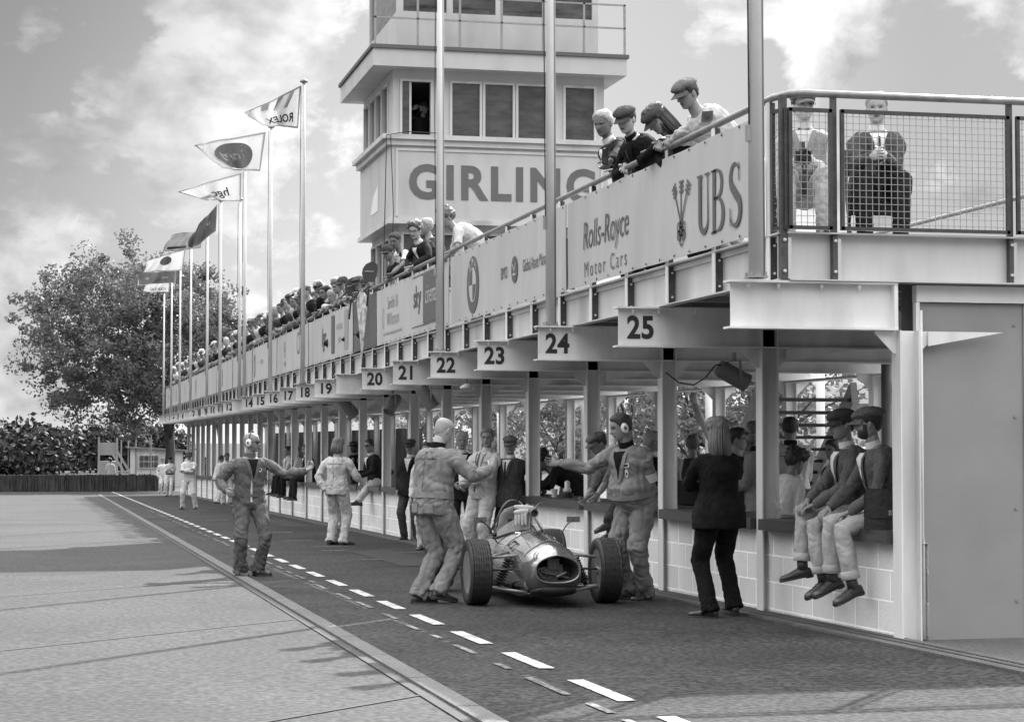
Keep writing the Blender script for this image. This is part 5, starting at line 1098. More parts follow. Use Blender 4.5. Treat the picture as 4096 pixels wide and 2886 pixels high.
def carsec(y, w_, z0, z1, n=40):
    out = []
    for i in range(n):
        a = 2*math.pi*i/n; c, s = math.cos(a), math.sin(a); px = abs(c)**.78*math.copysign(1, c)*w_; t = abs(s)**.78*math.copysign(1, s)
        zc = z0+(z1-z0)*.46; pz = zc+(t*(z1-zc) if t > 0 else t*(zc-z0)); out.append((px*(1-.10*max(0,t)**2), y, pz+.038*max(0,t)*max(0, 1-abs(px)/(w_*.62))*(1 if -.5 < y < .66 else .4)))
    return out
def cockpit(x, y): return ((x/.27)**2+((y+1.02)/.40)**2) < 1
b = MB(); vs = []; n = 40
for y, w_, a, c in zip(ysv, wv_, zb, zt_): vs += carsec(y, w_, a, c, n)
fs = []
for f in [(i*n+j, i*n+(j+1) % n, (i+1)*n+(j+1) % n, (i+1)*n+j) for i in range(59) for j in range(n)]:
    c = sum((V(vs[i]) for i in f), V((0,0,0)))/4
    if cockpit(c.x, c.y) and c.z > .45: continue
    fs.append(f)
fs.append(tuple(59*n+j for j in range(n))); b.add(vs, fs); body = b.build('body', RED, car, smooth=True)
b = MB(); k0 = carsec(.70, .208, .245, .485, n); fr0 = [V(p) for p in k0]; b.add([p for p in fr0]+[V((p[0]*.93, .69, .365+(p[2]-.365)*.90)) for p in k0]+[V((p[0]*.90, .45, .365+(p[2]-.365)*.86)) for p in k0], [(i*n+j, i*n+(j+1) % n, (i+1)*n+(j+1) % n, (i+1)*n+j) for i in range(2) for j in range(n)]+[tuple(2*n+j for j in range(n))])
b.build('nose_duct', REDI, car, smooth=True)
b = MB(); b.tube([V(p)+V((0,.002,0)) for p in k0]+[V(k0[0])+V((0,.002,0))], .011, 8, caps=False); b.build('nose_rim', RED, car, smooth=True)
b = MB(); b.box(-.14,.13,.47,.52,.27,.39, Matrix.Rotation(R(8),4,'Y')); b.box(-.05,.06,.49,.55,.36,.46); b.tube([(-.14,.56,.28),(.13,.56,.34)], .012, 8); b.tube([(-.02,.55,.27),(.05,.6,.245),(.15,.52,.27)], .02, 8); b.lathe([(.03,0),(.03,.03)], (.07,.53,.34), (0,1,0), 12); [b.box(-.045,.055,.552,.556,.365+i*.016,.371+i*.016) for i in range(6)]; b.tube([(-.17,.50,.30),(-.10,.58,.33),(-.02,.57,.29)], .014, 8); b.tube([(.14,.50,.40),(.17,.57,.35),(.12,.58,.30)], .012, 8); b.build('radiator', M('radiator_core', .14, .4, metal=.5, var=.5, vs=25, bump=.3, bs=40), car, angle=30)
b = MB(); b.rings([(0,.672-i*.05,.185-.010*i) for i in range(5)], [V((1,0,0))]*5, [V((0,0,1))]*5, [.15,.19,.21,.225,.22], [.030,.045,.05,.05,.04], 24); b.build('chin_intake', REDI, car, smooth=True)
b = MB(); b.rings([(0,y,.0) for y in (.25,-1.9)], [V((1,0,0))]*2, [V((0,0,1))]*2, [.27,.35], [.02,.02], 4); u = b.build('undertray', DSTEEL, car); u.location.z = .10
# panel seams and rivets on the bonnet
def skin(x, y, off=.003):
    i = int(np.argmin(abs(ysv-y))); s_ = carsec(y, wv_[i], zb[i], zt_[i], 160); s_ = [p for p in s_ if p[2] > zb[i]+(zt_[i]-zb[i])*.46]; p = min(s_, key=lambda p: abs(p[0]-x)); return V((p[0], y, p[2]+off))
b = MB()
b.tube([skin(x, -.34) for x in np.linspace(-.31,.31,24)], .0035, 4); b.tube([skin(.17-.05*t, .3-.64*t) for t in np.linspace(0,1,12)], .003, 4); b.tube([skin(-.17+.05*t, .3-.64*t) for t in np.linspace(0,1,12)], .003, 4)
b.tube([skin(x, .36) for x in np.linspace(-.24,.24,20)], .003, 4); b.tube([skin(x, -.62) for x in np.linspace(-.33,.33,22)], .003, 4); [b.tube([skin(s_*.20, y), skin(s_*.27, y-.02)], .004, 4) for s_ in (-1,1) for y in np.linspace(-.05,-.28,7)]; b.build('panel_seam', REDI, body)
b = MB(); b.lathe([(.0,.016),(.035,.016),(.042,.008),(.042,0)], skin(.12,-.50,0), (0,0,1), 18); b.build('filler_cap', CHROME, body)
b = MB()
for x in np.linspace(-.30,.30,19):
    b.ell(skin(x, -.37, .002), (.006,.006,.004), 6, 4); b.ell(skin(x*.8, .33, .002), (.005,.005,.004), 6, 4)
b.build('rivets', CHROME, body)
b = MB(); b.rings([skin(0,-.10,.0)+V((0,0,.012)), skin(0,-.10,.0)+V((0,0,.016))], [V((1,0,0))]*2, [V((0,1,-.1))]*2, [.03]*2, [.03]*2, 16); b.build('nose_badge', M('badge_dark', .02, .3), body)
b = MB(); c_ = V((-.375,-.98,.44)); b.lathe([(.0,0),(.15,0),(.15,.004),(0,.004)], c_, V((-1,.05,.25)), 28); rd = b.build('race_number_disc', PAINTW, body); b = MB(); add_text(b, '7', c_+V((-.008,.0,-.08)), V((.05,1,0)).normalized()*-1, V((.24,0,1)).normalized(), (-1,0,.25), size=.22, bold=.006, depth=.003); b.build('race_number', INK, rd)
# cockpit, seat, hoop, screen
b = MB(); b.tube([V((.27*math.cos(t), -1.02+.40*math.sin(t), skin(.27*math.cos(t), -1.02+.40*math.sin(t)).z)) for t in np.linspace(0, 2*math.pi, 33)], .013, 8, caps=False); b.build('cockpit_rim', BLACK, car, smooth=True)
b = MB(); b.rings([(0,-1.02,.12),(0,-1.02,.35),(0,-1.02,.58)], [V((1,0,0))]*3, [V((0,1,0))]*3, [.24,.25,.26], [.37,.38,.39], 28, caps=False); b.box(-.24,.24,-1.38,-.66,.12,.13); b.build('cockpit_tub', REDI, car, smooth=False)
SEAT = M('seat_hide', .13, .45, var=.25, vs=6, bump=.3, bs=20)
b = MB(); b.rings([(0,-1.17,.22),(0,-1.22,.45),(0,-1.27,.66),(0,-1.29,.80),(0,-1.29,.86),(0,-1.29,.885)], [V((1,0,0))]*6, [V((0,1,.1))]*6, [.19,.20,.185,.15,.10,.03], [.05]*6, 20); b.build('seat', SEAT, car, smooth=True)
b = MB()
for s_ in (-1,1):
    b.rings([(s_*.06,-1.225,.76),(s_*.075,-1.16,.60),(s_*.06,-1.10,.45)], [V((1,0,0))]*3, [V((0,1,.3))]*3, [.022]*3, [.004]*3, 4)
b.build('harness', C_TIE, car)
b = MB(); b.tube([V((.155*math.cos(t)*1.02, -1.36, .66+.28*math.sin(t))) for t in np.linspace(0, math.pi, 15)]+[V((-.16,-1.36,.5))], .017, 10); b.tube([(.158,-1.36,.66),(.16,-1.36,.5)], .017, 10); b.tube([(-.12,-1.36,.85),(-.14,-1.95,.56)], .012, 8); b.tube([(.12,-1.36,.85),(.14,-1.95,.56)], .012, 8); b.tube([(-.17,-.72,.655),(-.13,-.98,.80),(-.06,-1.34,.93)], .010, 8); b.build('roll_hoop', DSTEEL, car, smooth=True)
b = MB(); vs = []; m_ = 16
for j, (h, r_) in enumerate(((0,.0),(.07,.035),(.125,.06))):
    for i in range(m_+1):
        t = math.pi*(.06+.88*i/m_); x = .255*math.cos(t); y = -1.0+.36*math.sin(t); q = skin(x, y); hh = h*math.sin(t)**.6; vs.append((x*(1-r_*.6), y-r_*1.1, q.z+hh))
b.add(vs, [(j*(m_+1)+i, j*(m_+1)+i+1, (j+1)*(m_+1)+i+1, (j+1)*(m_+1)+i) for j in range(2) for i in range(m_)])
def clear(name):
    m = M(name, .75, .05); t = m.node_tree; p = t.nodes['Principled BSDF']; tr = t.nodes.new('ShaderNodeBsdfTransparent'); mx = t.nodes.new('ShaderNodeMixShader'); mx.inputs[0].default_value = .32; o = [q for q in t.nodes if q.type == 'OUTPUT_MATERIAL'][0]
    t.links.new(tr.outputs[0], mx.inputs[1]); t.links.new(p.outputs[0], mx.inputs[2]); t.links.new(mx.outputs[0], o.inputs[0]); return m
CLEAR = clear('clear_plastic'); b.build('windscreen', CLEAR, car, smooth=True)
b = MB(); b.tube([V((.14*math.cos(t), -.86+.0*t, .60+.14*math.sin(t))) for t in np.linspace(0, 2*math.pi, 25)], .012, 8, caps=False); b.bar((-.13,-.86,.60),(.13,-.86,.60), .02,.006); b.bar((0,-.86,.60),(0,-.86,.47), .02,.006); b.tube([(0,-.86,.60),(0,-.6,.52)], .015, 8); b.build('steering_wheel', BLACK, car, smooth=True)
# pale driving gloves over a camera tube on its bracket
b = MB(); b.tube([(-.01,-.62,.66),(-.03,-.66,.80)], .013, 8); b.lathe([(.0,-.11),(.030,-.11),(.034,.02),(.040,.05),(.040,.075),(.031,.075),(.029,.02),(0,.02)], (-.04,-.62,.845), V((-.15,1,-.05)), 20); b.tube([(-.05,-.56,.875),(-.10,-.57,.93),(-.13,-.58,.925)], .010, 8); b.box(-.150,-.118,-.6,-.56,.915,.95); b.build('camera_tube', M('tube_grey', .14, .3, metal=.4), car, smooth=False, angle=35)
b = MB(); GL = [(.055,-.66,.875),(.11,-.68,.84),(.10,-.665,.80)]
b.tube([(-.05,-.70,.88),(.05,-.69,.885),(.115,-.67,.90)], [.032,.036,.018], 10, round_=True); b.tube([(.0,-.67,.85),(.07,-.66,.85),(.12,-.64,.845)], [.03,.032,.02], 10, round_=True)
for i, x in enumerate((.02,.052,.085,.112)): b.tube([(x,-.655,.85),(x+.004,-.64,.79),(x+.002*i,-.635,.735-.008*(i % 2))], [.018,.017,.013], 8, round_=True)
tag(b.build('driving_gloves', M('glove_pale', .62, .7, var=.1, bump=.3, bs=20), None, smooth=True, loc=(cp.x,cp.y,cp.z), rotz=-R(CAZ)), 'pale leather driving gloves draped over the camera tube in front of the cockpit', 'gloves')
# engine cover pipes behind the hoop
for s_ in (-1,1):
    for i in range(4): b = MB(); b.lathe([(.022,0),(.022,.07),(.032,.10),(.027,.10),(.018,.07)], (s_*.085, -1.55-i*.10, .60), V((s_*.15,0,1)), 12); b.build('intake_trumpet', ALU, car, smooth=True)
b = MB(); [b.tube([(s_*.15,-1.5,.45),(s_*.30,-1.7,.42),(s_*.26,-2.1,.36),(s_*.20,-2.9,.36)], .028, 10) for s_ in (-1,1)]; b.build('exhaust_pipe', STEEL, car, smooth=True)
for s_, px in ((-1,-.38),(1,.38)):   # mirrors (car's right is +x)
    b = MB(); b.tube([skin(s_*.30,-.68), (s_*.40,-.66,.72), (s_*.47,-.66,.77)], .007, 6); st_ = b.build('mirror_stalk', DSTEEL, car); b = MB(); b.box(s_*.47-.065, s_*.47+.065, -.69,-.66,.745,.80); mi_ = b.build('mirror', M('mirror_shell', .15, .3, coat=.5), car); b = MB(); b.box(s_*.47-.055, s_*.47+.055, -.6935,-.690,.752,.793); b.build('mirror_glass', CHROME, mi_)
# wheels
def wheel(x, y, rad, wd, rimr, steer, rear=False):
    s_ = 1 if x > 0 else -1; rt = empty('wheel', (x, y, rad), rotz=R(steer)); rt.parent = car
    prof = [(rimr,-wd*.40),(rimr+.03,-wd*.49),(rad*.86,-wd*.52),(rad*.95,-wd*.49),(rad*.992,-wd*.40)]
    grooves = 7; tw_ = wd*.78
    for i in range(grooves+1):
        xx = -tw_/2+tw_*i/grooves; r_ = rad-.006*(abs(xx)/(tw_/2))**2
        if i: prof += [(r_-.006, xx-.004),(r_, xx-.001)]
        if i < grooves: prof += [(r_, xx+.002 if i else xx),(r_, xx+tw_/grooves-.008),(r_-.006, xx+tw_/grooves-.006)]
    prof += [(rad*.992, wd*.40),(rad*.95, wd*.49),(rad*.86, wd*.52),(rimr+.03, wd*.49),(rimr, wd*.40),(rimr-.008, wd*.3),(rimr-.008,-wd*.3),(rimr,-wd*.40)]
    b = MB(); nn = 96; vs = []
    for k_, (r_, xx) in enumerate(prof):
        for j in range(nn):
            a = 2*math.pi*j/nn; zz = .0022*math.sin(a*nn/4*1.0+k_) if r_ > rad*.975 else 0; notch = .004 if (r_ > rad*.975 and j % 3 == 0) else 0; vs.append((xx+zz, (r_-notch)*math.cos(a), (r_-notch)*math.sin(a)))
    b.add(vs, [(i*nn+j, i*nn+(j+1) % nn, (i+1)*nn+(j+1) % nn, (i+1)*nn+j) for i in range(len(prof)-1) for j in range(nn)]); b.build('tyre', TYRE, rt, angle=50)
    b = MB(); b.lathe([(rimr+.004,-wd*.42),(rimr+.012,-wd*.44),(rimr-.004,-wd*.42),(rimr-.02,-wd*.25),(rimr-.02,wd*.25),(rimr-.004,wd*.42),(rimr+.012,wd*.44),(rimr+.004,wd*.42)], (0,0,0), (1,0,0), 40)
    o_ = s_*wd*.12; b.lathe([(.0,o_-.012),(.07,o_-.016),(.10,o_+.01*s_),(rimr-.018,o_+.02*s_),(rimr-.018,o_+.028*s_),(.10,o_+.022*s_),(.06,o_),(0,o_)], (0,0,0), (1,0,0), 36); ri = b.build('rim', ALU, rt, angle=40)
    b = MB()
    for i in range(6):
        a = i*math.pi/3; b.lathe([(.012,-.03),(.012,.03)], (o_, .13*math.cos(a), .13*math.sin(a)), (1,0,0), 8)
    b.build('wheel_bolts', BLK, ri); b = MB(); b.lathe([(.04,-.05),(.05,0),(.035,.05),(.02,.055),(0,.055)], (o_,0,0), (s_,0,0), 16); b.build('hub_nut', CHROME, rt, smooth=False, angle=40)
    b = MB(); b.lathe([(.115,-.006),(.115,.006)], (-s_*.03,0,0), (1,0,0), 32); b.build('brake_disc', STEEL, rt)
wheel(-.63, 0, .312, .205, .19, .5); wheel(.63, 0, .312, .205, .19, .5); wheel(-.60,-2.30,.305,.24,.19,0,True); wheel(.60,-2.30,.305,.24,.19,0,True)
for s_ in (-1, 1):
    U = V((s_*.545,0,.435)); Lw = V((s_*.565,0,.165))
    b = MB(); b.bar(U, Lw, .035, .05); b.lathe([(.045,-.03),(.045,.03)], (s_*.56,0,.31), (1,0,0), 14); b.tube([Lw, (s_*.58,0,.31)], .02, 6); b.build('upright', ALU, car)
    b = MB(); b.tube([U, (s_*.25,.16,.475)], .0125, 8); b.tube([U, (s_*.27,-.20,.49)], .0125, 8); b.build('upper_wishbone', STEEL, car, smooth=True)
    b = MB(); b.tube([Lw, (s_*.20,.30,.135)], .014, 8); b.tube([Lw, (s_*.22,-.28,.13)], .014, 8); b.tube([(s_*.2,.30,.135),(s_*.2,.0,.13)], .012, 8); b.build('lower_wishbone', STEEL, car, smooth=True)
    b = MB(); b.tube([(s_*.53,.09,.33),(s_*.22,.10,.34)], .011, 8); b.build('steering_rod', DSTEEL, car, smooth=True)
    a_, c_ = V((s_*.43,.03,.175)), V((s_*.30,.03,.47)); d = c_-a_; x_ = d.normalized().orthogonal().normalized(); y_ = d.normalized().cross(x_)
    b = MB(); b.tube([a_, c_], .021, 10); b.tube([a_+d*(.14+.68*t/80)+x_*.040*math.cos(t*.65)+y_*.040*math.sin(t*.65) for t in range(81)], .0075, 6); b.lathe([(.046,0),(.046,.014)], a_+d*.12, d, 14); b.lathe([(.046,0),(.046,.014)], a_+d*.82, d, 14); b.build('coil_spring', BLACK, car, smooth=True)
    b = MB(); b.tube([(s_*.60,-2.33,.335),(s_*.2,-2.33,.35)], .022, 8); b.tube([(s_*.56,-2.33,.20),(s_*.15,-2.0,.2)], .013, 8); b.tube([(s_*.56,-2.33,.20),(s_*.12,-2.5,.2)], .013, 8); b.tube([(s_*.56,-2.33,.48),(s_*.15,-2.2,.5)], .013, 8); b.tube([(s_*.56,-2.33,.22),(s_*.3,-1.3,.25)], .011, 8); b.build('rear_link', STEEL, car, smooth=True)
b = MB(); b.tube([(-.47,-.02,.155),(-.20,.28,.12),(.20,.28,.12),(.47,-.02,.155)], .010, 8); b.build('anti_roll_bar', CHROME, car, smooth=True)
# ------------------------------------------------------------------ people: placing helpers
def G(px, py): return at(px, py)
CA = 12.94; TOCAM = CA+180; LEFT = CA-90; RIGHT = CA+90
def head_off(face, ps):
    l, b_, s_ = R(ps.get('lean', 2)), R(ps.get('bend', 0)), R(ps.get('side', 0)); tw, hy, hp, hr = R(ps.get('twist', 0)), R(ps.get('hyaw', 0)), R(ps.get('hpitch', 5)), R(ps.get('hroll', 0))
    sp = lambda l: Matrix.Rotation(-l, 3, 'X') @ (Matrix.Rotation(s_, 3, 'Y') @ V((0,0,1)))
    d1, d2 = sp(l), sp(l+b_); HM = Matrix.Rotation(-tw-hy, 3, 'Z') @ Matrix.Rotation(-hp, 3, 'X') @ Matrix.Rotation(hr, 3, 'Y'); hu = HM @ V((0,0,1)); hf = HM @ V((0,1,0))
    o = d1*.26+d2*.265+(d2*.6+hu*.6+V((0,0,.2))).normalized()*.088+hu*.082+hf*.012; return Matrix.Rotation(-R(face), 3, 'Z') @ o
def byhead(label, hp, floor, face, H=1.78, **k):
    """stand a figure so that its head is at hp; floor = height stood on"""
    kk = H/1.78; pel = V(hp)-head_off(face, k)*kk; loc = V((pel.x, pel.y, floor)); k['wpel'] = pel
    return person(label, loc, face=face, H=H, **k)
def lean_rail(label, px, py, Xh=5.26, face=-90, lean=26, bend=14, floor=2.862, hands=(.22, -.22), X=5.24, z=3.935, H=1.78, **k):
    hp = at(px, py, X=Xh); 
    if hands: k.setdefault('wRH', (X, hp.y+hands[0], z)); k.setdefault('wLH', (X, hp.y+hands[1], z))
    k.setdefault('wRd', (-.4, -.5, -.6)); k.setdefault('wLd', (-.4, .5, -.6)); k.setdefault('RE', (1, -.3, -.1)); k.setdefault('LE', (-1, -.3, -.1))
    return byhead(label, hp, floor, face, H, lean=lean, bend=bend, **k)
def dist_pt(px, py, ref, dy=0.): return at(px, py, Y=ref.y+dy)

# ------------------------------------------------------------------ pit lane, foreground
p = G(962, 1350)
A_ = person('bald mechanic in pale coveralls seen from behind, stepping beside the racing car', p, face=CA+42, lod=0, H=1.84, hair='shaven', hairm=HAIRSF, skin=SKINL, topm=C_COV, extras=['belt'], collarm=C_BLACK, fat=1.22, foldA=1.35,
    lean=5, bend=5, hyaw=6, hpitch=26, wRF=dist_pt(982, 1342, p, -.10), wLF=dist_pt(938, 1351, p, 0), Rp=12, Ry=18, Ly=12, Lp=0, RK=(.35,1,.2), LK=(.3,1,0), wRH=dist_pt(1096, 1052, p, -.05), wLH=dist_pt(1072, 1058, p, .25), RE=(.7,-.4,-.7), LE=(-.8,-.2,-.7), wpel=dist_pt(970, 1128, p, .02), solem=C_GREYM, curl=.9)
p = G(558, 1291)
B_ = person('bald man in dark coveralls with white ear defenders standing by the kerb, arms out', p, face=168, lod=0, H=1.74, hair='shaven', hairm=HAIRS, topm=C_COVD, extras=['belt', 'muffs', 'mic', 'sunglasses', 'zip', 'badge', 'open_shirt'], shirtm=C_BLACK, collarm=C_COVD, fat=1.12, foldA=1.4,
    lean=3, hyaw=-52, hpitch=2, wRF=dist_pt(537, 1292, p), wLF=dist_pt(578, 1288, p), Ry=-10, Ly=-35, wRH=dist_pt(508, 1100, p, -.25), wLH=dist_pt(688, 1054, p, -.12), RE=(.35,-1,0), LE=(0,-.1,-1), wLd=(.6,.1,.45), Lc=.9, LK=(-.4,1,.0), RK=(.3,1,0))
p = G(755, 1221)
person('woman in white overalls with bobbed hair, seen from behind walking by the counter wall', p, face=CA+22, lod=0, H=1.80, hair='bob', hairm=HAIRM, topm=C_LIGHT, seamm=C_COV, fat=1.12, foldA=1.2, female=1, extras=['belt'], lean=2, hpitch=2, wRF=dist_pt(770,1222,p,-.05), wLF=dist_pt(742,1220,p,.05), Ry=35, Ly=15, wRH=dist_pt(806,1074,p,.15), wLH=dist_pt(728,1098,p,.0), RE=(.6,-.5,-.7), LE=(-.9,-.3,0))
p = G(921, 1212)
person('man in a flat cap, sunglasses and open dark jacket left of the bald mechanic', p, face=TOCAM+20, lod=1, H=1.80, top='jacket', topm=C_SUIT, botm=C_GREYM, hat='flat', hatm=C_GREYM, extras=['open_shirt', 'sunglasses'], hyaw=-5, RH=(.20,.10,.88), LH=(-.22,.22,.95), hpitch=4)
p = G(958, 1232)
person('figure in white overalls almost hidden behind the bald mechanic', p, face=TOCAM+10, lod=1, H=1.70, topm=C_WHITE, hair='short', RF=(.08,0,0), LF=(-.08,.05,0))
p = G(1036, 1240)
person('grey haired man in a dark suit and tie just behind the bald mechanic', p, face=TOCAM-5, lod=0, H=1.84, top='jacket', topm=C_SUIT, botm=C_SUIT, hairm=HAIRG, extras=['shirt_tie'], hyaw=0, RH=(.12,.28,1.0), LH=(-.15,.26,.98), hpitch=4, fat=1.1)
p = G(1083, 1262)
person('balding man in white overalls with crossed wrists, leaning back between the two jacketed men', p, face=TOCAM+38, lod=0, H=1.84, topm=C_LIGHT, seamm=C_COV, hair='short', hairm=HAIRM, extras=['belt', 'zip', 'strap'], zipm=C_GREYM, side=-3, lean=-6, hyaw=-30, hpitch=6, RH=(.08,.33,1.02), LH=(-.08,.36,1.05), RE=(1,-.2,-.3), LE=(-1,-.2,-.3), fat=1.1)
p = G(1146, 1262)
person('man in a flat cap and tweed jacket standing with hands behind his back', p, face=TOCAM+28, lod=0, H=1.73, top='jacket', topm=C_TWEED, botm=C_BLACK, hat='flat', hatm=C_CAP, extras=['shirt_tie'], hyaw=-20, hpitch=3, RH=(.12,-.20,.95), LH=(-.12,-.20,.95), RE=(1,-.6,0), LE=(-1,-.6,0), fat=1.1)
p = G(1428, 1343)
I_ = person('man with white ear defenders in creased coveralls and armband, reaching left over the racing car', p, face=238, lod=0, H=1.86, topm=C_COV, collarm=C_BLACK, hairm=HAIRD, extras=['belt', 'muffs', 'badges', 'armband', 'open_shirt'], shirtm=C_BLACK, fat=1.22, belly=.10, foldA=1.5,
    lean=13, bend=5, hyaw=30, hpitch=16, wRF=dist_pt(1412,1338,p,.12), wLF=dist_pt(1448,1346,p,-.05), Ry=-5, Ly=-5, wRH=dist_pt(1255,1038,p,.35), RE=(.3,-.3,-1), wLH=dist_pt(1441,1143,p,-.12), LE=(-.3,-1,0), wLd=(0,-.05,-1), Ln=(1,.2,0), wRd=(-.8,.6,.1))
p = G(1613, 1382)
person('woman in a black trouser suit with long hair, seen from behind with her arms folded', p, face=CA-24, lod=0, H=1.74, female=1, top='jacket', topm=C_BLACK, botm=C_BLACK, hair='long', hairm=HAIRM, shoem=LEATHER, fat=1.12, bell=1.25, trl=1.05, lean=1, hpitch=2, hyaw=-4, wRF=dist_pt(1645,1374,p,.1), wLF=dist_pt(1592,1384,p,-.05), Ly=-38, Ry=10, RH=(-.02,.30,1.16), LH=(.02,.33,1.14), RE=(1,-.1,-.5), LE=(-1,-.1,-.5))
# ------------------------------------------------------------------ seated on the counter
def seated(label, X, Y, face, feet, H=1.78, seat=None, **k):
    z = (ctr(Y) if seat is None else seat); pel = V((X, Y, z+.130*H/1.78)); k['wpel'] = pel
    k['wRF'], k['wLF'] = feet; return person(label, V((X, Y, z-.6)), face=face, H=H, **k)
K1 = seated('young man in a pale tweed flat cap seated on the counter beside the briefcase', 6.46, 14.78, -84, (V((6.10,15.02,.14)), V((6.12,14.66,.11))), lod=0, H=1.80, top='jacket', topm=C_JKT, botm=C_SAND, hat='baker', hatm=C_CAP, hairm=HAIRD, extras=['open_shirt', 'bow', 'beard'],
    lean=10, bend=8, hyaw=22, hpitch=4, wRH=(6.08,15.10,.78), wLH=(6.10,14.72,.76), wRd=(-.8,-.3,-.5), wLd=(-.8,.35,-.4), Rn=(0,0,-1), Ln=(0,0,-1), Rp=22, Lp=22, Ry=-12, Ly=-16, RE=(.8,-.3,-.5), LE=(-.8,-.5,-.6), RK=(0,.6,1), LK=(0,.6,1), cut=.86, trl=1.0, curl=.5)
K2 = seated('man in a dark flat cap and sunglasses seated behind the one in the tweed cap', 6.46, 15.42, -86, (V((6.02,15.50,.20)), V((6.12,15.26,.12))), lod=0, H=1.78, top='jacket', topm=C_JKT, botm=C_SAND, hat='flat', hatm=C_GREYM, extras=['open_shirt', 'bow', 'sunglasses'],
    lean=7, bend=6, hyaw=2, hpitch=6, wRH=(6.05,15.50,.82), wLH=(6.06,15.36,.80), wRd=(-.8,-.3,-.5), wLd=(-.8,.35,-.4), Rn=(0,0,-1), Ln=(0,0,-1), Rp=12, Lp=25, RK=(0,.6,1), LK=(0,.6,1), cut=.86, RE=(.8,-.3,-.5), LE=(-.8,-.5,-.6))
for inf in (K1, K2):   # turned up trouser ends
    for q in 'RL':
        hip, kn, ank, FM = inf['legs'][q]; d = (ank-kn).normalized(); c_ = kn.lerp(ank, .85); b = MB(); x = d.orthogonal().normalized(); y = d.cross(x); k_ = inf['k']
        b.rings([(c_+d*t)*k_ for t in (-.045,-.04,.015,.02)], [x]*4, [y]*4, [.066*k_,.073*k_,.074*k_,.066*k_], [.066*k_,.073*k_,.074*k_,.066*k_], 18); b.build('turn_up', C_SAND, inf['root'], smooth=True)
p = at(1405, 1085, X=6.42)
seated('seated man in a dark flat cap behind the outstretched arm, one shoe above the wheel', 6.46, p.y, -100, (at(1372,1215,X=6.05), at(1312,1243,X=5.55)), lod=1, H=1.76, top='sweater', sleeves='elbow', topm=C_COVD, botm=C_JEAN, hat='flat', hatm=C_CAP, shoem=SHOE, lean=34, bend=10, hpitch=20, wRH=at(1312,1118,X=5.9), wLH=at(1330,1128,X=5.85), Lp=18, Rp=20, RK=(0,.5,1), LK=(0,.5,1), Ly=5)
p = at(845, 1075, X=6.4)
seated('seated man in sunglasses and pale trousers, right of the woman in white overalls', 6.42, p.y, -105, (at(800,1138,X=5.9), at(792,1142,X=5.8)), lod=1, top='jacket', topm=C_SUIT, botm=C_LIGHT, extras=['sunglasses', 'open_shirt'], lean=18, hyaw=-20, wRH=at(795,1062,X=5.95), wLH=at(806,1068,X=6.0), RK=(0,.5,1), LK=(0,.5,1))
p = at(792, 1060, X=6.5)
byhead('dark hatted person leaning on the counter just right of the woman in white', at(793,1003,X=6.9), g(45), -40, 1.74, lod=1, top='jacket', topm=C_BLACK, hat='brim', hatm=C_BLACK, hair='bob', lean=15, wRH=at(800,1050,X=6.6), wLH=at(812,1050,X=6.6))
byhead('person bending low over the counter behind the seated man in sunglasses', at(818,1010,X=7.1), g(42), -95, 1.74, lod=2, top='jacket', topm=C_SUIT, lean=45, hpitch=30)
for px, hy_, tm, bm, lb in ((655, -8, C_LIGHT, C_SUIT, 'seated man in a pale jacket, left of a pair on the far counter'), (672, 5, C_WHITE, C_BLACK, 'seated man in a white shirt, right of a pair on the far counter'), (698, 0, C_SUIT, C_SUIT, 'dark suited man on the far counter just left of the woman in white')):
    q = at(px, 1050, X=6.42); seated(lb, 6.42, q.y, -95+hy_, (V((5.92,q.y+.15,-.15)), V((5.98,q.y-.12,-.17))), lod=1, top='jacket', topm=tm, botm=bm, lean=12, hyaw=hy_, wRH=(6.0,q.y+.12,ctr(q.y)+.2), wLH=(6.0,q.y-.12,ctr(q.y)+.2), RK=(0,.5,1), LK=(0,.5,1), extras=['open_shirt'])
# photographer
hp = at(1216, 1034, X=6.55)
PH = byhead('curly haired photographer in a dark jacket bent over the counter behind his camera', hp, g(hp.y), -72, 1.80, lod=0, top='jacket', topm=C_SUIT, hair='curly', lean=52, bend=18, hpitch=30, hyaw=-20, wRH=hp+V((-.14,.12,-.33)), wLH=hp+V((-.05,-.16,-.33)), RE=(1,0,-.6), LE=(-1,0,-.6), extras=['strap'])
def camera_thing(c, az, label, s=1.):
    rt = empty('camera', c, label, 'camera', rotz=-R(az)); b = MB(); b.box(-.07,.07,-.035,.035,-.045,.045); b.box(-.03,.03,-.03,.03,.045,.075); b.box(.045,.075,-.03,.05,-.05,.045); b.build('body', BLK, rt); b = MB(); b.lathe([(.03,0),(.036,.02),(.036,.07),(.042,.08),(.042,.11),(.036,.11),(.03,.09),(0,.09)], (-.01,.035,0), (0,1,0), 20); b.build('lens', BLK, rt, angle=40); b = MB(); b.box(-.02,.02,-.05,.0,.078,.13); b.build('viewfinder', DSTEEL, rt); rt.scale = (s,)*3; return rt
camera_thing(hp+V((-.10,-.02,-.32)), -100, 'black camera held just above the counter by the curly haired photographer', 1.5)
c = at(1201, 1085, X=6.35); c.z = ctr(c.y)
rt = empty('camera_rig', c, 'black shoulder rig standing on the counter left of the photographer', 'rig'); b = MB(); b.box(-.10,.10,-.06,.06,0,.03); b.tube([(-.08,0,.03),(-.1,0,.2),(.05,0,.24)], .014, 6); b.tube([(.06,0,.03),(.08,.02,.30)], .014, 6); b.lathe([(.05,0),(.05,.10)], (-.04,-.05,.13), (-.5,-1,0), 14); b.box(.0,.13,-.05,.05,.10,.20); b.build('frame', BLK, rt); b = MB(); [b.lathe([(.035,-.02),(.035,.02)], (x,-.07,z), (0,1,0), 12) for x, z in ((-.12,.20),(.10,.05),(-.1,.06))]; b.build('knobs', DSTEEL, rt)
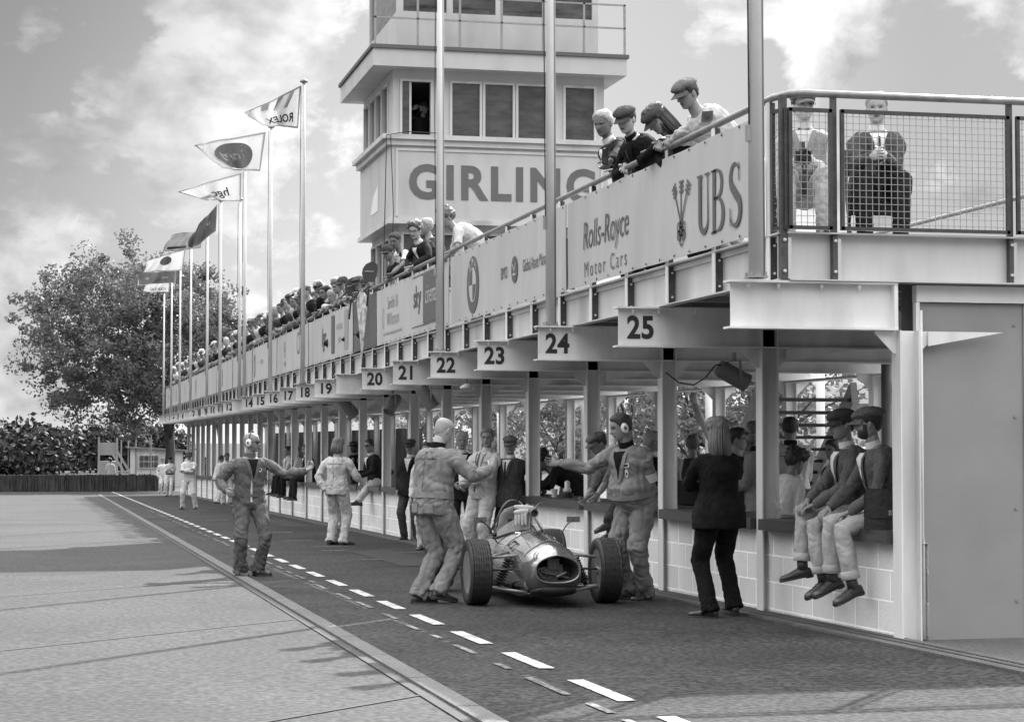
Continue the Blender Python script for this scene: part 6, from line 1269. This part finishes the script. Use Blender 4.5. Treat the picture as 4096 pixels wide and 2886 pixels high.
c = at(1272, 1104, X=6.40); c.z = ctr(c.y); rt = empty('lamp', c, 'small pale jar shaped lamp on a dark base on the counter, right of the photographer', 'lamp'); b = MB(); b.lathe([(.0,0),(.075,0),(.08,.05),(.05,.07),(0,.07)], (0,0,0), (0,0,1), 16); b.build('base', BLK, rt); b = MB(); b.lathe([(.045,.07),(.06,.10),(.035,.13),(.035,.20),(.015,.22),(0,.22)], (0,0,0), (0,0,1), 16); b.build('shade', PAINTW, rt, smooth=True)
c = at(1243, 1101, X=6.35); c.z = ctr(c.y); rt = MB(); rt.lathe([(.0,0),(.035,0),(.045,.10),(.047,.105),(.04,.105),(.03,.01),(0,.01)], c, (0,0,1), 16); tag(rt.build('paper_cup', PAINTW, smooth=False, angle=40), 'white paper cup on the counter below the photographer', 'cup')
# bottles and briefcase
BOT = clear('bottle_plastic')
def bottle(px, Y, label, h=.20, X=6.5):
    q = at(px, 1100, Y=Y); rt = empty('bottle', (min(q.x, 6.76), Y, ctr(Y)), label, 'bottle'); b = MB(); b.lathe([(0,.002),(.03,.002),(.033,.01),(.033,h*.35),(.029,h*.42),(.033,h*.5),(.031,h*.68),(.013,h*.84),(.013,h*.90),(0,h*.90)], (0,0,0), (0,0,1), 18); b.build('flask', BOT, rt, smooth=True); b = MB(); b.lathe([(.0165,h*.88),(.0165,h),(0,h)], (0,0,0), (0,0,1), 14); b.build('cap', M('bottle_cap', .5, .4), rt); b = MB(); b.lathe([(.0335,h*.38),(.0335,h*.48)], (0,0,0), (0,0,1), 18); b.build('bottle_label', M('label_pale', .5, .5), rt)
bottle(1744, 16.95, 'small clear bottle standing alone on the counter by the column', .19)
bottle(1860, 16.0, 'clear bottle behind the seated men, leftmost of three', .20); bottle(1886, 15.9, 'clear bottle behind the seated men, middle of three', .20); bottle(1908, 15.8, 'clear bottle behind the seated men, nearest to their arms', .20)
bc = empty('briefcase', (6.30, 14.42, ctr(14.4)), 'dark leather briefcase standing on the counter beside the nearest seated man', 'briefcase', rotz=R(-20))
b = MB(); b.prism([(-.055,0),(.055,0),(.062,.02),(.04,.30),(-.04,.30),(-.062,.02)], .36, (0,-.19,0), (0,0,0), (0,0,1), (0,1,0)) if 0 else None
b = MB(); b.prism([(-.19,0),(.21,0),(.21,.27),(.17,.315),(-.16,.315),(-.19,.27)], .02, (0,-.075,0)); b.prism([(-.19,0),(.21,0),(.21,.27),(.17,.30),(-.16,.30),(-.19,.27)], .02, (0,.055,0)); b.build('shell', LEATHER, bc)
b = MB(); [b.prism([(-.055,0),(.055,0),(.03,.15),(.045,.29),(0,.26),(-.045,.29),(-.03,.15)], .008, (x,0,0), (0,1,0), (0,0,1), (1,0,0)) for x in (-.178,.19)]; b.box(-.18,.20,-.055,.055,0,.012); b.build('gusset', M('gusset_leather', .07, .45, var=.2), bc)
b = MB(); b.prism([(-.18,.31),(.20,.31),(.20,.12),(.16,.09),(-.14,.09),(-.18,.12)], .008, (0,-.087,0)); b.box(-.18,.20,-.08,.07,.305,.315); b.build('flap', LEATHER, bc); b = MB(); b.box(-.01,.03,-.095,-.087,.11,.15); b.build('clasp', CHROME, bc); b = MB(); b.tube([(-.06,0,.315),(-.05,0,.35),(.07,0,.35),(.08,0,.315)], .009, 6); b.build('handle', LEATHER, bc)
# ------------------------------------------------------------------ inside the pits
def inside(label, px, py, X, face, H=1.78, **k):
    hp = at(px, py, X=X); return byhead(label, hp, min(g(hp.y), hp.z-1.2), face, H, **k)
inside('bearded man in sunglasses and pale jacket standing behind the counter, facing left', 1692, 972, 7.15, LEFT+12, lod=0, top='coverall', topm=C_COV, hairm=HAIRM, extras=['sunglasses', 'beard'], hyaw=-5, RH=(.05,.34,1.08), LH=(-.05,.36,1.06), collarm=C_BLACK)
inside('dark haired man in glasses close behind the woman in black', 1655, 985, 7.5, LEFT+190, lod=1, top='jacket', topm=C_SUIT, extras=['glasses'])
L3 = inside('tall man in pale overalls with a dark round emblem on his back, behind the counter', 1772, 962, 8.2, CA+6, H=1.86, lod=0, topm=C_LIGHT, seamm=C_COV, collarm=C_BLACK, hair='short', hatm=C_BLACK, hpitch=14, RH=(.1,.35,1.0), LH=(-.1,.35,1.0), fat=1.15)
L3['patch']('back_emblem', .44, .03, .19, .19, INK, lambda t: max(.15, math.sin(.2+t*2.75)), 8, 8, .008, back=True); L3['patch']('emblem_panel', .40, .03, .11, .10, C_WHITE, None, 5, 5, .013, back=True); L3['patch']('emblem_marks', .385, .03, .09, .025, INK, None, 5, 2, .017, back=True); L3['patch']('emblem_marks', .345, .03, .09, .025, INK, None, 5, 2, .017, back=True)
inside('dark haired lad in a white shirt with a black strap, behind the counter', 1786, 1036, 7.0, RIGHT-35, H=1.66, lod=0, top='sweater', topm=C_WHITE, hair='curly', extras=['strap'], lean=20, bend=10, hpitch=24, skin=SKIND, RH=(.10,.36,.95), LH=(-.15,.34,.92), fat=1.05)
L5 = inside('man in a pale shirt with a black backpack, seen from behind between the columns', 1553, 997, 8.0, CA+5, H=1.74, lod=1, top='shirt', topm=C_LIGHT, botm=C_SUIT, hairm=HAIRM)
b = MB(); c, x, y = L5['fr'](.28); b.rings([c-y*.20-V((0,0,.2)), c-y*.22, c-y*.20+V((0,0,.2))], [V((1,0,0))]*3, [V((0,1,0))]*3, [.12,.15,.11], [.07,.09,.06], 16, pw=.7); tag(b.build('backpack', M('pack_black', .03, .8), None, smooth=True, loc=L5['root'].location, rotz=L5['root'].rotation_euler.z), 'black backpack worn by the man in the pale shirt', 'backpack')
inside('dark haired man in glasses and dark jacket looking right, behind the man with the armband', 1463, 990, 7.3, RIGHT-20, H=1.80, lod=1, top='jacket', topm=C_BLACK, extras=['glasses', 'open_shirt'], hairm=HAIRG)
inside('person in a patterned shirt half hidden behind the staircase', 1868, 1010, 9.2, TOCAM+60, H=1.76, lod=1, top='shirt', topm=C_TWEED, botm=C_JEAN, sleeves='short')
inside('person in dark clothes glimpsed beyond the counter between bottles and column', 1905, 1018, 10.4, TOCAM, H=1.74, lod=2, top='jacket', topm=C_SUIT)
b = MB(); q = at(1833, 1110, X=7.2); rt = empty('crate', (q.x, q.y, q.z-.2), 'dark grey crate standing behind the counter left of the bottles', 'crate'); b.box(-.20,.15,-.15,.15,-.2,.22); b.build('box', M('crate_grey', .07, .5, var=.15), rt); b = MB(); b.box(-.215,.165,-.165,.165,.22,.26); b.build('lid', M('crate_lid', .16, .5), rt)
b = MB(); q = at(1915, 1060, X=8.0); b.box(q.x-.16,q.x+.16,q.y,q.y+.01,q.z-.22,q.z+.2); tag(b.build('notice_board', PAINTW), 'blank white notice board behind the seated men', 'board')
b = MB(); q = at(1553, 1115, X=7.1); rt = empty('equipment_case', (q.x, q.y, ctr(q.y)+.0), 'black equipment case on the counter behind the woman in black', 'case'); b.box(-.25,.2,-.15,.15,0,.26); b.build('shell', BLK, rt); b = MB(); b.tube([(-.1,-.16,.2),(-.1,-.19,.2),(.06,-.19,.2),(.06,-.16,.2)], .01, 6); b.build('handle', DSTEEL, rt)
# ------------------------------------------------------------------ far end of the lane
p = G(424, 1141); person('official in white overalls and cap with folded arms, alone in the far lane', p, face=TOCAM+5, lod=1, H=1.80, topm=C_WHITE, hat='ballcap', hatm=C_GREYM, extras=['sunglasses', 'belt'], fat=1.15, RH=(-.10,.24,1.22), LH=(.10,.26,1.18), RE=(1,.1,-.5), LE=(-1,.1,-.5), RF=(.2,0,0), LF=(-.2,0,0), shoem=BLK)
p = G(364, 1106); person('white overalled marshal nearest the hedge, left of a pair', p, face=TOCAM-20, lod=1, H=1.76, topm=C_WHITE, hairm=HAIRD, extras=['belt'])
p = G(381, 1112); person('white overalled marshal with dark belt, right of a pair by the hedge', p, face=TOCAM+5, lod=1, H=1.78, topm=C_WHITE, hat='helmet', hatm=C_SUIT, extras=['belt'], beltm=C_BLACK, LF=(-.1,.25,0), RH=(.1,.22,1.15), LH=(-.1,.22,1.15))
p = G(486, 1128); person('person in white overalls stooping towards the far counter wall', p, face=RIGHT-25, lod=1, H=1.76, topm=C_WHITE, lean=14, RH=(.15,.4,1.1), LH=(-.1,.4,1.1))
p = G(507, 1131); person('dark haired man in long white overalls facing the camera beside the far counter', p, face=TOCAM-30, lod=1, H=1.80, topm=C_WHITE, skin=SKIND)
p = G(462, 1112); person('dark suited person leaning on the far counter wall', p, face=TOCAM+80, lod=2, H=1.76, top='jacket', topm=C_SUIT, botm=C_BLACK, side=12, RF=(.35,.2,0))
hp = at(248, 1032, Y=115); byhead('tiny figure in white seen from behind beyond the hedge', hp, g(115), CA, 1.76, lod=2, topm=C_WHITE)
# ------------------------------------------------------------------ on the deck: leaning over the near rail
P1 = lean_rail('grey haired man in a dark suit and tie holding a phone over the near rail', 1353, 278, 5.30, -100, 24, 12, skin=SKIND, hairm=HAIRG, lod=0, top='jacket', topm=C_SUIT, extras=['shirt_tie'], hyaw=-28, hpitch=20, wRH=at(1386,368,X=5.24), wLH=at(1362,372,X=5.12), H=1.84)
ph = at(1357, 352, X=5.08); b = MB(); b.box(-.038,.038,-.005,.005,-.075,.075); rt = tag(b.build('phone', BLK, None, loc=ph, rotz=R(30)), 'black phone in the hand of the grey haired man at the rail', 'phone'); b = MB(); b.box(-.034,.034,-.0065,-.005,-.068,.068); b.build('screen', GLASS, rt)
lean_rail('man in a flat cap and tweed tie at the rail beside the grey haired man', 1404, 270, 5.24, -105, 28, 12, skin=SKINL, lod=0, top='jacket', topm=C_BLACK, hat='flat', hatm=C_GREYM, extras=['shirt_tie'], shirtm=C_BLACK, tiem=C_TWEED, hyaw=-22, hpitch=22, wRH=at(1402,372,X=5.24), wLH=at(1384,378,X=5.24))
lean_rail('long haired woman in a flat cap looking down over the rail', 1474, 268, 5.20, -95, 32, 14, female=1, lod=0, top='jacket', topm=C_BLACK, hair='long', hairm=HAIRD, hat='flat', hatm=C_GREYM, hyaw=-5, hpitch=45, wRH=at(1480,322,X=5.22), wLH=at(1468,336,X=5.22), hr=0)
P4 = lean_rail('man in a flat cap and pale jacket with a sleeve badge at the rail', 1541, 212, 5.26, -98, 38, 12, lod=0, top='longcoat', topm=C_LIGHT, botm=C_LIGHT, hat='flat', hatm=C_CAP, hyaw=-8, hpitch=24, wRH=at(1500,312,X=5.22), wLH=at(1478,325,X=5.20), fat=1.15, foldA=1.3, extras=['sunglasses'], RE=(1,-.2,-.6), LE=(-1,-.2,-.9))
S_, e, t, _ = P4['arms']['L']; q = P4['W'](S_.lerp(e, .35)); b = MB(); lq = S_.lerp(e, .35); hit_ = P4['bvh'].find_nearest(lq+V((-.12,.06,.02))); n_ = P4['D'](hit_[1]).normalized(); q = P4['W'](hit_[0])+n_*.004; x_ = n_.cross(V((0,0,1))).normalized(); y_ = x_.cross(n_); b.prism([(-.05,-.045),(.05,-.045),(.05,.045),(-.05,.045)], .006, q, x_, y_, n_); sb_ = b.build('sleeve_badge', INK); b = MB(); b.prism(circ(.03, 16), .003, q+n_*.007, x_, y_, n_); sb2 = b.build('badge_ring', C_GREYM)
for o_ in (sb_, sb2): o_.parent = P4['root']; o_.matrix_parent_inverse = (Matrix.Translation(P4['root'].location) @ Matrix.Rotation(P4['root'].rotation_euler.z, 4, 'Z')).inverted()
sb2.parent = sb_; sb2.matrix_parent_inverse = Matrix.Identity(4); sb2.location = (0,0,0)
# seated behind the mesh
def chair(X, Y, label, az=TOCAM):
    rt = empty('folding_chair', (X, Y, 2.86), label, 'chair', rotz=-R(az)); b = MB(); b.box(-.22,.22,-.20,.20,.40,.43); b.build('seat', DSTEEL, rt)
    b = MB(); b.box(-.21,.21,-.235,-.215,.62,.82); b.build('backrest', DSTEEL, rt)
    for x in (-.22,.22):
        for y0_, y1_ in ((-.22,.20),(.20,-.20)): b = MB(); b.bar((x,y0_,0),(x,y1_,.42), .022); b.build('leg', DSTEEL, rt)
        b = MB(); b.bar((x,-.20,.42),(x,-.23,.84), .022); b.build('back_post', DSTEEL, rt)
def sitdeck(label, px, py, Y, face, **k):
    hp = at(px, py, Y=Y); pel = hp-head_off(face, k); k['wpel'] = V((pel.x, pel.y, pel.z)); fwd = V((math.sin(R(face)), math.cos(R(face)), 0)); rt_ = V((math.cos(R(face)), -math.sin(R(face)), 0))
    k.setdefault('wRF', V((pel.x, pel.y, 2.862))+fwd*.42+rt_*.14); k.setdefault('wLF', V((pel.x, pel.y, 2.862))+fwd*.42-rt_*.14); chair(pel.x, pel.y, label.split(' seated')[0].replace('elderly', 'dark folding chair under the elderly'), face)
    return person(label, V((pel.x, pel.y, 2.862)), face=face, RK=(.1,.6,1), LK=(-.1,.6,1), **k), pel, fwd, rt_
M1, pel, fw, rr = sitdeck('elderly man in a flat cap, bow tie and pale waistcoat seated behind the mesh', 1801, 240, 14.95, TOCAM+6, lod=0, top='waistcoat', topm=C_COV, shirtm=C_LIGHT, botm=C_LIGHT, hat='flat', hatm=C_CAP, skin=SKINL, extras=['bow', 'strap'], lean=3, hpitch=-4, hyaw=-18, fat=1.15, belly=.08, RH=(.10,.30,.62), LH=(-.08,.32,.62), foldA=1.4)
M2, pel2, fw, rr = sitdeck('elderly white haired man in a dark suit seated behind the mesh, hands held together', 1966, 244, 14.95, TOCAM+4, lod=0, top='jacket', topm=C_GREYM, botm=C_SUIT, skin=SKINL, hairm=HAIRG, hair='short', extras=['shirt_tie', 'strap'], lean=8, hpitch=10, hyaw=8, fat=1.15, belly=.06, wRH=at(1955,352,Y=14.6), wLH=at(1985,352,Y=14.6), curl=1.0)
camera_thing(at(1800, 352, Y=14.55), TOCAM, 'dark camera held in the lap of the man in the flat cap behind the mesh', .9)
hp = at(950, 243, Y=TY+.75); byhead('dark figure with a cap just inside the open window of the control tower', hp, hp.z-1.62, TOCAM-50, 1.76, lod=1, top='jacket', topm=C_SUIT, hat='ballcap', hatm=C_GREYM, lean=8, wRH=hp+V((-.25,-.15,-.05)), wLH=hp+V((-.1,-.25,-.08)))
# ------------------------------------------------------------------ on the deck: middle group
lean_rail('man in sunglasses and peaked cap at the left of the middle group', 871, 566, 5.22, -100, 34, 16, lod=1, top='jacket', topm=C_SUIT, hat='ballcap', hatm=C_GREYM, extras=['sunglasses'], hyaw=-30, hpitch=18)
lean_rail('dark haired man in a white shirt and waistcoat leaning on the rail', 887, 540, 5.34, -105, 28, 14, lod=0, top='waistcoat', topm=C_SUIT, shirtm=C_WHITE, sleeves='short', hairm=HAIRD, skin=SKIND, hyaw=-28, hpitch=24, wLH=at(880,612,X=5.22), wRH=at(905,600,X=5.22))
lean_rail('curly haired man in glasses and a dark jacket smiling over the rail by the pole', 931, 518, 5.30, -110, 28, 14, lod=0, top='jacket', topm=C_SUIT, hair='curly', hairm=HAIRM, extras=['glasses', 'open_shirt'], hyaw=-32, hpitch=18, skin=SKINL)
lean_rail('fair haired person just behind the curly haired man', 956, 508, 5.55, -95, 18, 8, lod=1, top='jacket', topm=C_GREYM, hairm=HAIRG, hands=None)
lean_rail('man in a pale polo shirt bent over the rail, right of the pole', 1001, 490, 5.22, -80, 48, 16, lod=0, top='shirt', topm=C_LIGHT, sleeves='short', hair='curly', hairm=HAIRM, hyaw=-15, hpitch=28, wLH=at(1008,572,X=5.24), wRH=at(1000,576,X=5.24), fat=1.15)
# ------------------------------------------------------------------ on the deck: the crowd beyond the dark panel
CR = [(821,634,'man in glasses and peaked cap beside the higher paddle','ballcap',C_SUIT,['glasses']),(804,632,'man in a flat cap between the two paddles','flat',C_GREYM,[]),(769,632,'man in a dark peaked cap left of the lower paddle','ballcap',C_SUIT,['sunglasses']),(783,652,'spectator in sunglasses and striped top leaning by the paddle',None,C_LIGHT,['sunglasses']),
      (713,640,'spectator in a light brimmed hat and dark suit','brim',C_BLACK,['sunglasses']),(728,652,'grey haired man in glasses leaning beside the brimmed hat',None,C_GREYM,['glasses','open_shirt']),(744,660,'spectator with a pale shirt crouched low at the rail',None,C_WHITE,[]),(676,660,'spectator in sunglasses just left of the tall pole top of the crowd',None,C_COVD,['sunglasses']),(757,640,'fair haired spectator behind the peaked cap',None,C_GREYM,[])]
for i, (px, py, lb, hat, tm, ex_) in enumerate(CR):
    lean_rail(lb, px, py+4, 5.26, -105+6*(i % 3), 24+6*(i % 2), 10, lod=1, top='jacket', topm=tm, hat=hat, hatm=C_LIGHT if hat == 'brim' else C_GREYM, extras=ex_, hyaw=-20-5*(i % 4), hpitch=15, hairm=[HAIRG, HAIRM, HAIRD][i % 3], H=1.76)
protos = []
rn = random.Random(11)
outf = [('jacket', C_SUIT, 'flat', C_CAP), ('shirt', C_WHITE, None, None), ('jacket', C_GREYM, 'brim', C_LIGHT), ('sweater', C_COV, 'ballcap', C_WHITE), ('jacket', C_BLACK, None, None), ('shirt', C_LIGHT, 'flat', C_GREYM), ('jacket', C_TWEED, None, None), ('sweater', C_SUIT, 'ballcap', C_GREYM)]
Yc = 42.6; i = 0
while Yc < 93:
    if i < len(outf):
        t_, tm, ht, hm = outf[i]; hp = V((5.27, Yc, 4.50+rn.uniform(-.06,.08)))
        inf = byhead('distant spectator leaning on the far deck rail', hp, 2.862, -98+rn.uniform(-15,15), 1.76, lod=2, group='spectators along the far deck rail', lean=24, bend=12, hyaw=rn.uniform(-40,10), hpitch=15, top=t_, topm=tm, hat=ht, hatm=hm, hairm=rn.choice([HAIRD, HAIRM, HAIRG]), wRH=(5.24, Yc+.2, 3.93), wLH=(5.24, Yc-.2, 3.93), extras=['sunglasses'] if i % 2 else [], skin=rn.choice([SKIN, SKINL, SKIND])); protos.append(inf['root'])
    else:
        c = copy_tree(rn.choice(protos)); c.location = (c.location.x+rn.uniform(-.03,.25), Yc, 2.862+rn.uniform(-.03,.03)); c.rotation_euler.z += R(rn.uniform(-12,12))
    i += 1; Yc += rn.uniform(.42,.80)
for Yb in np.arange(41.8, 74, 1.15):   # a second row standing behind them
    c = copy_tree(rn.choice(protos)); c.location = (6.15+rn.uniform(-.1,.2), Yb, 2.862+rn.uniform(.02,.12)); c.rotation_euler.z += R(rn.uniform(-20,20)); c['label'] = 'distant spectator standing in the second row on the far deck'; c['group'] = 'second row of spectators on the far deck'
